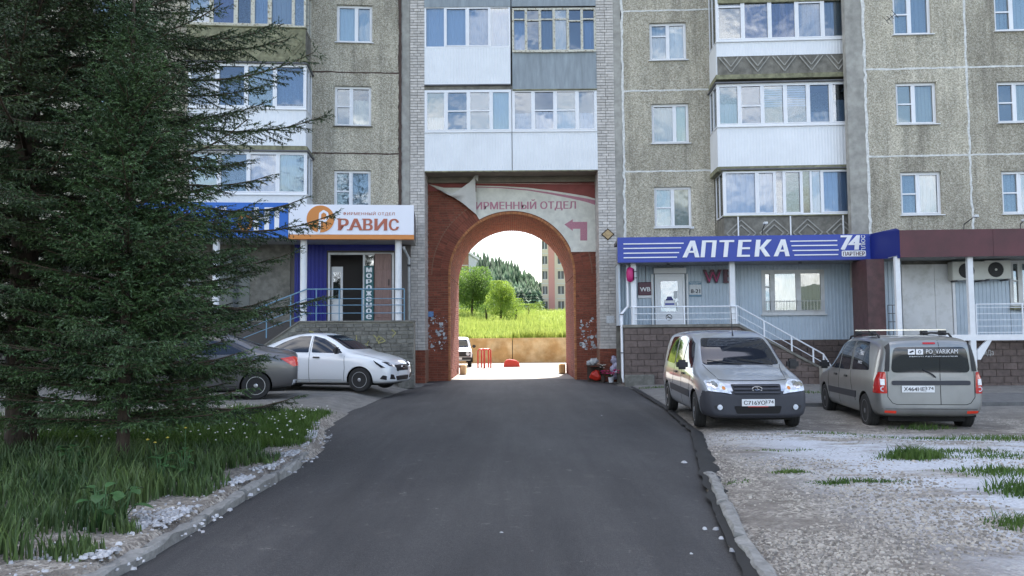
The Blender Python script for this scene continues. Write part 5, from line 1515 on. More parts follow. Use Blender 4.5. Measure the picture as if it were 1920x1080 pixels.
def asphalt_material():
    m = bpy.data.materials.new('fresh_asphalt'); m.use_nodes = True
    t = m.node_tree; N, L = t.nodes, t.links; b = N['Principled BSDF']; b.inputs['Roughness'].default_value = .72
    g = N.new('ShaderNodeNewGeometry')
    def nz(scale, det, off, st=(1, 1, 1)):
        mp_ = N.new('ShaderNodeMapping'); mp_.inputs['Location'].default_value = off; mp_.inputs['Scale'].default_value = st
        n = N.new('ShaderNodeTexNoise'); n.inputs['Scale'].default_value = scale; n.inputs['Detail'].default_value = det; n.inputs['Roughness'].default_value = .65
        L.new(g.outputs['Position'], mp_.inputs[0]); L.new(mp_.outputs[0], n.inputs['Vector']); return n.outputs['Fac']
    def ramp(f, a, c, c1, c2):
        r = N.new('ShaderNodeValToRGB'); r.color_ramp.elements[0].position = a; r.color_ramp.elements[1].position = c
        r.color_ramp.elements[0].color = c1; r.color_ramp.elements[1].color = c2; L.new(f, r.inputs[0]); return r.outputs[0]
    def mul(a, c):
        x = N.new('ShaderNodeMix'); x.data_type = 'RGBA'; x.blend_type = 'MULTIPLY'; x.inputs[0].default_value = 1; L.new(a, x.inputs[6]); L.new(c, x.inputs[7]); return x.outputs[2]
    c1 = ramp(nz(150, 2, (0, 0, 0)), .35, .72, (.020, .020, .022, 1), (.085, .084, .086, 1))
    c2 = ramp(nz(.42, 7, (3, 1, 0), (1.5, .55, 1)), .3, .7, (.62, .62, .65, 1), (1.34, 1.33, 1.31, 1))
    c3 = ramp(nz(1.1, 9, (8, 5, 0)), .60, .80, (1, 1, 1, 1), (1.8, 1.75, 1.65, 1))
    c4 = ramp(nz(38, 3, (2, 2, 0)), .3, .7, (.8, .8, .8, 1), (1.25, 1.24, 1.22, 1))
    c5 = ramp(nz(1.0, 5, (0, 3, 0), (2.2, .12, 1)), .35, .65, (.78, .78, .80, 1), (1.22, 1.21, 1.19, 1))
    c6 = ramp(nz(7, 9, (5, 5, 0)), .62, .72, (1, 1, 1, 1), (2.5, 2.4, 2.25, 1))
    L.new(mul(mul(mul(c1, c2), mul(c3, c6)), mul(c4, c5)), b.inputs['Base Color'])
    bp_n = N.new('ShaderNodeBump'); bp_n.inputs['Distance'].default_value = .006; L.new(nz(120, 2, (1, 1, 1)), bp_n.inputs['Height']); L.new(bp_n.outputs[0], b.inputs['Normal'])
    MATS['asphalt'] = m
asphalt_material()
mat('old_asphalt', (.13, .13, .13), .9, var=.2, scale=6, bump=.004, bscale=70)
mat('yard_asphalt', (.30, .285, .26), .9, var=.12, scale=2, bump=.004, bscale=50)
mat('tar_edge', (.012, .012, .013), .6, var=.3, scale=9)
def height_sheet(name, xs, ys, fn, m):
    V = [(x, y, fn(x, y)) for y in ys for x in xs]; nx = len(xs)
    F = [(j * nx + i, j * nx + i + 1, (j + 1) * nx + i + 1, (j + 1) * nx + i) for j in range(len(ys) - 1) for i in range(nx - 1)]
    return struct(np_mesh(name, V, F, m, smooth=True))
xs = list(np.arange(-40, -14, 1.0)) + list(np.arange(-14, 16, .14)) + list(np.arange(16, 42, 1.0))
ys = list(np.arange(-6, 3, .5)) + list(np.arange(3, 18, .14)) + list(np.arange(18, 27.3, .3))
height_sheet('ground', xs, ys, gz, 'dirt')
def far_z(x, y): return -.06 if y < 27.5 else (-.06 if y < 47 else 0)
MB().add([(-1500, -1500, -.09), (1500, -1500, -.09), (1500, 1500, -.09), (-1500, 1500, -.09)], [(0, 1, 2, 3)])
struct(np_mesh('far_terrain', [(-1500, -1500, -.12), (1500, -1500, -.12), (1500, 1500, -.12), (-1500, 1500, -.12)], [(0, 1, 2, 3)], 'far_ground'))
# driveway sheet with a slightly uneven edge
rr = random.Random(12); rows = list(np.arange(-3, 28.6, .12)); V = []; cols_ = 16
for y in rows:
    a = xl(y) - .02 + .05 * noise.noise((y * 1.7, 1, 0)); b = xr(y) + .02 + .07 * noise.noise((y * 1.5, 7, 0)) + .03 * noise.noise((y * 6, 7, 0))
    for i in range(cols_ + 1):
        f = i / cols_; x = a + (b - a) * f; e = min(f, 1 - f) * (b - a)
        V.append((x, y, .012 + .02 * sstep(0, 1.5, e) - .035 * (1 - sstep(0, .08, e)) + .006 * noise.noise((x * .8, y * .5, 0))))
F = [(j * 17 + i, j * 17 + i + 1, (j + 1) * 17 + i + 1, (j + 1) * 17 + i) for j in range(len(rows) - 1) for i in range(16)]
struct(np_mesh('driveway', V, F, 'asphalt', smooth=True))
# tarry lip along the right edge
V = []; ysl = list(np.arange(4.5, 24, .1))
for y in ysl:
    w_ = (.09 + .06 * abs(noise.noise((y * 1.3, 3, 3)))) * (1.6 if 8 < y < 13 else 1); b = xr(y) + .05 * noise.noise((y * 3, 7, 0))
    V += [(b - .04, y, .028), (b + w_ * .5, y, .05), (b + w_, y, .01)]
F = [(j * 3 + i, j * 3 + i + 1, (j + 1) * 3 + i + 1, (j + 1) * 3 + i) for j in range(len(ysl) - 1) for i in range(2)]
struct(np_mesh('asphalt_edge', V, F, 'tar_edge', smooth=True))
struct(MB().prism_xy([(-2.6, 28.62), (2.6, 28.62), (2.6, 33.3), (-2.6, 33.3)], -.1, .022).build('passage_floor', 'yard_asphalt', None))
struct(MB().prism_xy([(-60, 33.302), (60, 33.302), (60, 47), (-60, 47)], -.1, .018).build('courtyard', 'yard_asphalt', None))
# pavement strip in front of the shops
V = []
a, b = ground_at(1195, 733), ground_at(1240, 760)
struct(MB().prism_xy([(6.5, 17.9), (40, 17.0), (40, 19.6), (7.2, 20.6)], -.1, .035).build('pavement', 'old_asphalt', None))
# kerbs
kl = MB().box(0, .01, 5, 5.01, 0, .01)
def kerb(name, pts, h, w_, length=1.0, gap=.02):
    root = bpy.data.objects.new(name, None); COL.objects.link(root); root['kind'] = 'structure'; WLOC[root.name] = Vector((0, 0, 0))
    q = random.Random(len(pts))
    # resample
    P_ = [Vector(p) for p in pts]; d = 0; segs = []
    cum = [0]
    for a, b in zip(P_, P_[1:]): cum.append(cum[-1] + (b - a).length)
    def at(s):
        for i in range(len(P_) - 1):
            if s <= cum[i + 1]: return P_[i].lerp(P_[i + 1], (s - cum[i]) / (cum[i + 1] - cum[i]))
        return P_[-1]
    s = 0
    while s < cum[-1] - .2:
        e = min(s + length, cum[-1]); a, b = at(s + gap), at(e - gap); t = (b - a).normalized(); n_ = Vector((-t.y, t.x))
        o1, o2 = q.uniform(-.02, .02), q.uniform(-.02, .02); hh = h + q.uniform(-.02, .02)
        k = 6; mb_ = MB(); vs = []
        for i in range(k + 1):
            p = a.lerp(b, i / k)
            for (dx, dz) in ((-w_ / 2, -.1), (-w_ / 2, hh - .02), (-w_ / 2 + .02, hh), (w_ / 2 - .02, hh), (w_ / 2, hh - .02), (w_ / 2, -.1)):
                j = .014; v = p + n_ * (dx + o1 + (o2 - o1) * i / k + q.uniform(-j, j)); vs.append((v.x, v.y, dz + q.uniform(-j, j) * (dz > 0)))
        fs = [(i * 6 + m, i * 6 + m + 1, i * 6 + m + 7, i * 6 + m + 6) for i in range(k) for m in range(5)]
        fs += [tuple(range(6)), tuple(k * 6 + m for m in range(5, -1, -1))]
        mb_.add(vs, fs).build('kerb_stone', 'kerb_concrete', root)
        s = e
    return root
kp = [ground_at(x, y, .1) for x, y in ((130, 1092), (205, 1070), (330, 995), (450, 925), (535, 878), (578, 850), (588, 825), (600, 797), (592, 790))]
kerb('left_kerb', [(x - .06, y) for x, y in kp], .085, .11)
kp2 = [ground_at(x, y, .05) for x, y in ((1440, 1100), (1418, 1060), (1375, 1000), (1345, 935), (1325, 885))]
kerb('right_kerb', [(x + .05, y) for x, y in kp2], .055, .11, 1.2)

# ------------------------------------------------------------------ cars
def mesh_bvh(me):
    bm = bmesh.new(); bm.from_mesh(me); t = BVHTree.FromBMesh(bm); bm.free(); return t
def car_shell(st, arches, level=3):
    """closed body lofted through cross sections, subdivided, wheel arches cut out"""
    k = 10; V = []; F = []
    for (x, zb, w_, zbelt, wr, zr) in st:
        h = zbelt - zb
        half = [(0, zb), (w_ * .80, zb), (w_ * .965, zb + .05), (w_ * 1.0, zb + .42 * h), (w_ * .992, zbelt - .10), (w_ * .955, zbelt),
                ((w_ * .945 + wr) / 2 + .012, (zbelt + zr) / 2), (wr, zr - .065), (wr * .84, zr - .012), (0, zr)]
        V += [(x, y, z) for y, z in half] + [(x, -y, z) for y, z in half[1:-1][::-1]]
    R = 2 * k - 2; n = len(st)
    for i in range(n - 1):
        for j in range(R):
            F.append((i * R + j, i * R + (j + 1) % R, (i + 1) * R + (j + 1) % R, (i + 1) * R + j))
    for e in (0, (n - 1) * R):
        for j in range(k - 1):
            a, b = j, j + 1; c, d = (R - j) % R, (R - j - 1) % R
            f = [e + a, e + b, e + d, e + c]; f = list(dict.fromkeys(f))
            F.append(tuple(f) if e else tuple(f[::-1]))
    me = bpy.data.meshes.new('shell'); me.from_pydata(V, [], F)
    bm = bmesh.new(); bm.from_mesh(me); bmesh.ops.recalc_face_normals(bm, faces=bm.faces); bm.to_mesh(me); bm.free()
    o = bpy.data.objects.new('shell', me); COL.objects.link(o)
    m = o.modifiers.new('s', 'SUBSURF'); m.levels = level; m.render_levels = level
    dg = bpy.context.evaluated_depsgraph_get(); dg.update()
    out = bpy.data.meshes.new_from_object(o.evaluated_get(dg))
    bpy.data.objects.remove(o)
    # cut the wheel arches: drop the faces inside each circle and pull the rim onto it
    bm = bmesh.new(); bm.from_mesh(out)
    for (x, z, r) in arches:
        ins = {v for v in bm.verts if abs(v.co.y) > .50 and math.hypot(v.co.x - x, v.co.z - z) < r}
        bmesh.ops.delete(bm, geom=[f for f in bm.faces if all(v in ins for v in f.verts)], context='FACES')
        for v in bm.verts:
            if abs(v.co.y) > .50:
                d = math.hypot(v.co.x - x, v.co.z - z)
                if d < r and v.co.z < z + .08: v.co.x = x + math.copysign(math.sqrt(r * r - (v.co.z - z) ** 2), v.co.x - x)
                elif d < r: k_ = r / max(d, 1e-4); v.co.x = x + (v.co.x - x) * k_; v.co.z = z + (v.co.z - z) * k_
    bmesh.ops.delete(bm, geom=[v for v in bm.verts if not v.link_faces], context='VERTS')
    bm.to_mesh(out); bm.free()
    return out
def arch_liners(root, arches):
    for (x, z, r) in arches:
        for sg in (-1, 1):
            m_ = MB(); k = 18; A = [math.radians(-12 + 204 * i / k) for i in range(k + 1)]; rr_ = r - .006
            vs = [(x + rr_ * math.cos(t), sg * .855, z + rr_ * math.sin(t)) for t in A] + [(x + rr_ * math.cos(t), sg * .50, z + rr_ * math.sin(t)) for t in A]
            fs = [(i, i + 1, k + 2 + i, k + 1 + i) for i in range(k)] + [tuple(range(k + 1, 2 * k + 2))]
            me = bpy.data.meshes.new('wheel_arch'); me.from_pydata(vs, [], fs); place('wheel_arch', me, 'under', root, Vector((0, 0, 0)))
def sub_mesh(me, keep, name, m, parent, smooth=True, thick=0):
    bm = bmesh.new(); bm.from_mesh(me)
    dele = [f for f in bm.faces if not keep(f.calc_center_median(), f.normal)]
    bmesh.ops.delete(bm, geom=dele, context='FACES')
    o = bpy.data.meshes.new(name); bm.to_mesh(o); bm.free()
    if not len(o.polygons): return None
    o.polygons.foreach_set('use_smooth', [smooth] * len(o.polygons))
    o.set_sharp_from_angle(angle=math.radians(38))
    o.materials.clear()
    return place(name, o, m, parent, Vector((0, 0, 0)))
def patch(bvh, poly, axis, side, name, m, parent, off=.006, step=.05, rim=.02, clampmax=None):
    """a piece of trim or glass cut to an outline and laid on the body. axis 'y': poly in (x,z) seen from the side; 'x': poly in (y,z)"""
    bm = bmesh.new()
    vs = [bm.verts.new((p[0], p[1], 0)) for p in poly]
    bm.faces.new(vs)
    xs_ = [p[0] for p in poly]; ys_ = [p[1] for p in poly]
    for ax, lo, hi in ((0, min(xs_), max(xs_)), (1, min(ys_), max(ys_))):
        q = lo + step
        while q < hi - .004:
            co = Vector((q, 0, 0)) if ax == 0 else Vector((0, q, 0)); no = Vector((1, 0, 0)) if ax == 0 else Vector((0, 1, 0))
            bmesh.ops.bisect_plane(bm, geom=bm.verts[:] + bm.edges[:] + bm.faces[:], plane_co=co, plane_no=no); q += step
    d = Vector((0, -side, 0)) if axis == 'y' else Vector((-side, 0, 0)) if axis == 'x' else Vector((0, 0, -1))
    for v in bm.verts:
        a, b = v.co.x, v.co.y
        o = Vector((a, side * 3, b)) if axis == 'y' else Vector((side * 5, a, b)) if axis == 'x' else Vector((a, b, 4))
        hit = bvh.ray_cast(o, d)
        if hit[0] is None:
            nr = bvh.find_nearest(Vector((a, side * .8, b)) if axis == 'y' else Vector((side * 2.1, a, b)) if axis == 'x' else Vector((a, b, 1)))
            v.co = nr[0] - d * off
        else:
            v.co = hit[0] + (hit[1] if hit[1].dot(d) < 0 else -hit[1]) * off
    bmesh.ops.recalc_face_normals(bm, faces=bm.faces)
    f0 = bm.faces[:] 
    s = sum((f.normal.dot(d) for f in f0))
    if s > 0:
        bmesh.ops.reverse_faces(bm, faces=f0)
    be = [e for e in bm.edges if len(e.link_faces) == 1]
    r = bmesh.ops.extrude_edge_only(bm, edges=be)
    for v in r['geom']:
        if isinstance(v, bmesh.types.BMVert): v.co += d * rim
    me = bpy.data.meshes.new(name); bm.to_mesh(me); bm.free()
    me.polygons.foreach_set('use_smooth', [True] * len(me.polygons)); me.set_sharp_from_angle(angle=math.radians(40))
    return place(name, me, m, parent, Vector((0, 0, 0)))
def rnd_poly(pts, r=.04, k=3):
    """rounds the corners of an outline"""
    out = []; n = len(pts)
    for i in range(n):
        p0, p, p1 = Vector(pts[i - 1]), Vector(pts[i]), Vector(pts[(i + 1) % n])
        a, b = (p0 - p), (p1 - p); ra = min(r, a.length * .45, b.length * .45)
        a = p + a.normalized() * ra; b = p + b.normalized() * ra
        for j in range(k + 1):
            t = j / k; q = a * (1 - t) ** 2 + p * 2 * t * (1 - t) + b * t * t; out.append((q.x, q.y))
    return out
def line_patch(bvh, pts, axis, side, parent, w_=.010, m='under', name='panel_gap', off=.0025):
    for a, b in zip(pts, pts[1:]):
        L_ = math.hypot(b[0] - a[0], b[1] - a[1]); nx, nz = -(b[1] - a[1]) / L_ * w_ / 2, (b[0] - a[0]) / L_ * w_ / 2
        patch(bvh, [(a[0] + nx, a[1] + nz), (b[0] + nx, b[1] + nz), (b[0] - nx, b[1] - nz), (a[0] - nx, a[1] - nz)], axis, side, name, m, parent, off=off, step=.06, rim=.004)
def wheel(parent, x, y, r, steer=0.0, spokes=8, capm='alloy', w_=.19):
    sg = 1 if y > 0 else -1
    t = MB(); prof = [(r * .62, -w_ / 2 + .01), (r * .80, -w_ / 2), (r * .93, -w_ / 2 + .005), (r * .985, -w_ / 2 + .03), (r, -w_ * .25), (r, w_ * .25), (r * .985, w_ / 2 - .03), (r * .93, w_ / 2 - .005), (r * .80, w_ / 2), (r * .62, w_ / 2 - .01)]
    t.lathe(prof, (0, 0, 0), 32, 'n')
    rot = Matrix.Rotation(steer, 4, 'Z'); T = Matrix.Translation((x, y, r)) @ rot
    def fin(mb_, name, m, par, smooth=True):
        mb_.v = [tuple(T @ Vector(v)) for v in mb_.v]
        me = bpy.data.meshes.new(name); me.from_pydata(mb_.v, [], mb_.f)
        bm = bmesh.new(); bm.from_mesh(me); bmesh.ops.recalc_face_normals(bm, faces=bm.faces); bm.to_mesh(me); bm.free()
        me.polygons.foreach_set('use_smooth', [smooth] * len(me.polygons)); me.set_sharp_from_angle(angle=math.radians(40))
        return place(name, me, m, par, Vector((0, 0, 0)))
    wh = fin(t, 'wheel', 'rubber', parent)
    g_ = MB()
    for k_ in range(3): g_.lathe([(r * 1.003, -.055 + k_ * .05), (r * 1.003, -.047 + k_ * .05)], (0, 0, 0), 32, 'n')
    fin(g_, 'tread_groove', 'under', wh)
    ri = MB(); yo = sg * (w_ / 2 - .02)
    R = r * .66
    s = MB(); s.lathe([(R, yo - sg * .04), (R * 1.0, yo + sg * .012), (R * .93, yo + sg * .012), (R * .9, yo - sg * .03)], (0, 0, 0), 28, 'n')
    for i in range(spokes):
        a = 2 * PI * i / spokes
        for da in (-.13, .13):
            a0, a1 = a + da * .6, a + da
            pts = []
            for rr_, aa, hw in ((R * .18, a0, .014), (R * .93, a1, .018)):
                pts.append((rr_ * math.cos(aa), rr_ * math.sin(aa), hw, aa))
            vs = []
            for (px_, pz_, hw, aa) in pts:
                for s_ in (-1, 1):
                    for dy in (0, -.02): vs.append((px_ - s_ * hw * math.sin(aa), yo + sg * (.006 + dy), pz_ + s_ * hw * math.cos(aa)))
            s.add(vs, [(0, 2, 6, 4), (1, 5, 7, 3), (0, 4, 5, 1), (2, 3, 7, 6)])
    s.lathe([(R * .22, yo - sg * .02), (R * .22, yo + sg * .012), (R * .1, yo + sg * .02)], (0, 0, 0), 14, 'n')
    fin(s, 'rim', capm, wh)
    b = MB(); b.lathe([(R * .95, yo - sg * .05), (R * .95, yo - sg * .045)], (0, 0, 0), 20, 'n'); fin(b, 'brake_disc', 'under', wh)
    return wh
def text_local(txt, cx, cz, w_, h, face, x, name, m, parent, weight=.02, ext=.003, sgn=1, tilt=0.0):
    """lettering on a plane x = const of a car; sgn +1 faces forward"""
    vs, fs, W, H = text_geo(txt, weight, .5)
    me = bpy.data.meshes.new(name)
    q = []
    for a, b, c in vs:
        y = cx + sgn * (a / W - .5) * w_; z = cz + (b / H - .5) * h
        q.append((x + sgn * (c + .5) * ext + tilt * (z - cz), y, z))
    me.from_pydata(q, [], fs)
    return place(name, me, m, parent, Vector((0, 0, 0)))
def text_side(txt, cx, cz, w_, h, y, side, name, m, parent, weight=.02, lean=0.0):
    vs, fs, W, H = text_geo(txt, weight, .5); me = bpy.data.meshes.new(name); q = []
    for a, b, c in vs:
        z = cz + (b / H - .5) * h; q.append((cx - side * (a / W - .5) * w_, y + side * (c + .5) * .002 - side * lean * (z - cz), z))
    me.from_pydata(q, [], fs); return place(name, me, m, parent, Vector((0, 0, 0)))
def lbox(parent, name, m, x0, x1, y0, y1, z0_, z1_, bevel=0.0):
    mb_ = MB().box(x0, x1, y0, y1, z0_, z1_)
    me = bpy.data.meshes.new(name); me.from_pydata(mb_.v, [], mb_.f)
    bm = bmesh.new(); bm.from_mesh(me); bmesh.ops.recalc_face_normals(bm, faces=bm.faces)
    if bevel: bmesh.ops.bevel(bm, geom=bm.edges[:], offset=bevel, segments=2, affect='EDGES')
    bm.to_mesh(me); bm.free(); return place(name, me, m, parent, Vector((0, 0, 0)))
def ltube(parent, name, m, pts, r, k=8):
    mb_ = MB().tube(pts, r, k); me = bpy.data.meshes.new(name); me.from_pydata(mb_.v, [], mb_.f)
    bm = bmesh.new(); bm.from_mesh(me); bmesh.ops.recalc_face_normals(bm, faces=bm.faces); bm.to_mesh(me); bm.free()
    me.polygons.foreach_set('use_smooth', [True] * len(me.polygons)); me.set_sharp_from_angle(angle=math.radians(50))
    return place(name, me, m, parent, Vector((0, 0, 0)))
def licence(parent, x, z, sgn, main, region, y=0.0, tilt=0.0):
    p = lbox(parent, 'licence_plate', 'plate', *(sorted((x, x + sgn * .012))), y - .26, y + .26, z - .056, z + .056, .003)
    xx = x + sgn * .0125
    c1, c2 = (y - sgn * .06, y + sgn * .185)
    text_local(main, c1, z, .34, .066, None, xx, 'plate_lettering', 'plate_ink', p, weight=.015, sgn=sgn)
    text_local(region, c2, z + .012, .115, .05, None, xx, 'plate_lettering', 'plate_ink', p, weight=.015, sgn=sgn)
    lbox(p, 'plate_divider', 'plate_ink', *sorted((xx, xx + sgn * .001)), y + sgn * .118 - .002, y + sgn * .118 + .002, z - .05, z + .05)
    return p
def mirror(parent, x, z, y, sg, m='black_plastic'):
    mm = lbox(parent, 'mirror', m, x - .07, x + .07, min(sg * y, sg * (y + .20)), max(sg * y, sg * (y + .20)), z - .08, z + .09, .04)
    return mm

VAN = [(-2.215, .42, .74, .88, .60, 1.38), (-2.19, .30, .815, .93, .655, 1.53), (-2.08, .25, .86, .96, .685, 1.60), (-1.6, .22, .875, .975, .70, 1.635), (-.9, .20, .88, .975, .705, 1.655),
       (-.2, .20, .88, .965, .70, 1.65), (.28, .20, .88, .955, .69, 1.60), (.62, .20, .88, .945, .675, 1.50), (.98, .20, .88, .93, .66, 1.25), (1.25, .20, .88, .915, .69, 1.055),
       (1.42, .20, .875, .89, .70, .985), (1.80, .20, .86, .83, .66, .90), (2.05, .20, .83, .75, .58, .81), (2.19, .22, .77, .66, .50, .71), (2.245, .28, .68, .56, .42, .60)]
VAN_A = [(1.42, .30, .355), (-1.46, .30, .355)]
SEDAN = [(-2.205, .40, .70, .78, .48, .93), (-2.15, .30, .80, .88, .56, 1.045), (-1.95, .24, .85, .94, .62, 1.10), (-1.62, .20, .87, .955, .63, 1.135), (-1.38, .20, .875, .955, .60, 1.19), (-1.0, .19, .88, .95, .56, 1.36),
         (-.6, .19, .88, .945, .57, 1.475), (-.1, .19, .88, .935, .575, 1.505), (.25, .19, .88, .925, .57, 1.465), (.62, .19, .88, .915, .585, 1.32), (.98, .19, .88, .905, .62, 1.10), (1.18, .19, .88, .895, .66, 1.015),
         (1.55, .19, .87, .85, .66, .945), (1.90, .19, .84, .76, .60, .85), (2.08, .20, .78, .66, .52, .74), (2.16, .26, .66, .56, .40, .60)]
SEDAN_A = [(1.35, .30, .345), (-1.29, .30, .345)]
SHELL = {}
def get_shell(key, st, ar):
    if key not in SHELL:
        me = car_shell(st, ar); SHELL[key] = (me, mesh_bvh(me))
    return SHELL[key]

def finish(root, loc, yaw, scale=1.0):
    root.location = loc; root.rotation_euler = (0, 0, yaw); root.scale = (scale, scale, scale)

def van_common(root, paint, tyre=.325, steer=0.0, bumper_front=None, bumper_rear=None, side_rub=True, panel_van=False, capm='alloy', spokes=9):
    me, bvh = get_shell('van', VAN, VAN_A)
    def isF(c): return c.x > 1.83 + (.0 if c.z < .5 else (c.z - .5) * .9) and c.z < .655
    def isR(c): return c.x < -1.86 and c.z < .50
    sub_mesh(me, lambda c, n: not isF(c) and not isR(c), 'body', paint, root)
    sub_mesh(me, lambda c, n: isF(c), 'front_bumper', bumper_front or paint, root)
    sub_mesh(me, lambda c, n: isR(c), 'rear_bumper', bumper_rear or paint, root)
    arch_liners(root, VAN_A)
    lbox(root, 'underbody', 'under', -1.95, 1.95, -.62, .62, .17, .32)
    # windscreen and side windows
    patch(bvh, rnd_poly([(-.66, 1.045), (.66, 1.045), (.615, 1.30), (.555, 1.505), (-.555, 1.505), (-.615, 1.30)], .06), 'x', 1, 'windscreen', 'car_glass', root, off=.007)
    for s in (-1, 1):
        patch(bvh, rnd_poly([(.30, .985), (1.02, .985), (.86, 1.16), (.60, 1.41), (.34, 1.50), (.30, 1.50)], .03), 'y', s, 'side_window', 'car_glass', root)
        patch(bvh, rnd_poly([(-.50, .99), (.20, .985), (.24, 1.50), (-.50, 1.535)], .04), 'y', s, 'side_window', 'car_glass', root)
        if not panel_van: patch(bvh, rnd_poly([(-1.66, 1.03), (-.64, 1.0), (-.62, 1.535), (-1.40, 1.525)], .06), 'y', s, 'side_window', 'car_glass', root)
        line_patch(bvh, [(1.06, .90), (1.0, .55), (.98, .27)], 'y', s, root); line_patch(bvh, [(.25, 1.52), (.22, .92), (.22, .27)], 'y', s, root); line_patch(bvh, [(-.56, 1.54), (-.58, .92), (-.74, .62), (-.92, .45)], 'y', s, root)
        if side_rub:
            patch(bvh, [(-.95, .50), (1.0, .48), (1.02, .60), (-.98, .62)], 'y', s, 'rub_strip', 'bumper_plastic', root, off=.012)
        for x in (.36, -.40): patch(bvh, rnd_poly([(x, .845), (x + .17, .845), (x + .17, .88), (x, .88)], .012), 'y', s, 'door_handle', 'black_plastic', root, off=.025, rim=.02)
        mirror(root, .93, 1.035, .87, s)
    for x, st_ in ((1.42, steer), (-1.46, 0)):
        for y in (.775, -.775): wheel(root, x, y, tyre - .02, st_, spokes=spokes, capm=capm)
    return me, bvh

# silver van facing the camera
v1 = empty('silver_van', (0, 0, 0), 'silver van with black front bumper facing the camera, parked nearest the driveway', 'van', 'vans parked before the pharmacy')
me, bvh = van_common(v1, 'paint_silver', steer=-.10, bumper_front='bumper_plastic', bumper_rear='bumper_plastic', panel_van=False)
for s in (-1, 1):
    patch(bvh, rnd_poly([(s * .40, .605), (s * .76, .655), (s * .79, .80), (s * .60, .825), (s * .50, .76)][::s], .025), 'x', 1, 'headlight', 'lamp_glass', v1, off=.016, rim=.04)
    for yy, rr_ in ((.66, .055), (.73, .035)):
        patch(bvh, [(s * yy + rr_ * math.cos(t), .735 + (.01 if rr_ < .05 else 0) + rr_ * math.sin(t)) for t in np.linspace(0, 2 * PI, 15)[:-1]], 'x', 1, 'lamp_reflector', 'chrome', v1, off=.022, rim=.02)
    patch(bvh, [(s * .52 + .03 * math.cos(t), .69 + .028 * math.sin(t)) for t in np.linspace(0, 2 * PI, 11)[:-1]], 'x', 1, 'indicator_lamp', 'sign_orange', v1, off=.020, rim=.02)
    patch(bvh, rnd_poly([(s * .53, .36), (s * .68, .37), (s * .70, .43), (s * .56, .44)][::s], .03), 'x', 1, 'fog_lamp_recess', 'black_plastic', v1, off=.006)
    c = MB().lathe([(.0, .012), (.04, .01), (.045, 0)], (0, 0, 0), 12, 'u')
    hit = bvh.ray_cast(Vector((5, s * .60, .40)), Vector((-1, 0, 0)))[0]
    c.v = [(hit.x + x_ , s * .60 + y_, .40 + z_) for x_, y_, z_ in c.v]; ob = bpy.data.meshes.new('fog_lamp'); ob.from_pydata(c.v, [], c.f); place('fog_lamp', ob, 'lamp_glass', v1, Vector((0, 0, 0)))
g_ = patch(bvh, rnd_poly([(-.37, .60), (.37, .60), (.40, .755), (-.40, .755)], .03), 'x', 1, 'grille', 'black_plastic', v1, off=.010)
for z in (.615, .665, .715): patch(bvh, [(-.36, z), (.36, z), (.36, z + .022), (-.36, z + .022)], 'x', 1, 'grille_bar', 'bumper_plastic', g_, off=.026, rim=.02)
patch(bvh, rnd_poly([(-.34, .30), (.34, .30), (.38, .42), (-.38, .42)], .03), 'x', 1, 'lower_grille', 'under', v1, off=.008)
def emblem(parent, bvh, z, a=.085, b=.045, side=1, y=0.0):
    hit = bvh.ray_cast(Vector((5 * side, y, z)), Vector((-side, 0, 0)))[0]; x = hit.x + side * .03
    pts = []; vs = []; fs = []
    for nm, m, k_, dx in (('emblem', 'chrome', 1, 0), ('emblem_face', 'under', .8, .006)):
        e = [(x + side * dx, y + a * k_ * math.cos(t), z + b * k_ * math.sin(t)) for t in np.linspace(0, 2 * PI, 21)[:-1]]
        e += [(x - side * .03, p[1], p[2]) for p in e]
        m_ = bpy.data.meshes.new(nm); m_.from_pydata(e, [], [tuple(range(20)), tuple(range(39, 19, -1))] + [(i, i + 20, (i + 1) % 20 + 20, (i + 1) % 20) for i in range(20)])
        ob = place(nm, m_, m, parent, Vector((0, 0, 0)))
    # small boat with a raised sail
    ltube(parent, 'emblem_mark', 'chrome', [(x + side * .012, y - a * .5, z - b * .25), (x + side * .012, y - a * .1, z - b * .45), (x + side * .012, y + a * .5, z - b * .3)], .006, 5)
    ltube(parent, 'emblem_mark', 'chrome', [(x + side * .012, y + a * .3, z - b * .2), (x + side * .012, y - a * .05, z + b * .1), (x + side * .012, y + a * .1, z + b * .5), (x + side * .012, y - a * .35, z + b * .45)], .006, 5)
emblem(v1, bvh, .69)
hx = bvh.ray_cast(Vector((5, 0, .47)), Vector((-1, 0, 0)))[0].x
licence(v1, hx + .012, .475, 1, 'С716УО', '174')
lbox(v1, 'plate_bracket', 'red_paint', hx + .005, hx + .02, -.16, .16, .405, .42)
for y0, y1 in ((.52, -.05), (-.02, -.58)):
    a = bvh.ray_cast(Vector((1.30, y0, 3)), Vector((0, 0, -1)))[0]; b = bvh.ray_cast(Vector((1.16, y1, 3)), Vector((0, 0, -1)))[0]
    ltube(v1, 'wiper', 'black_plastic', [a + Vector((0, 0, .02)), b + Vector((.01, 0, .03))], .009, 5)
for pts in ([(-.66, 1.05), (-.60, .93), (-.545, .82)], [(.66, 1.05), (.60, .93), (.545, .82)], [(-.54, .822), (-.3, .812), (.3, .812), (.54, .822)]): line_patch(bvh, pts, 'x', 1, v1, w_=.008)
a = bvh.ray_cast(Vector((.45, .05, 3)), Vector((0, 0, -1)))[0]
ltube(v1, 'aerial', 'black_plastic', [a, a + Vector((-.03, 0, .05)), a + Vector((-.30, .05, .55))], [.018, .01, .004], 6)
fy, fx = 13.75, at_depth(1398, 800, 13.75).x
yaw = math.radians(-90 - 2.0)
R_ = Matrix.Rotation(yaw, 3, 'Z'); c = Vector((fx, fy, 0)) - R_ @ Vector((1.42, 0, 0))
finish(v1, (c.x, c.y, .01), yaw, 1.0)

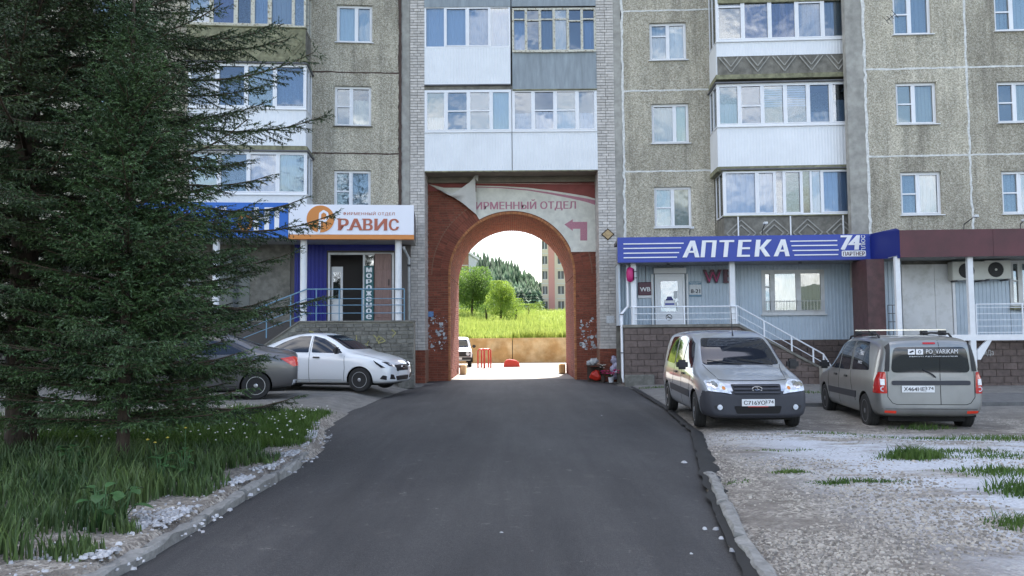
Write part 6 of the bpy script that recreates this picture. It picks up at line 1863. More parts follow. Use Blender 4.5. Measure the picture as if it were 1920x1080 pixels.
# beige-grey estate seen from behind
v2 = empty('grey_estate_car', (0, 0, 0), 'beige-grey estate car seen from behind with roof bars and lettering on its rear window', 'car', 'vans parked before the pharmacy')
me, bvh = van_common(v2, 'paint_beige_grey', capm='gutter', spokes=7)
bk = -1
patch(bvh, rnd_poly([(-.63, 1.01), (.63, 1.01), (.575, 1.44), (-.575, 1.44)], .09, 4), 'x', -1, 'rear_window', 'car_glass', v2, off=.006)
for s in (-1, 1):
    patch(bvh, rnd_poly([(s * .70, .66), (s * .845, .66), (s * .79, 1.02), (s * .715, 1.02)][::s], .02), 'x', -1, 'tail_light', 'lamp_red', v2, off=.014, rim=.05)
    patch(bvh, rnd_poly([(-2.13, .66), (-1.96, .66), (-2.03, .90), (-2.10, 1.02), (-2.14, 1.02)], .02), 'y', s, 'tail_light', 'lamp_red', v2, off=.010, rim=.03)
    patch(bvh, [(s * .655, 1.03), (s * .73, 1.03), (s * .665, 1.46), (s * .62, 1.50)][::s], 'x', -1, 'pillar_trim', 'black_plastic', v2, off=.012, rim=.03)
    hx = bvh.ray_cast(Vector((-5, s * .765, .74)), Vector((1, 0, 0)))[0].x - .016
    for rr_, zz, m_ in ((.042, .735, 'lamp_glass'), (.028, .735, 'lamp_red')):
        e = [(hx - (.004 if m_ == 'lamp_red' else 0), s * .765 + rr_ * math.cos(t), zz + rr_ * math.sin(t)) for t in np.linspace(0, 2 * PI, 17)[:-1]]; e += [(p[0] + .02, p[1], p[2]) for p in e]
        m2_ = bpy.data.meshes.new('lamp_ring'); m2_.from_pydata(e, [], [tuple(range(16)), tuple(range(31, 15, -1))] + [(i, i + 16, (i + 1) % 16 + 16, (i + 1) % 16) for i in range(16)]); place('lamp_ring', m2_, m_, v2, Vector((0, 0, 0)))
    patch(bvh, [(s * .735, .80), (s * .79, .80), (s * .785, .90), (s * .735, .90)][::s], 'x', -1, 'reversing_lamp', 'lamp_glass', v2, off=.024, rim=.02)
    patch(bvh, rnd_poly([(s * .56, .325), (s * .74, .335), (s * .74, .375), (s * .56, .37)][::s], .012), 'x', -1, 'reflector', 'lamp_red_bright', v2, off=.008)
    for x0, x1 in ((-1.55, .35),):
        zz = lambda x: bvh.ray_cast(Vector((x, s * .60, 3)), Vector((0, 0, -1)))[0].z
        ltube(v2, 'roof_rail', 'black_plastic', [(x0, s * .60, zz(x0)), (x0 + .12, s * .60, zz(x0 + .12) + .055), (-.6, s * .60, zz(-.6) + .06), (x1 - .12, s * .60, zz(x1 - .12) + .055), (x1, s * .60, zz(x1))], .018, 8)
zr_ = bvh.ray_cast(Vector((-.6, 0, 3)), Vector((0, 0, -1)))[0].z
for x in (-1.15, -.25):
    lbox(v2, 'roof_bar', 'chrome', x - .02, x + .02, -.66, .66, zr_ + .075, zr_ + .095, .005)
    for s in (-1, 1): lbox(v2, 'bar_foot', 'black_plastic', x - .05, x + .05, s * .60 - .06, s * .60 + .06, zr_ - .02, zr_ + .074, .01)
patch(bvh, rnd_poly([(-.62, .80), (.62, .80), (.62, .875), (-.62, .875)], .03), 'x', -1, 'tailgate_trim', 'bumper_plastic', v2, off=.022, rim=.03)
patch(bvh, rnd_poly([(-.10, 1.485), (.10, 1.485), (.10, 1.515), (-.10, 1.515)], .01), 'x', -1, 'high_stop_lamp', 'lamp_red', v2, off=.008)
line_patch(bvh, [(-.68, 1.45), (-.69, 1.0), (-.69, .60), (-.62, .50), (-.55, .475), (.55, .475), (.62, .50), (.69, .60), (.69, 1.0), (.68, 1.45)], 'x', -1, v2, w_=.010)
line_patch(bvh, [(-.15, 1.55), (-.15, 1.45)], 'x', -1, v2); line_patch(bvh, [(-.15, 1.0), (-.15, .878)], 'x', -1, v2); line_patch(bvh, [(-.15, .797), (-.15, .478)], 'x', -1, v2)
line_patch(bvh, [(-.15, 1.44), (-.15, 1.01)], 'x', -1, v2, w_=.006, off=.010)
line_patch(bvh, [(-.78, .40), (.78, .40)], 'x', -1, v2, w_=.006)
def rx(y, z): return bvh.ray_cast(Vector((-5, y, z)), Vector((1, 0, 0)))[0].x
ltube(v2, 'wiper', 'black_plastic', [(rx(.02, 1.06) - .02, .12, 1.06), (rx(-.12, .97) - .04, -.02, .98), (rx(-.2, .93) - .03, -.07, .93)], .012, 6)
hx = rx(.2, .73); licence(v2, hx - .014, .735, -1, 'Х464НЕ', '174', y=.21)
tx = rx(0, 1.35); tl_ = (rx(0, 1.40) - rx(0, 1.30)) / .1
wn_ = rx(-.1, 1.36) - .012
text_local('PO_VARIKAM', -.19, 1.36, .50, .085, None, wn_, 'window_lettering', 'letter_white', v2, weight=-.01, sgn=-1, tilt=tl_)
text_local('ВЫКУП АВТОМОБИЛЕЙ', -.05, 1.285, .76, .022, None, rx(0, 1.285) - .012, 'window_lettering', 'letter_white', v2, weight=.0, sgn=-1, tilt=tl_)
for yy, ch in ((.295, 'a'), (.165, 'b')):
    e = lbox(v2, 'window_sticker', 'letter_white', wn_ - .004, wn_ + .004, yy - .055, yy + .055, 1.315, 1.405, .0)
    q = rnd_poly([(yy - .055, 1.315), (yy + .055, 1.315), (yy + .055, 1.405), (yy - .055, 1.405)], .02)
    if ch == 'a': ltube(e, 'sticker_mark', 'under', [(wn_ - .006, yy + .03, 1.35), (wn_ - .006, yy - .03, 1.375)], .012, 4)
    else: ltube(e, 'sticker_mark', 'under', [(wn_ - .006, yy + .022 * math.cos(t), 1.36 + .022 * math.sin(t)) for t in np.linspace(0, 2 * PI, 11)], .005, 4)
sy = bvh.ray_cast(Vector((-1.1, 3, 1.35)), Vector((0, -1, 0)))[0].y; sl_ = (bvh.ray_cast(Vector((-1.1, 3, 1.2)), Vector((0, -1, 0)))[0].y - sy) / .15
for s in (1,):
    text_side('Эво', -1.12, 1.33, .26, .10, s * (sy + .014), s, 'window_lettering', 'letter_white', v2, weight=.03, lean=sl_)
    text_side('РУСС', -1.1, 1.15, .24, .05, s * (sy + .012 + sl_ * .18), s, 'window_lettering', 'letter_white', v2, weight=.02, lean=sl_)
D0 = 13.55
rc = at_depth(1744, 700, D0)
yaw = math.radians(90 - 8.0)
R_ = Matrix.Rotation(yaw, 3, 'Z'); c = Vector((rc.x, D0, 0)) - R_ @ Vector((-2.2, 0, 0))
finish(v2, (c.x, c.y, -.10), yaw)

def sedan_common(root, paint, steer=0.0, spokes=9, tyre=.315):
    me, bvh = get_shell('sedan', SEDAN, SEDAN_A)
    def isF(c): return c.x > 1.80 + (0 if c.z < .45 else (c.z - .45) * 1.2) and c.z < .62
    def isR(c): return c.x < -1.80 and c.z < .56
    sub_mesh(me, lambda c, n: not isF(c) and not isR(c), 'body', paint, root)
    sub_mesh(me, lambda c, n: isF(c), 'front_bumper', paint, root)
    sub_mesh(me, lambda c, n: isR(c), 'rear_bumper', paint, root)
    arch_liners(root, SEDAN_A)
    lbox(root, 'underbody', 'under', -1.9, 1.9, -.62, .62, .16, .30)
    patch(bvh, rnd_poly([(-.63, 1.055), (.63, 1.055), (.50, 1.42), (-.50, 1.42)], .06), 'x', 1, 'windscreen', 'car_glass', root, off=.007)
    patch(bvh, rnd_poly([(-.56, 1.17), (.56, 1.17), (.48, 1.41), (-.48, 1.41)], .06), 'x', -1, 'rear_window', 'car_glass', root, off=.007)
    for s in (-1, 1):
        patch(bvh, rnd_poly([(.02, .985), (.86, .965), (.60, 1.17), (.28, 1.33), (.0, 1.40), (-.02, 1.40)], .03), 'y', s, 'side_window', 'car_glass', root)
        patch(bvh, rnd_poly([(-.98, 1.0), (-.07, .985), (-.10, 1.405), (-.42, 1.40), (-.78, 1.28), (-1.22, 1.06), (-1.2, 1.01)], .03), 'y', s, 'side_window', 'car_glass', root)
        line_patch(bvh, [(.93, .90), (.95, .6), (.92, .27)], 'y', s, root); line_patch(bvh, [(-.04, 1.41), (-.03, .9), (-.03, .26)], 'y', s, root); line_patch(bvh, [(-.98, .98), (-.86, .66), (-.90, .45)], 'y', s, root)
        line_patch(bvh, [(.86, .30), (-.9, .30)], 'y', s, root, w_=.006)
        for x in (.08, -.88): patch(bvh, rnd_poly([(x, .845), (x + .18, .84), (x + .18, .875), (x, .88)], .012), 'y', s, 'door_handle', 'black_plastic' if paint == 'paint_white' else paint, root, off=.022, rim=.02)
        mirror(root, .78, 1.03, .86, s, 'black_plastic' if paint == 'paint_white' else paint)
    for x, st_ in ((1.35, steer), (-1.29, 0)):
        for y in (.775, -.775): wheel(root, x, y, tyre - .01, st_, spokes=spokes)
    return me, bvh
s1 = empty('white_sedan', (0, 0, 0), 'white saloon car parked side-on along the dark brick porch wall', 'car', 'cars parked left of the driveway')
me, bvh = sedan_common(s1, 'paint_white', spokes=10)
for s in (-1, 1):
    patch(bvh, rnd_poly([(s * .42, .60), (s * .70, .645), (s * .77, .745), (s * .60, .72)][::s], .02), 'x', 1, 'headlight', 'car_glass', s1, off=.012, rim=.03)
    patch(bvh, rnd_poly([(s * .56, .64), (s * .66, .655), (s * .68, .70), (s * .58, .69)][::s], .01), 'x', 1, 'lamp_reflector', 'lamp_glass', s1, off=.018, rim=.02)
    patch(bvh, rnd_poly([(2.02, .60), (1.70, .79), (1.78, .70), (1.92, .60)], .02), 'y', s, 'headlight', 'car_glass', s1, off=.010, rim=.02)
    patch(bvh, rnd_poly([(2.04, .30), (1.88, .33), (1.96, .42), (2.05, .40)], .02), 'y', s, 'bumper_vent', 'black_plastic', s1, off=.008, rim=.02)
    patch(bvh, rnd_poly([(s * .45, .30), (s * .70, .32), (s * .68, .44), (s * .55, .42)][::s], .02), 'x', 1, 'bumper_vent', 'black_plastic', s1, off=.008)
patch(bvh, rnd_poly([(-.36, .50), (.36, .50), (.42, .66), (-.42, .66)], .03), 'x', 1, 'grille', 'black_plastic', s1, off=.01)
patch(bvh, rnd_poly([(-.36, .27), (.36, .27), (.42, .38), (-.42, .38)], .03), 'x', 1, 'lower_grille', 'black_plastic', s1, off=.01)
emblem(s1, bvh, .60)
hx = bvh.ray_cast(Vector((5, 0, .44)), Vector((-1, 0, 0)))[0].x
lbox(s1, 'licence_plate', 'plate', hx, hx + .015, -.26, .26, .40, .51)
a = bvh.ray_cast(Vector((-.1, .0, 3)), Vector((0, 0, -1)))[0]
ltube(s1, 'aerial', 'black_plastic', [a, a + Vector((-.03, 0, .03)), a + Vector((-.2, 0, .13))], [.014, .008, .004], 6)
DW = 20.9
wp = at_depth(676, 741, DW); yaw = math.radians(-14)
R_ = Matrix.Rotation(yaw, 3, 'Z'); SCL = 1.04
c = Vector((wp.x, DW, 0)) - R_ @ Vector((1.35, -.78, 0)) * SCL
finish(s1, (c.x, c.y, gz(c.x, c.y) + .0), yaw, SCL)
s2_ = empty('grey_sedan', (0, 0, 0), 'dark grey saloon car half hidden behind the spruce, red tail lamp showing', 'car', 'cars parked left of the driveway')
me, bvh = sedan_common(s2_, 'paint_dark_grey', spokes=6)
for s in (-1, 1):
    patch(bvh, rnd_poly([(-1.80, .89), (-2.10, .70), (-2.17, .90), (-2.1, .93)], .02), 'y', s, 'tail_light', 'lamp_red_bright', s2_, off=.012, rim=.03)
    patch(bvh, rnd_poly([(s * .45, .74), (s * .80, .72), (s * .80, .90), (s * .52, .90)][::s], .02), 'x', -1, 'tail_light', 'lamp_red_bright', s2_, off=.012, rim=.03)
    patch(bvh, rnd_poly([(-2.05, .30), (-2.17, .32), (-2.16, .42), (-2.08, .42)], .015), 'y', s, 'reflector', 'lamp_glass', s2_, off=.010, rim=.02)
line_patch(bvh, [(-.70, .93), (-.62, .60), (.62, .60), (.70, .93)], 'x', -1, s2_)
patch(bvh, rnd_poly([(-.6, .24), (.6, .24), (.62, .36), (-.62, .36)], .03), 'x', -1, 'lower_bumper', 'bumper_plastic', s2_, off=.008)
hx = bvh.ray_cast(Vector((-5, 0, .70)), Vector((1, 0, 0)))[0].x
lbox(s2_, 'licence_plate', 'plate', hx - .015, hx, -.26, .26, .64, .75)
DW = 18.6
wp = at_depth(474, 750, DW); yaw = math.radians(180 + 17)
R_ = Matrix.Rotation(yaw, 3, 'Z')
c = Vector((wp.x, DW, 0)) - R_ @ Vector((-1.29, .78, 0))
finish(s2_, (c.x, c.y, gz(c.x, c.y)), yaw, 1.05)

# white off-roader in the sunny yard
NV = [(-1.85, .5, .70, .92, .60, 1.40), (-1.8, .4, .80, .98, .66, 1.60), (-1.3, .34, .83, .98, .68, 1.66), (-.5, .34, .84, .98, .68, 1.67), (.2, .34, .84, .97, .67, 1.64), (.42, .34, .84, .97, .66, 1.56), (.70, .34, .84, .97, .68, 1.10),
      (.85, .34, .84, .95, .74, 1.02), (1.4, .34, .83, .93, .74, .98), (1.78, .36, .81, .88, .70, .93), (1.86, .42, .76, .80, .66, .88)]
nv = empty('white_offroad_car', (0, 0, 0), 'small white off-road car facing the camera in the sunny yard behind the arch', 'car')
me, bvh = get_shell('niva', NV, [(1.15, .36, .40), (-1.1, .36, .40)])
sub_mesh(me, lambda c, n: True, 'body', 'paint_white', nv); arch_liners(nv, [(1.15, .36, .40), (-1.1, .36, .40)])
patch(bvh, rnd_poly([(-.62, 1.08), (.62, 1.08), (.55, 1.50), (-.55, 1.50)], .05), 'x', 1, 'windscreen', 'car_glass', nv, off=.008)
for s in (-1, 1):
    patch(bvh, rnd_poly([(-.3, 1.04), (.62, 1.04), (.38, 1.50), (-.3, 1.54)], .04), 'y', s, 'side_window', 'car_glass', nv)
    patch(bvh, rnd_poly([(-1.6, 1.04), (-.4, 1.04), (-.4, 1.54), (-1.5, 1.50)], .04), 'y', s, 'side_window', 'car_glass', nv)
    e = [(1.90, s * .58 + .10 * math.cos(t), .74 + .10 * math.sin(t)) for t in np.linspace(0, 2 * PI, 17)[:-1]]; e += [(p[0] - .1, p[1], p[2]) for p in e]
    m2_ = bpy.data.meshes.new('headlight'); m2_.from_pydata(e, [], [tuple(range(16)), tuple(range(31, 15, -1))] + [(i, i + 16, (i + 1) % 16 + 16, (i + 1) % 16) for i in range(16)]); place('headlight', m2_, 'lamp_glass', nv, Vector((0, 0, 0)))
    mirror(nv, .55, 1.12, .84, s)
    for x in (1.15, -1.1): wheel(nv, x, s * .70, .35, 0, spokes=6)
patch(bvh, rnd_poly([(-.72, .60), (.72, .60), (.72, .86), (-.72, .86)], .03), 'x', 1, 'grille', 'black_plastic', nv, off=.012)
lbox(nv, 'bumper', 'black_plastic', 1.84, 1.96, -.80, .80, .42, .56, .02)
lbox(nv, 'licence_plate', 'plate', 1.961, 1.97, -.26, .26, .44, .55)
DN = 39.6
p = at_depth(858, 690, DN)
finish(nv, (p.x - .15, DN + 1.8, .0), math.radians(-90 + 4), .92)

# ------------------------------------------------------------------ spruces
def rotv(d, axis, a):
    return Matrix.Rotation(a, 3, axis) @ d
class Shoots:
    """needled shoots gathered for one mesh"""
    def __init__(s): s.p = []; s.d = []; s.l = []; s.w = []
    def add(s, p, d, l, w=.028): s.p.append(tuple(p)); s.d.append(tuple(d)); s.l.append(l); s.w.append(w)
    def build(s, name, m, parent, seed=1, k=9, tw=.0072):
        g = np.random.default_rng(seed)
        P = np.array(s.p); D = np.array(s.d); D /= np.linalg.norm(D, axis=1)[:, None]; Ln = np.array(s.l)[:, None]; W = np.array(s.w)[:, None]
        A = np.cross(D, np.array([0, 0, 1.0])); A[np.linalg.norm(A, axis=1) < .05] = (1, 0, 0); A /= np.linalg.norm(A, axis=1)[:, None]; B = np.cross(D, A)
        n = len(P); V = []; 
        for j in range(k):
            f = (j + .4) / k; ang = j * 2.4 + g.uniform(0, 6.28, (n, 1)) * .3
            R = np.cos(ang) * A + np.sin(ang) * B
            base = P + D * Ln * f; T = np.cross(D, R)
            ln = W * g.uniform(.8, 1.25, (n, 1)); tip = base + R * ln * .8 + D * ln * .9
            V += [base + T * tw - D * .004, base - T * tw + D * .006, tip]
        tipc = P + D * Ln * 1.08
        V += [P + A * .004, P - A * .004, tipc]
        V = np.stack(V, axis=1).reshape(-1, 3)
        F = np.arange(len(V)).reshape(-1, 3)
        return np_mesh(name, V, F, m, parent, kind='stuff')
def spruce(name, base, height, reach, label, seed, zlow, vis_top, m, dens=1.0, trunk_r=.17, sparse_side=0, extra=None, droop=.35):
    q = random.Random(seed); sh = Shoots(); root = empty(name, base, label, 'spruce tree')
    bx, by, bz = base
    lean = (q.uniform(-.01, .01), q.uniform(-.01, .01))
    def tp(z): return Vector((bx + lean[0] * z, by + lean[1] * z, bz + z))
    t = MB(); t.tube([tuple(tp(z)) for z in np.linspace(-.1, height, 14)], [trunk_r * (1 - z / height) ** .8 + .012 for z in np.linspace(0, height, 14)], 12)
    t.build('trunk', 'bark', root, smooth=True)
    tw = MB(); z = zlow; ga = q.uniform(0, 6)
    Z = Vector((0, 0, 1))
    while z < height - .05:
        f = z / height
        fine = z < vis_top
        Rz = reach * (1 - f) ** .75 * (.80 if z < zlow + .5 else 1)
        for _ in range(q.choice((7, 8)) if f < .8 else 5):
            ga += 2.4 + q.uniform(-.35, .35)
            L_ = Rz * q.uniform(.55, 1.08)
            if extra: L_ *= extra(math.cos(ga), math.sin(ga), z)
            if L_ < .12: continue
            up0 = .10 + .55 * f; d = Vector((math.cos(ga), math.sin(ga), up0)).normalized()
            p = tp(z); pts = [p.copy()]; ns = max(5, int(L_ / .16)); st = L_ / ns; dirs = [d.copy()]
            for i in range(ns):
                g = i / ns
                d = (d + Vector((0, 0, (-droop if g < .5 else droop * 1.5) * .16 * (1 - f) )) + Vector((q.uniform(-.04, .04), q.uniform(-.04, .04), 0))).normalized()
                p = p + d * st; pts.append(p.copy()); dirs.append(d.copy())
            tw.tube([tuple(a) for a in pts[::2] + ([pts[-1]] if len(pts) % 2 == 0 else [])], [max(.004, .028 * (L_ / 3.5) * (1 - i * 2 / len(pts)) + .004) for i in range(len(pts[::2]) + (len(pts) % 2 == 0))], 5)
            # side twigs
            s = L_ * (.14 if L_ > 1 else .05); gap = (.075 if fine else .2) / dens; side = 1
            while s < L_:
                i = min(int(s / st), ns - 1); fr = s / st - i; o = pts[i].lerp(pts[i + 1], fr); dd = dirs[i]
                lat = dd.cross(Z).normalized() * side
                rem = L_ - s
                tl = min(.75, .22 + rem * .34) * q.uniform(.6, 1.1) * (1 if L_ > 1 else .7)
                a = q.uniform(.65, .95); tdir = (dd * math.cos(a) + lat * math.sin(a) + Z * q.uniform(-.22, .12)).normalized()
                m_ = max(2, int(tl / .075)); pp = o.copy(); td = tdir.copy()
                for j in range(m_):
                    td = (td + Z * (-.035 if j < m_ * .5 else .08) + Vector((q.uniform(-.06, .06), q.uniform(-.06, .06), q.uniform(-.05, .05)))).normalized()
                    if fine: sh.add(pp, td, tl / m_ * 1.15)
                    else:
                        if j % 2 == 0: sh.add(pp, td, tl / m_ * 2.1, .04)
                    if j and fine:
                        sd = 1 if j % 2 else -1; l3 = q.uniform(.07, .19) * (1.25 - j / m_) + .03
                        dl = (td * .72 + td.cross(Z).normalized() * sd * .55 + Z * q.uniform(-.75, .15)).normalized(); sh.add(pp, dl, l3)
                        if q.random() < .7:
                            dl = (td * .72 - td.cross(Z).normalized() * sd * .5 + Z * q.uniform(-.9, .0)).normalized(); sh.add(pp, dl, l3 * .8)
                    pp = pp + td * (tl / m_)
                if fine and tl > .3: tw.tube([tuple(o), tuple(o.lerp(pp, .6)), tuple(pp)], [.005, .0035, .002], 3)
                s += gap * q.uniform(.7, 1.3); side = -side
            for i in range(max(0, ns - 7), ns): 
                sh.add(pts[i], dirs[i + 1], st * 1.05)
        z += (.19 if fine else .34) * (1 - .35 * f) / (dens ** .3)
    for i in range(int(.5 / .06)): sh.add(tp(height - .5 + i * .06), Vector((q.uniform(-.1, .1), q.uniform(-.1, .1), 1)), .07)
    tw.build('branches', 'twig', root, kind='stuff', fix=False)
    sh.build('needles', m, root, seed, k=7)
    return root
bx_, by_ = ground_at(38, 852, .15)
def reach_big(cx_, sy_, z):
    # the crown is fuller on the sheltered road side and clipped towards the camera
    r = 1.0
    if sy_ < -.2: r *= .80
    if cx_ > .3: r *= 1.14 + .10 * math.sin(z * 2.3) + .26 * math.exp(-((z - 4.0) / .9) ** 2)
    if 1.9 < z < 3.4 and cx_ > .3: r *= 1.03
    if z < 3.0 and cx_ <= 0: r *= .9
    r = min(r, 1.20)
    if z < 2.0: r *= .86
    return r
spruce('spruce', (bx_, by_, .12), 13.0, 4.15, 'tall dark spruce with its trunk at the left edge, boughs reaching over the parked cars', 21, .95, 6.4, 'spruce_needles', dens=1.0, extra=reach_big)
bx2, by2 = ground_at(150, 905, .15)
def reach_small(cx_, sy_, z): return 1.0
spruce('young_spruce', (-4.35, 9.0, .12), 5.5, 1.85, 'younger brighter green spruce standing in front of the tall dark one', 5, .55, 5.6, 'young_needles', dens=1.15, trunk_r=.06, droop=.25)

# ------------------------------------------------------------------ grass and herbs on the left bed
def blades(name, pts, m, label, cat, seed, hmin, hmax, wid=.007, lean=.45, parent=None):
    g = np.random.default_rng(seed); P = np.array(pts); n = len(P)
    a = g.uniform(0, 2 * PI, n); h = g.uniform(hmin, hmax, n) * (P[:, 3] if P.shape[1] > 3 else 1); w_ = wid * g.uniform(.7, 1.5, n)
    ln = g.uniform(.1, lean, n) * h; b = g.uniform(0, 2 * PI, n)
    X = np.stack([np.cos(a) * w_, np.sin(a) * w_, np.zeros(n)], 1); Ld = np.stack([np.cos(b) * ln, np.sin(b) * ln, np.zeros(n)], 1)
    P3_ = P[:, :3]; up = np.array([0, 0, 1.0])
    V = np.stack([P3_ - X, P3_ + X, P3_ + X * .8 + Ld * .3 + up * (h * .6)[:, None], P3_ - X * .8 + Ld * .3 + up * (h * .6)[:, None], P3_ + Ld + up * h[:, None], P3_ + Ld * 1.02 + up * (h * .99)[:, None]], 1).reshape(-1, 3)
    i = np.arange(n)[:, None] * 6
    F = np.concatenate([i + np.array([[0, 1, 2, 3]]), i + np.array([[3, 2, 5, 4]])], 0)
    o = np_mesh(name, V, F, m, parent, kind='stuff')
    if label: tag(o, label, cat)
    return o
q = random.Random(31); P_ = []; P2 = []; P3g = []
tries = 0
while len(P_) < 42000 and tries < 400000:
    tries += 1
    y = 4.6 + 13.2 * q.random() ** 1.25; L_ = xl(y); x = L_ - .16 - q.random() ** 1.15 * (4.6 + y * .25)
    if y < 6.2 and x > -3.5 - (6.2 - y) * .9 and noise.noise((x * 1.7, y * 1.7, 8)) < .12: continue          # trampled bare corner
    e = L_ - x; nn = noise.noise((x * .9, y * .9, 4))
    if e < .55 and nn > -.05 + e * .5 and y < 12: continue
    if y > 15.8 - .25 * abs(x + 4) + nn: continue
    hh = (1.0 if y < 9.5 else .55) * (.6 + .9 * max(0, nn + .35)) * sstep(0.0, .9, e + .15)
    if y > 10.5 and x > -6.8: P2.append((x, y, gz(x, y), .42 + hh * .35)); P_.append((x, y, gz(x, y) , .15))
    else: P_.append((x, y, gz(x, y), hh + .2))
blades('tall_grass', P_, 'dark_grass', 'lush dark grass in the shade under the spruces', 'grass', 3, .08, .27, .0075)
blades('short_grass', P2 + [(x + q.uniform(-.15, .15), y + q.uniform(-.15, .15), z, h) for x, y, z, h in P2], 'grass_blade', 'brighter short grass patch beside the left kerb', 'grass', 4, .08, .26, .006)
# daisies and clover heads in the far bed
c_ = MB(); q = random.Random(9)
for i in range(170):
    x0 = q.choice(P2) if P2 else (0, 0, 0, 1); x, y = x0[0] + q.uniform(-.1, .1), x0[1]; h = q.uniform(.10, .2)
    c_.lathe([(.004, 0), (.014, .006), (.008, .016)], (x, y, x0[2] + h), 5)
c_ = c_.build('clover_heads', 'clover', None, kind='stuff', fix=False); tag(c_, 'tiny white clover flowers scattered in the short grass', 'flowers')
# big-leaved weeds
def leaf(mb_, p, d, L_, w_, fold=.25, droop=.3):
    d = Vector(d).normalized(); s_ = d.cross(Vector((0, 0, 1))).normalized(); pts = []; k = 7
    for i in range(k + 1):
        f = i / k; c = Vector(p) + d * L_ * f + Vector((0, 0, -droop * L_ * f * f)); w0 = w_ * math.sin(PI * min(1, f * .88 + .1)) ** .7 * (1 if i < k else .05)
        pts.append((c - s_ * w0 + Vector((0, 0, fold * w0)), c, c + s_ * w0 + Vector((0, 0, fold * w0))))
    mb_.add([tuple(v) for r in pts for v in r], [(i * 3 + j, i * 3 + j + 1, i * 3 + j + 4, i * 3 + j + 3) for i in range(k) for j in range(2)])
def weed(px_, py_, n, L_, label, seed, flower=None):
    x, y = ground_at(px_, py_, .15); z = gz(x, y); q = random.Random(seed)
    o = empty('broadleaf_weed', (x, y, z), label, 'weed', 'broad leaved weeds in the grass')
    for i in range(n):
        a = i * 2.4 + q.uniform(-.3, .3); r = q.uniform(.4, 1.0); h = q.uniform(.10, .34)
        d = Vector((math.cos(a), math.sin(a), q.uniform(.0, .5))); b = Vector((x + math.cos(a) * .08 * r, y + math.sin(a) * .08 * r, z + h))
        mb_ = MB(); leaf(mb_, b, d, L_ * q.uniform(.7, 1.1), L_ * .34); mb_.tube([(x, y, z), tuple(b)], .005, 4)
        mb_.build('leaf', 'weed_leaf', o, smooth=True, fix=False)
    if flower:
        for i in range(flower):
            a = q.uniform(0, 6.28); h = q.uniform(.35, .55); e = Vector((x + math.cos(a) * .12, y + math.sin(a) * .12, z + h))
            mb_ = MB(); mb_.tube([(x, y, z), tuple(e)], .003, 3); mb_.build('stem', 'weed_leaf', o, fix=False)
            MB().lathe([(.004, 0), (.018, .008), (.006, .018)], tuple(e), 7).build('flower_head', 'yellow_flower', o)
weed(188, 985, 8, .15, 'large burdock leaves at the edge of the grass nearest the camera', 1)
weed(232, 965, 6, .15, 'small cluster of round leaves right of the burdock', 2)
weed(300, 905, 9, .12, 'leafy weed with yellow flower heads in the middle of the bed', 3, 3)
weed(345, 895, 7, .10, 'low leafy weed right of the yellow flowers', 4, 1)
weed(135, 900, 10, .16, 'dark leafy weed beside the young spruce stem', 6)

# ------------------------------------------------------------------ loose stones
def stones(name, P_, m, label, seed, kind='stuff'):
    """P_: (x,y,z,size) irregular eight-cornered stones"""
    g = np.random.default_rng(seed); P = np.array(P_); n = len(P)
    C = np.array([[-1, -1, -.5], [1, -1, -.5], [1, 1, -.5], [-1, 1, -.5], [-.6, -.6, .6], [.7, -.6, .6], [.6, .7, .6], [-.7, .6, .6]])
    V = C[None] * g.uniform(.55, 1.25, (n, 8, 3)) * P[:, 3][:, None, None] * .5
    a = g.uniform(0, 2 * PI, n); ca, sa = np.cos(a)[:, None], np.sin(a)[:, None]
    st = g.uniform(.6, 1.3, n)[:, None]
    X = V[:, :, 0] * ca * st - V[:, :, 1] * sa; Y = V[:, :, 0] * sa * st + V[:, :, 1] * ca
    V = np.stack([X, Y, V[:, :, 2] * g.uniform(.6, 1.1, n)[:, None]], 2) + P[:, None, :3]
    i = np.arange(n)[:, None] * 8
    F = np.concatenate([i + np.array([f]) for f in ((4, 5, 6, 7), (0, 1, 5, 4), (1, 2, 6, 5), (2, 3, 7, 6), (3, 0, 4, 7))], 0)
    o = np_mesh(name, V.reshape(-1, 3), F, m, None, kind=kind); tag(o, label, 'stones'); return o
q = random.Random(77); G = []; Wt = []
tries = 0
while len(G) < 15000 and tries < 900000:
    tries += 1
    y = 4.6 + 8.8 * q.random() ** 1.7; x = xr(y) + .08 + q.random() * (5.2 + (y - 4.6) * .5)
    n1 = noise.noise((x * .7, y * .9, 2)); e = x - xr(y)
    p = max(0, 1.0 - e * .38 - max(0, y - 8.5) * .12) + n1 * 1.3
    if y > 12.6: p -= 1
    if q.random() > p: continue
    sz = q.choice((.012, .015, .02, .026)) * (1.0 if q.random() < .95 else 1.5)
    G.append((x, y, gz(x, y) + sz * .2, sz))
stones('gravel', G, 'gravel_stone', 'loose grey-beige gravel along the right side of the driveway', 5)
tries = 0
while len(Wt) < 3600:
    if q.random() < .55:
        y = 4.9 + 9 * q.random() ** 1.4; L_ = xl(y); e = abs(q.gauss(.05, .28)) if y < 8 else abs(q.gauss(0, .14)); x = L_ - .02 - e + (.22 if q.random() < .12 else 0)
        if noise.noise((y * 1.1, 5, 5)) < .02 and q.random() < .93: continue
        sz = q.choice((.010, .016, .024, .036))
        Wt.append((x, y, max(gz(x, y), .02) + (.02 if e < .15 else .0) + sz * .2, sz))
    else:
        y = q.uniform(9.3, 12.9); x = xr(y) + q.uniform(.5, 8)
        if noise.noise((x * .8, y * 1.4, 6)) < .05: continue
        sz = q.choice((.012, .018, .024)); Wt.append((x, y, gz(x, y) + sz * .2, sz))
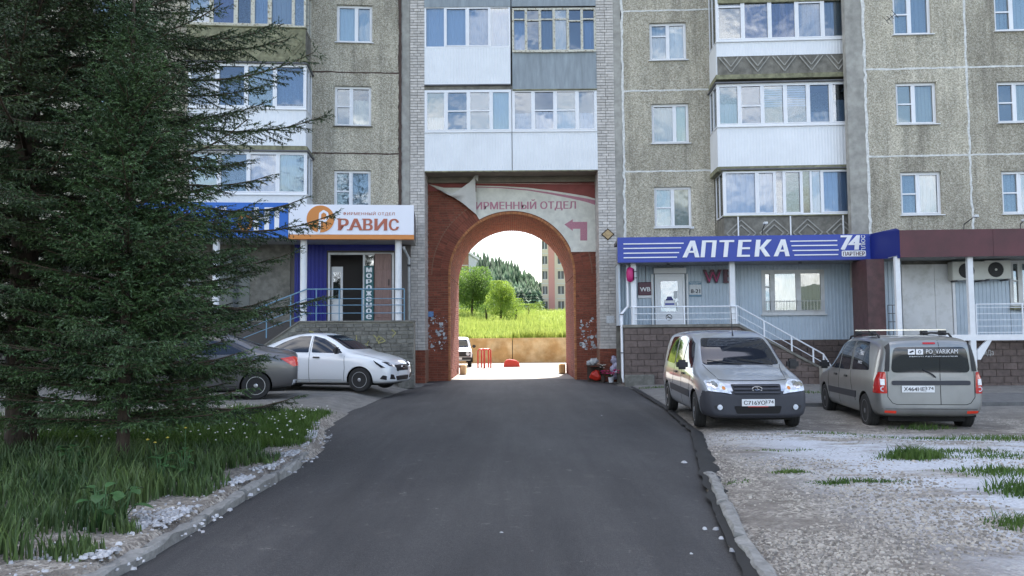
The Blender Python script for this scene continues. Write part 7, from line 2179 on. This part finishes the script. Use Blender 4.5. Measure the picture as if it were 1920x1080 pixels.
for (px_, py_, s_) in ((1283, 868, .05), (1342, 995, .045), (1321, 993, .035), (1352, 1012, .04), (1372, 1035, .045), (940, 1000, .02), (1128, 780, .03), (425, 845, .03), (470, 930, .05), (250, 1045, .06), (380, 1000, .04), (385, 960, .05), (1296, 1040, .02)):
    x, y = ground_at(px_, py_, .03); Wt.append((x, y, .035 + s_ * .2, s_))
stones('white_stones', Wt, 'white_stone', 'scattered white crushed stones along both kerbs', 6)
# grass tufts on the right
tf = []
def tuft(px_, py_, wx, wy, n, h):
    q = random.Random(px_); x, y = ground_at(px_, py_, .04); P_ = []
    for i in range(n):
        a, b = q.gauss(0, wx), q.gauss(0, wy); P_.append((x + a, y + b, gz(x + a, y + b) - .01, h * math.exp(-(a / wx / 2) ** 2)))
    return P_
T = []
for t in ((1715, 860, .22, .12, 900, .95), (1790, 850, .5, .1, 500, .4), (1880, 890, .35, .14, 600, .5), (1925, 930, .22, .15, 600, .8), (1915, 990, .15, .12, 350, .6), (1480, 890, .12, .04, 220, .35), (1610, 910, .3, .05, 380, .35), (1560, 912, .12, .05, 160, .3),
          (1880, 820, .8, .2, 900, .5), (1700, 818, .6, .06, 300, .3), (1560, 812, .5, .05, 240, .3), (1470, 845, .3, .05, 160, .25), (1730, 795, .3, .1, 260, .7), (1360, 905, .2, .05, 120, .25), (1880, 860, .4, .1, 350, .4),
          (1230, 726, .6, .08, 300, .45), (1480, 735, 1.2, .12, 500, .5), (1870, 745, 1.0, .12, 350, .5), (1700, 770, .3, .1, 160, .6)): T += tuft(*t)
blades('grass_tufts', T, 'grass_blade', 'grass tufts growing through the white gravel on the right', 'grass', 8, .05, .20, .006, .8)

# ------------------------------------------------------------------ flowers and bag by the right pillar
def pot(px_, py_, D, r, h, m, label):
    p = at_depth(px_, py_, D); o = empty('flower_pot', (p.x, D, .02), label, 'flower pot', 'flowers left beside the right pillar')
    MB().lathe([(r * .7, 0), (r, h), (r * .85, h), (r * .8, h * .8)], (p.x, D, .02), 12).build('pot', m, o, smooth=False); return o, p.x
q = random.Random(2)
def bouquet(o, x, D, z, R_, n, m, r=.04, leafs=14, hup=.15):
    mb_ = MB()
    for i in range(leafs): a = q.uniform(0, 6.28); leaf(mb_, (x, D, z), (math.cos(a), math.sin(a) * .7, q.uniform(.2, 1.2)), R_ * q.uniform(.7, 1.2), .025)
    mb_.build('leaves', 'weed_leaf', o, fix=False)
    for i in range(n):
        a = q.uniform(0, 6.28); rr_ = R_ * q.random() ** .5; c = (x + rr_ * math.cos(a), D - abs(rr_ * math.sin(a)) * .6, z + hup + q.uniform(-.06, .10))
        mb_ = MB()
        for j in range(7): b = j * .9; leaf(mb_, c, (math.cos(b), math.sin(b), .35), r, r * .45)
        mb_.lathe([(.004, -.01), (r * .45, .004), (r * .3, r * .35)], c, 7)
        mb_.build('bloom', m, o, fix=False)
o, x = pot(1146, 718, 26.35, .10, .17, 'paper', 'white pot of magenta and pink artificial flowers at the foot of the right pillar')
bouquet(o, x, 26.35, .2, .30, 14, 'magenta', .085, 20, .14)
o, x = pot(1131, 716, 26.45, .08, .2, 'bark', 'dark vase of small white flowers behind the magenta ones'); bouquet(o, x, 26.45, .3, .15, 9, 'clover', .045, 10, .25)
mat('lilac_cloth', (.42, .40, .52), .85, var=.25, scale=9)
def plush(label, name, px_, py_, D, parts, m):
    p = at_depth(px_, py_, D); o = empty(name, (p.x, D, .02), label, 'wrapped bouquet')
    for nm, (dx, dz, r) in parts:
        mb_ = MB(); q = random.Random(int(dx * 100 + dz * 1000)); bm = bmesh.new(); bmesh.ops.create_icosphere(bm, subdivisions=2, radius=r)
        for v in bm.verts: v.co *= 1 + .75 * noise.noise(v.co * 17 + Vector((dx * 9, dz * 9, 0)))
        mb_.add([(p.x + dx + v.co.x, D + v.co.y, .02 + dz + v.co.z * 1.15) for v in bm.verts], [tuple(v.index for v in f.verts) for f in bm.faces]); bm.free()
        mb_.build(nm, m, o, smooth=True)
    return o
plush('pale lilac wrapped bouquet leaning against the pillar beside the rain pipe', 'wrapped_bouquet', 1153, 715, 26.85, [('wrap', (0, .22, .13)), ('wrap', (-.05, .42, .12)), ('wrap', (.06, .55, .13)), ('wrap', (-.03, .72, .11)), ('wrap', (.09, .34, .11))], 'lilac_cloth')
p = at_depth(1115, 714, 27.1)
o = empty('wooden_crate', (p.x, 26.9, .01), 'small dark crate with a red bag inside it by the arch', 'crate')
for i in range(4): MB().box(p.x - .26, p.x + .24, 26.64, 26.66, .03 + i * .02, .045 + i * .02).build('slat', 'bark', o) if i < 1 else None
for (a, b) in ((-.26, -.23), (.21, .24)):
    MB().box(p.x + a, p.x + b, 26.62, 26.66, .0, .55).build('post', 'bark', o); MB().box(p.x + a, p.x + b, 26.95, 26.98, .0, .55).build('post', 'bark', o)
MB().box(p.x - .23, p.x + .21, 26.90, 26.94, .03, .52).build('back_board', 'bark', o)
MB().box(p.x - .262, p.x + .242, 26.615, 26.99, .555, .575).build('top_board', 'bark', o)
mb_ = MB(); bm = bmesh.new(); bmesh.ops.create_icosphere(bm, subdivisions=3, radius=.17)
for v in bm.verts: v.co = Vector((v.co.x * (1.15 - v.co.z * 2.2), v.co.y * .6, v.co.z * (1.1 if v.co.z > 0 else .8))) * (1 + .45 * noise.noise(v.co * 9))
mb_.add([(p.x + .02 + v.co.x, 26.76 + v.co.y, .22 + v.co.z) for v in bm.verts], [tuple(v.index for v in f.verts) for f in bm.faces]); bm.free()
o2 = mb_.build('red_bag', 'red_paint', None, smooth=True); tag(o2, 'crumpled bright red bag standing inside the small dark crate', 'bag')
plush('grey green dried bouquet lying on top of the small crate', 'dried_bouquet', 1110, 690, 26.8, [('wrap', (.02, .66, .10)), ('wrap', (-.12, .63, .08)), ('wrap', (.12, .68, .09))], 'joint_grey')

# ------------------------------------------------------------------ behind the arch
rw_ = empty('retaining_wall', (0, 46, 0), 'stained ochre retaining wall at the back of the sunny yard', 'wall')
for i in range(8):
    a = -32 + i * 8; MB().box(a + .02, a + 7.98, 46, 46.5, 0, 1.42).build('wall_slab', 'stucco', rw_)
def hill_z(x, y):
    if y < 50: return 1.40 + (y - 46.4) * .03
    if y < 82: return 1.5 + (y - 50) * .075
    return 3.9 + (y - 82) * .030
xs = list(np.arange(-160, -40, 10.)) + list(np.arange(-40, 40, 2.)) + list(np.arange(40, 161, 10.)); ys = list(np.arange(46.5, 90, 1.5)) + list(np.arange(90, 330, 8.))
mat('meadow', (.15, .22, .03), .9, col2=(.28, .34, .07), lo=.4, hi=.6, scale=.5, detail=8)
height_sheet('hillside', xs, ys, lambda x, y: hill_z(x, y) + .25 * noise.noise((x * .1, y * .1, 0)), 'meadow')
q = random.Random(6); P_ = []
while len(P_) < 42000:
    y = 46.6 + 36 * q.random() ** 1.6; x = q.uniform(-.19, .19) * y * 1.0 + q.uniform(-1.5, 1.5)
    P_.append((x, y, hill_z(x, y) + .25 * noise.noise((x * .1, y * .1, 0)) - .02, .7 + .8 * max(0, noise.noise((x * .4, y * .4, 1)) + .3)))
blades('meadow_grass', P_, 'lush_grass', 'tall sunlit meadow grass on the slope above the ochre wall', 'grass', 12, .25, .62, .018, .35)
def leafy(name, x, y, z, h, r, m, label, n, seed, tr=.12, low=.12, group=None, lobes=None):
    q = random.Random(seed); o = empty(name, (x, y, z), label, 'tree', group)
    MB().tube([(x, y, z - .3), (x + .1, y, z + h * .4), (x, y, z + h * .85)], [tr, tr * .7, tr * .2], 8).build('trunk', 'bark', o)
    lob = [(q.uniform(-.5, .5) * r, q.uniform(-.5, .5) * r, h * q.uniform(low + .15, .9), r * q.uniform(.3, .62)) for _ in range(lobes or 14)]
    V = np.zeros((n * 3, 3)); g = np.random.default_rng(seed)
    li = g.integers(0, len(lob), n); Lb = np.array(lob)[li]
    d = g.normal(size=(n, 3)); d /= np.linalg.norm(d, axis=1)[:, None]; rad = Lb[:, 3] * g.uniform(.55, 1.08, n) ** .5
    wz = Lb[:, 2] / h; taper = np.clip(1.25 - wz * .7, .4, 1)
    c = np.stack([x + Lb[:, 0] * taper + d[:, 0] * rad * taper, y + Lb[:, 1] * taper + d[:, 1] * rad, z + np.clip(Lb[:, 2] + d[:, 2] * rad * 1.1, h * low, h)], 1)
    s = g.uniform(.06, .15, n)[:, None] * (h / 7); a = g.normal(size=(n, 3)); b = g.normal(size=(n, 3)); a /= np.linalg.norm(a, axis=1)[:, None]; b /= np.linalg.norm(b, axis=1)[:, None]
    V = np.stack([c - a * s, c + a * s, c + b * s * 1.3], 1).reshape(-1, 3)
    np_mesh('crown', V, np.arange(n * 3).reshape(-1, 3), m, o); return o
def tree_at(px_, pyb, pyt, D, r, *a, **k):
    p = at_depth(px_, 600, D); z = hill_z(p.x, D); top = at_depth(px_, pyt, D).z
    return leafy(a[0], p.x, D, z, top - z, r, *a[1:], **k)
GT = 'trees on the slope behind the arch'
tree_at(853, 590, 508, 76, 3.2, 'birch_tree', 'leaf_light', 'light green tree at the left edge of the arch opening', 9000, 1, group=GT)
tree_at(884, 590, 502, 72, 2.6, 'pine_tree', 'leaf_mid', 'conical mid green tree left of the round light green one', 18000, 2, group=GT)
tree_at(938, 590, 528, 66, 1.9, 'round_tree', 'leaf_light', 'round bright green tree in the middle of the arch view', 16000, 3, group=GT, low=.05)
tree_at(966, 600, 560, 68, 1.2, 'shrub', 'leaf_light', 'small pale shrub right of the round bright green tree', 5000, 4, low=.02, group=GT)
tree_at(990, 600, 570, 72, 1.6, 'shrub', 'leaf_light', 'wide low pale shrub before the pink building', 6000, 5, low=.02, group=GT)
tree_at(910, 600, 572, 66, 1.0, 'shrub', 'leaf_mid', 'dark low shrub at the foot of the conical tree', 3000, 6, low=.02, group=GT)
tree_at(1012, 600, 566, 82, .9, 'young_birch', 'leaf_light', 'slim light green young tree by the corner of the pink building', 2500, 7, group=GT)
q = random.Random(14); V = []; F = []
def conifer(x, y, z, h, r):
    n = 8; 
    for t in range(7):
        f = t / 7; zz = z + h * (.12 + .85 * f); rr_ = r * (1 - f) ** .8 + .12; b = len(V); k = 11
        for j in range(k * 2):
            a = PI * j / k + q.uniform(-.1, .1); e = rr_ * (q.uniform(.85, 1.2) if j % 2 == 0 else q.uniform(.45, .65)); V.append((x + e * math.cos(a), y + e * math.sin(a), zz - h * .05 * (j % 2 == 0) + q.uniform(-.1, .1)))
        V.append((x, y, zz + h * .19)); F.extend([(b + j, b + (j + 1) % (2 * k), b + 2 * k) for j in range(2 * k)])
for i in range(1100):
    y = q.uniform(125, 215); x = q.uniform(-.11, .075) * y
    if y < 172 and not -.056 < x / y < .034: continue
    ang_ = x / y
    top = 1.6 + y * (650 - float(np.interp(960 + 1500 * ang_, [840, 865, 890, 930, 960, 985, 1010, 1080], [500, 495, 489, 497, 510, 524, 548, 560]))) / 1500 * q.uniform(.93, 1.03)
    h = (top - hill_z(x, y)) * q.uniform(.85, 1.0) * (.55 + .45 * sstep(125, 190, y))
    conifer(x, y, hill_z(x, y), max(3.5, h), q.uniform(1.1, 1.9))
o = np_mesh('forest', V, F, 'forest_green', None, kind='stuff'); tag(o, 'dense dark conifer forest on the far hill behind the arch', 'forest')
# far apartment blocks
def block(name, x0p, x1p, D, zb, zt, yaw, cols, label, floors, first, ph, wall='far_wall_cream'):
    a = at_depth(x0p, 600, D); fr = Frame(a.x, D, yaw)
    o = empty(name, (a.x, D, zb), label, 'apartment building')
    W = sum(c[0] for c in cols); u = 0
    for (w_, m, win) in cols:
        holes = []
        if win:
            for i in range(floors):
                z = zb + first + i * ph
                if z + 1.6 < zt: holes.append((u + w_ * .15, u + w_ * .85, z, z + 1.55))
        MB(fr).panel(u + .01, u + w_ - .01, zb, zt, -.3, 0 if win != 2 else .25, holes).build('wall', m, o)
        for h_ in holes:
            f_ = MB(fr); f_.box(h_[0], h_[1], -.15, -.12, h_[2], h_[3]); f_ = f_.build('window', 'far_glass', o)
            mm = (h_[0] + h_[1]) / 2; g_ = MB(fr).box(mm - .05, mm + .05, -.119, -.09, h_[2], h_[3]); g_.box(h_[0], h_[1], -.119, -.09, h_[2], h_[2] + .1); g_.build('sash_bar', 'far_wall_white', f_)
        if win:
            s = MB(fr)
            for i in range(floors + 1): s.box(u, u + w_, .003, .04, zb + first - .75 + i * ph - .05, zb + first - .75 + i * ph + .05)
            s.build('floor_band', 'far_wall_white', o, kind='stuff')
        u += w_
    MB(fr).box(0.02, W - .02, -13, -.31, zb, zt).build('rear_mass', wall, o)
    MB(fr).box(-.2, W + .2, -13.2, .3, zt + .002, zt + .5).build('roof', 'far_wall_white', o)
    return o
block('pink_apartment_block', 1016, 1070, 148, 2.2, 31, -.06, [(1.3, 'far_wall_cream', 1), (1.15, 'far_wall_pink', 0), (.35, 'far_wall_cream', 0), (1.6, 'far_wall_cream', 1), (1.1, 'sign_orange', 0), (6, 'far_wall_cream', 1), (6, 'far_wall_pink', 1)],
      'tall pink and cream apartment block seen at the right through the arch', 10, 1.2, 2.8)
block('white_apartment_block', 790, 884, 152, 3.0, 17.0, -.1, [(4.5, 'far_wall_white', 0), (2.9, 'far_wall_white', 0), (1.7, 'far_wall_brown', 1)], 'white block with brown edge seen at the left through the arch', 5, 1.4, 2.8, 'far_wall_white')
# red hoop barriers, striped stone block, kerb blocks
def hoop(px_, D, label, dx=.34, rot=0.2):
    p = at_depth(px_, 690, D); o = empty('hoop_barrier', (p.x, D, 0), label, 'barrier', 'red hoop barriers in the yard')
    ca, sa = math.cos(rot), math.sin(rot)
    pts = [(-dx / 2, 0), (-dx / 2, .86), (-dx / 2 + .05, .92), (dx / 2 - .05, .92), (dx / 2, .86), (dx / 2, 0)]
    MB().tube([(p.x + a * ca, D + a * sa, z) for a, z in pts], .035, 8).build('hoop', 'red_paint', o, smooth=True)
hoop(902, 38.6, 'left of the red hoop barriers standing in the sunny yard', .30); hoop(909.5, 39.2, 'middle one of the red hoop barriers standing in the sunny yard', .34); hoop(914.5, 38.4, 'right of the red hoop barriers standing in the sunny yard', .30)
p = at_depth(960, 688, 40); mb_ = MB(); pts = [(-.42, 0), (-.40, .2), (-.30, .36), (-.12, .40), (.20, .34), (.36, .22), (.40, 0)]
mb_.prism(pts, -.25, .25); mb_.v = [(p.x + a, 40 + b * 1 + .12 * a, c) for a, b, c in mb_.v]
o = mb_.build('painted_block', 'red_paint', None, bevel=.03); tag(o, 'low rounded red painted stone block on the yard asphalt', 'block')
for sg, lb in ((-1, 'rough kerb block at the foot of the far left arch jamb'), (1, 'rough kerb block at the foot of the far right arch jamb')):
    mb_ = MB().box(sg * 2.0 - .12, sg * 2.0 + .12, 32.2, 33.0, 0.022, .42); o = mb_.build('guard_stone', 'stucco', None, bevel=.04); tag(o, lb, 'stone')
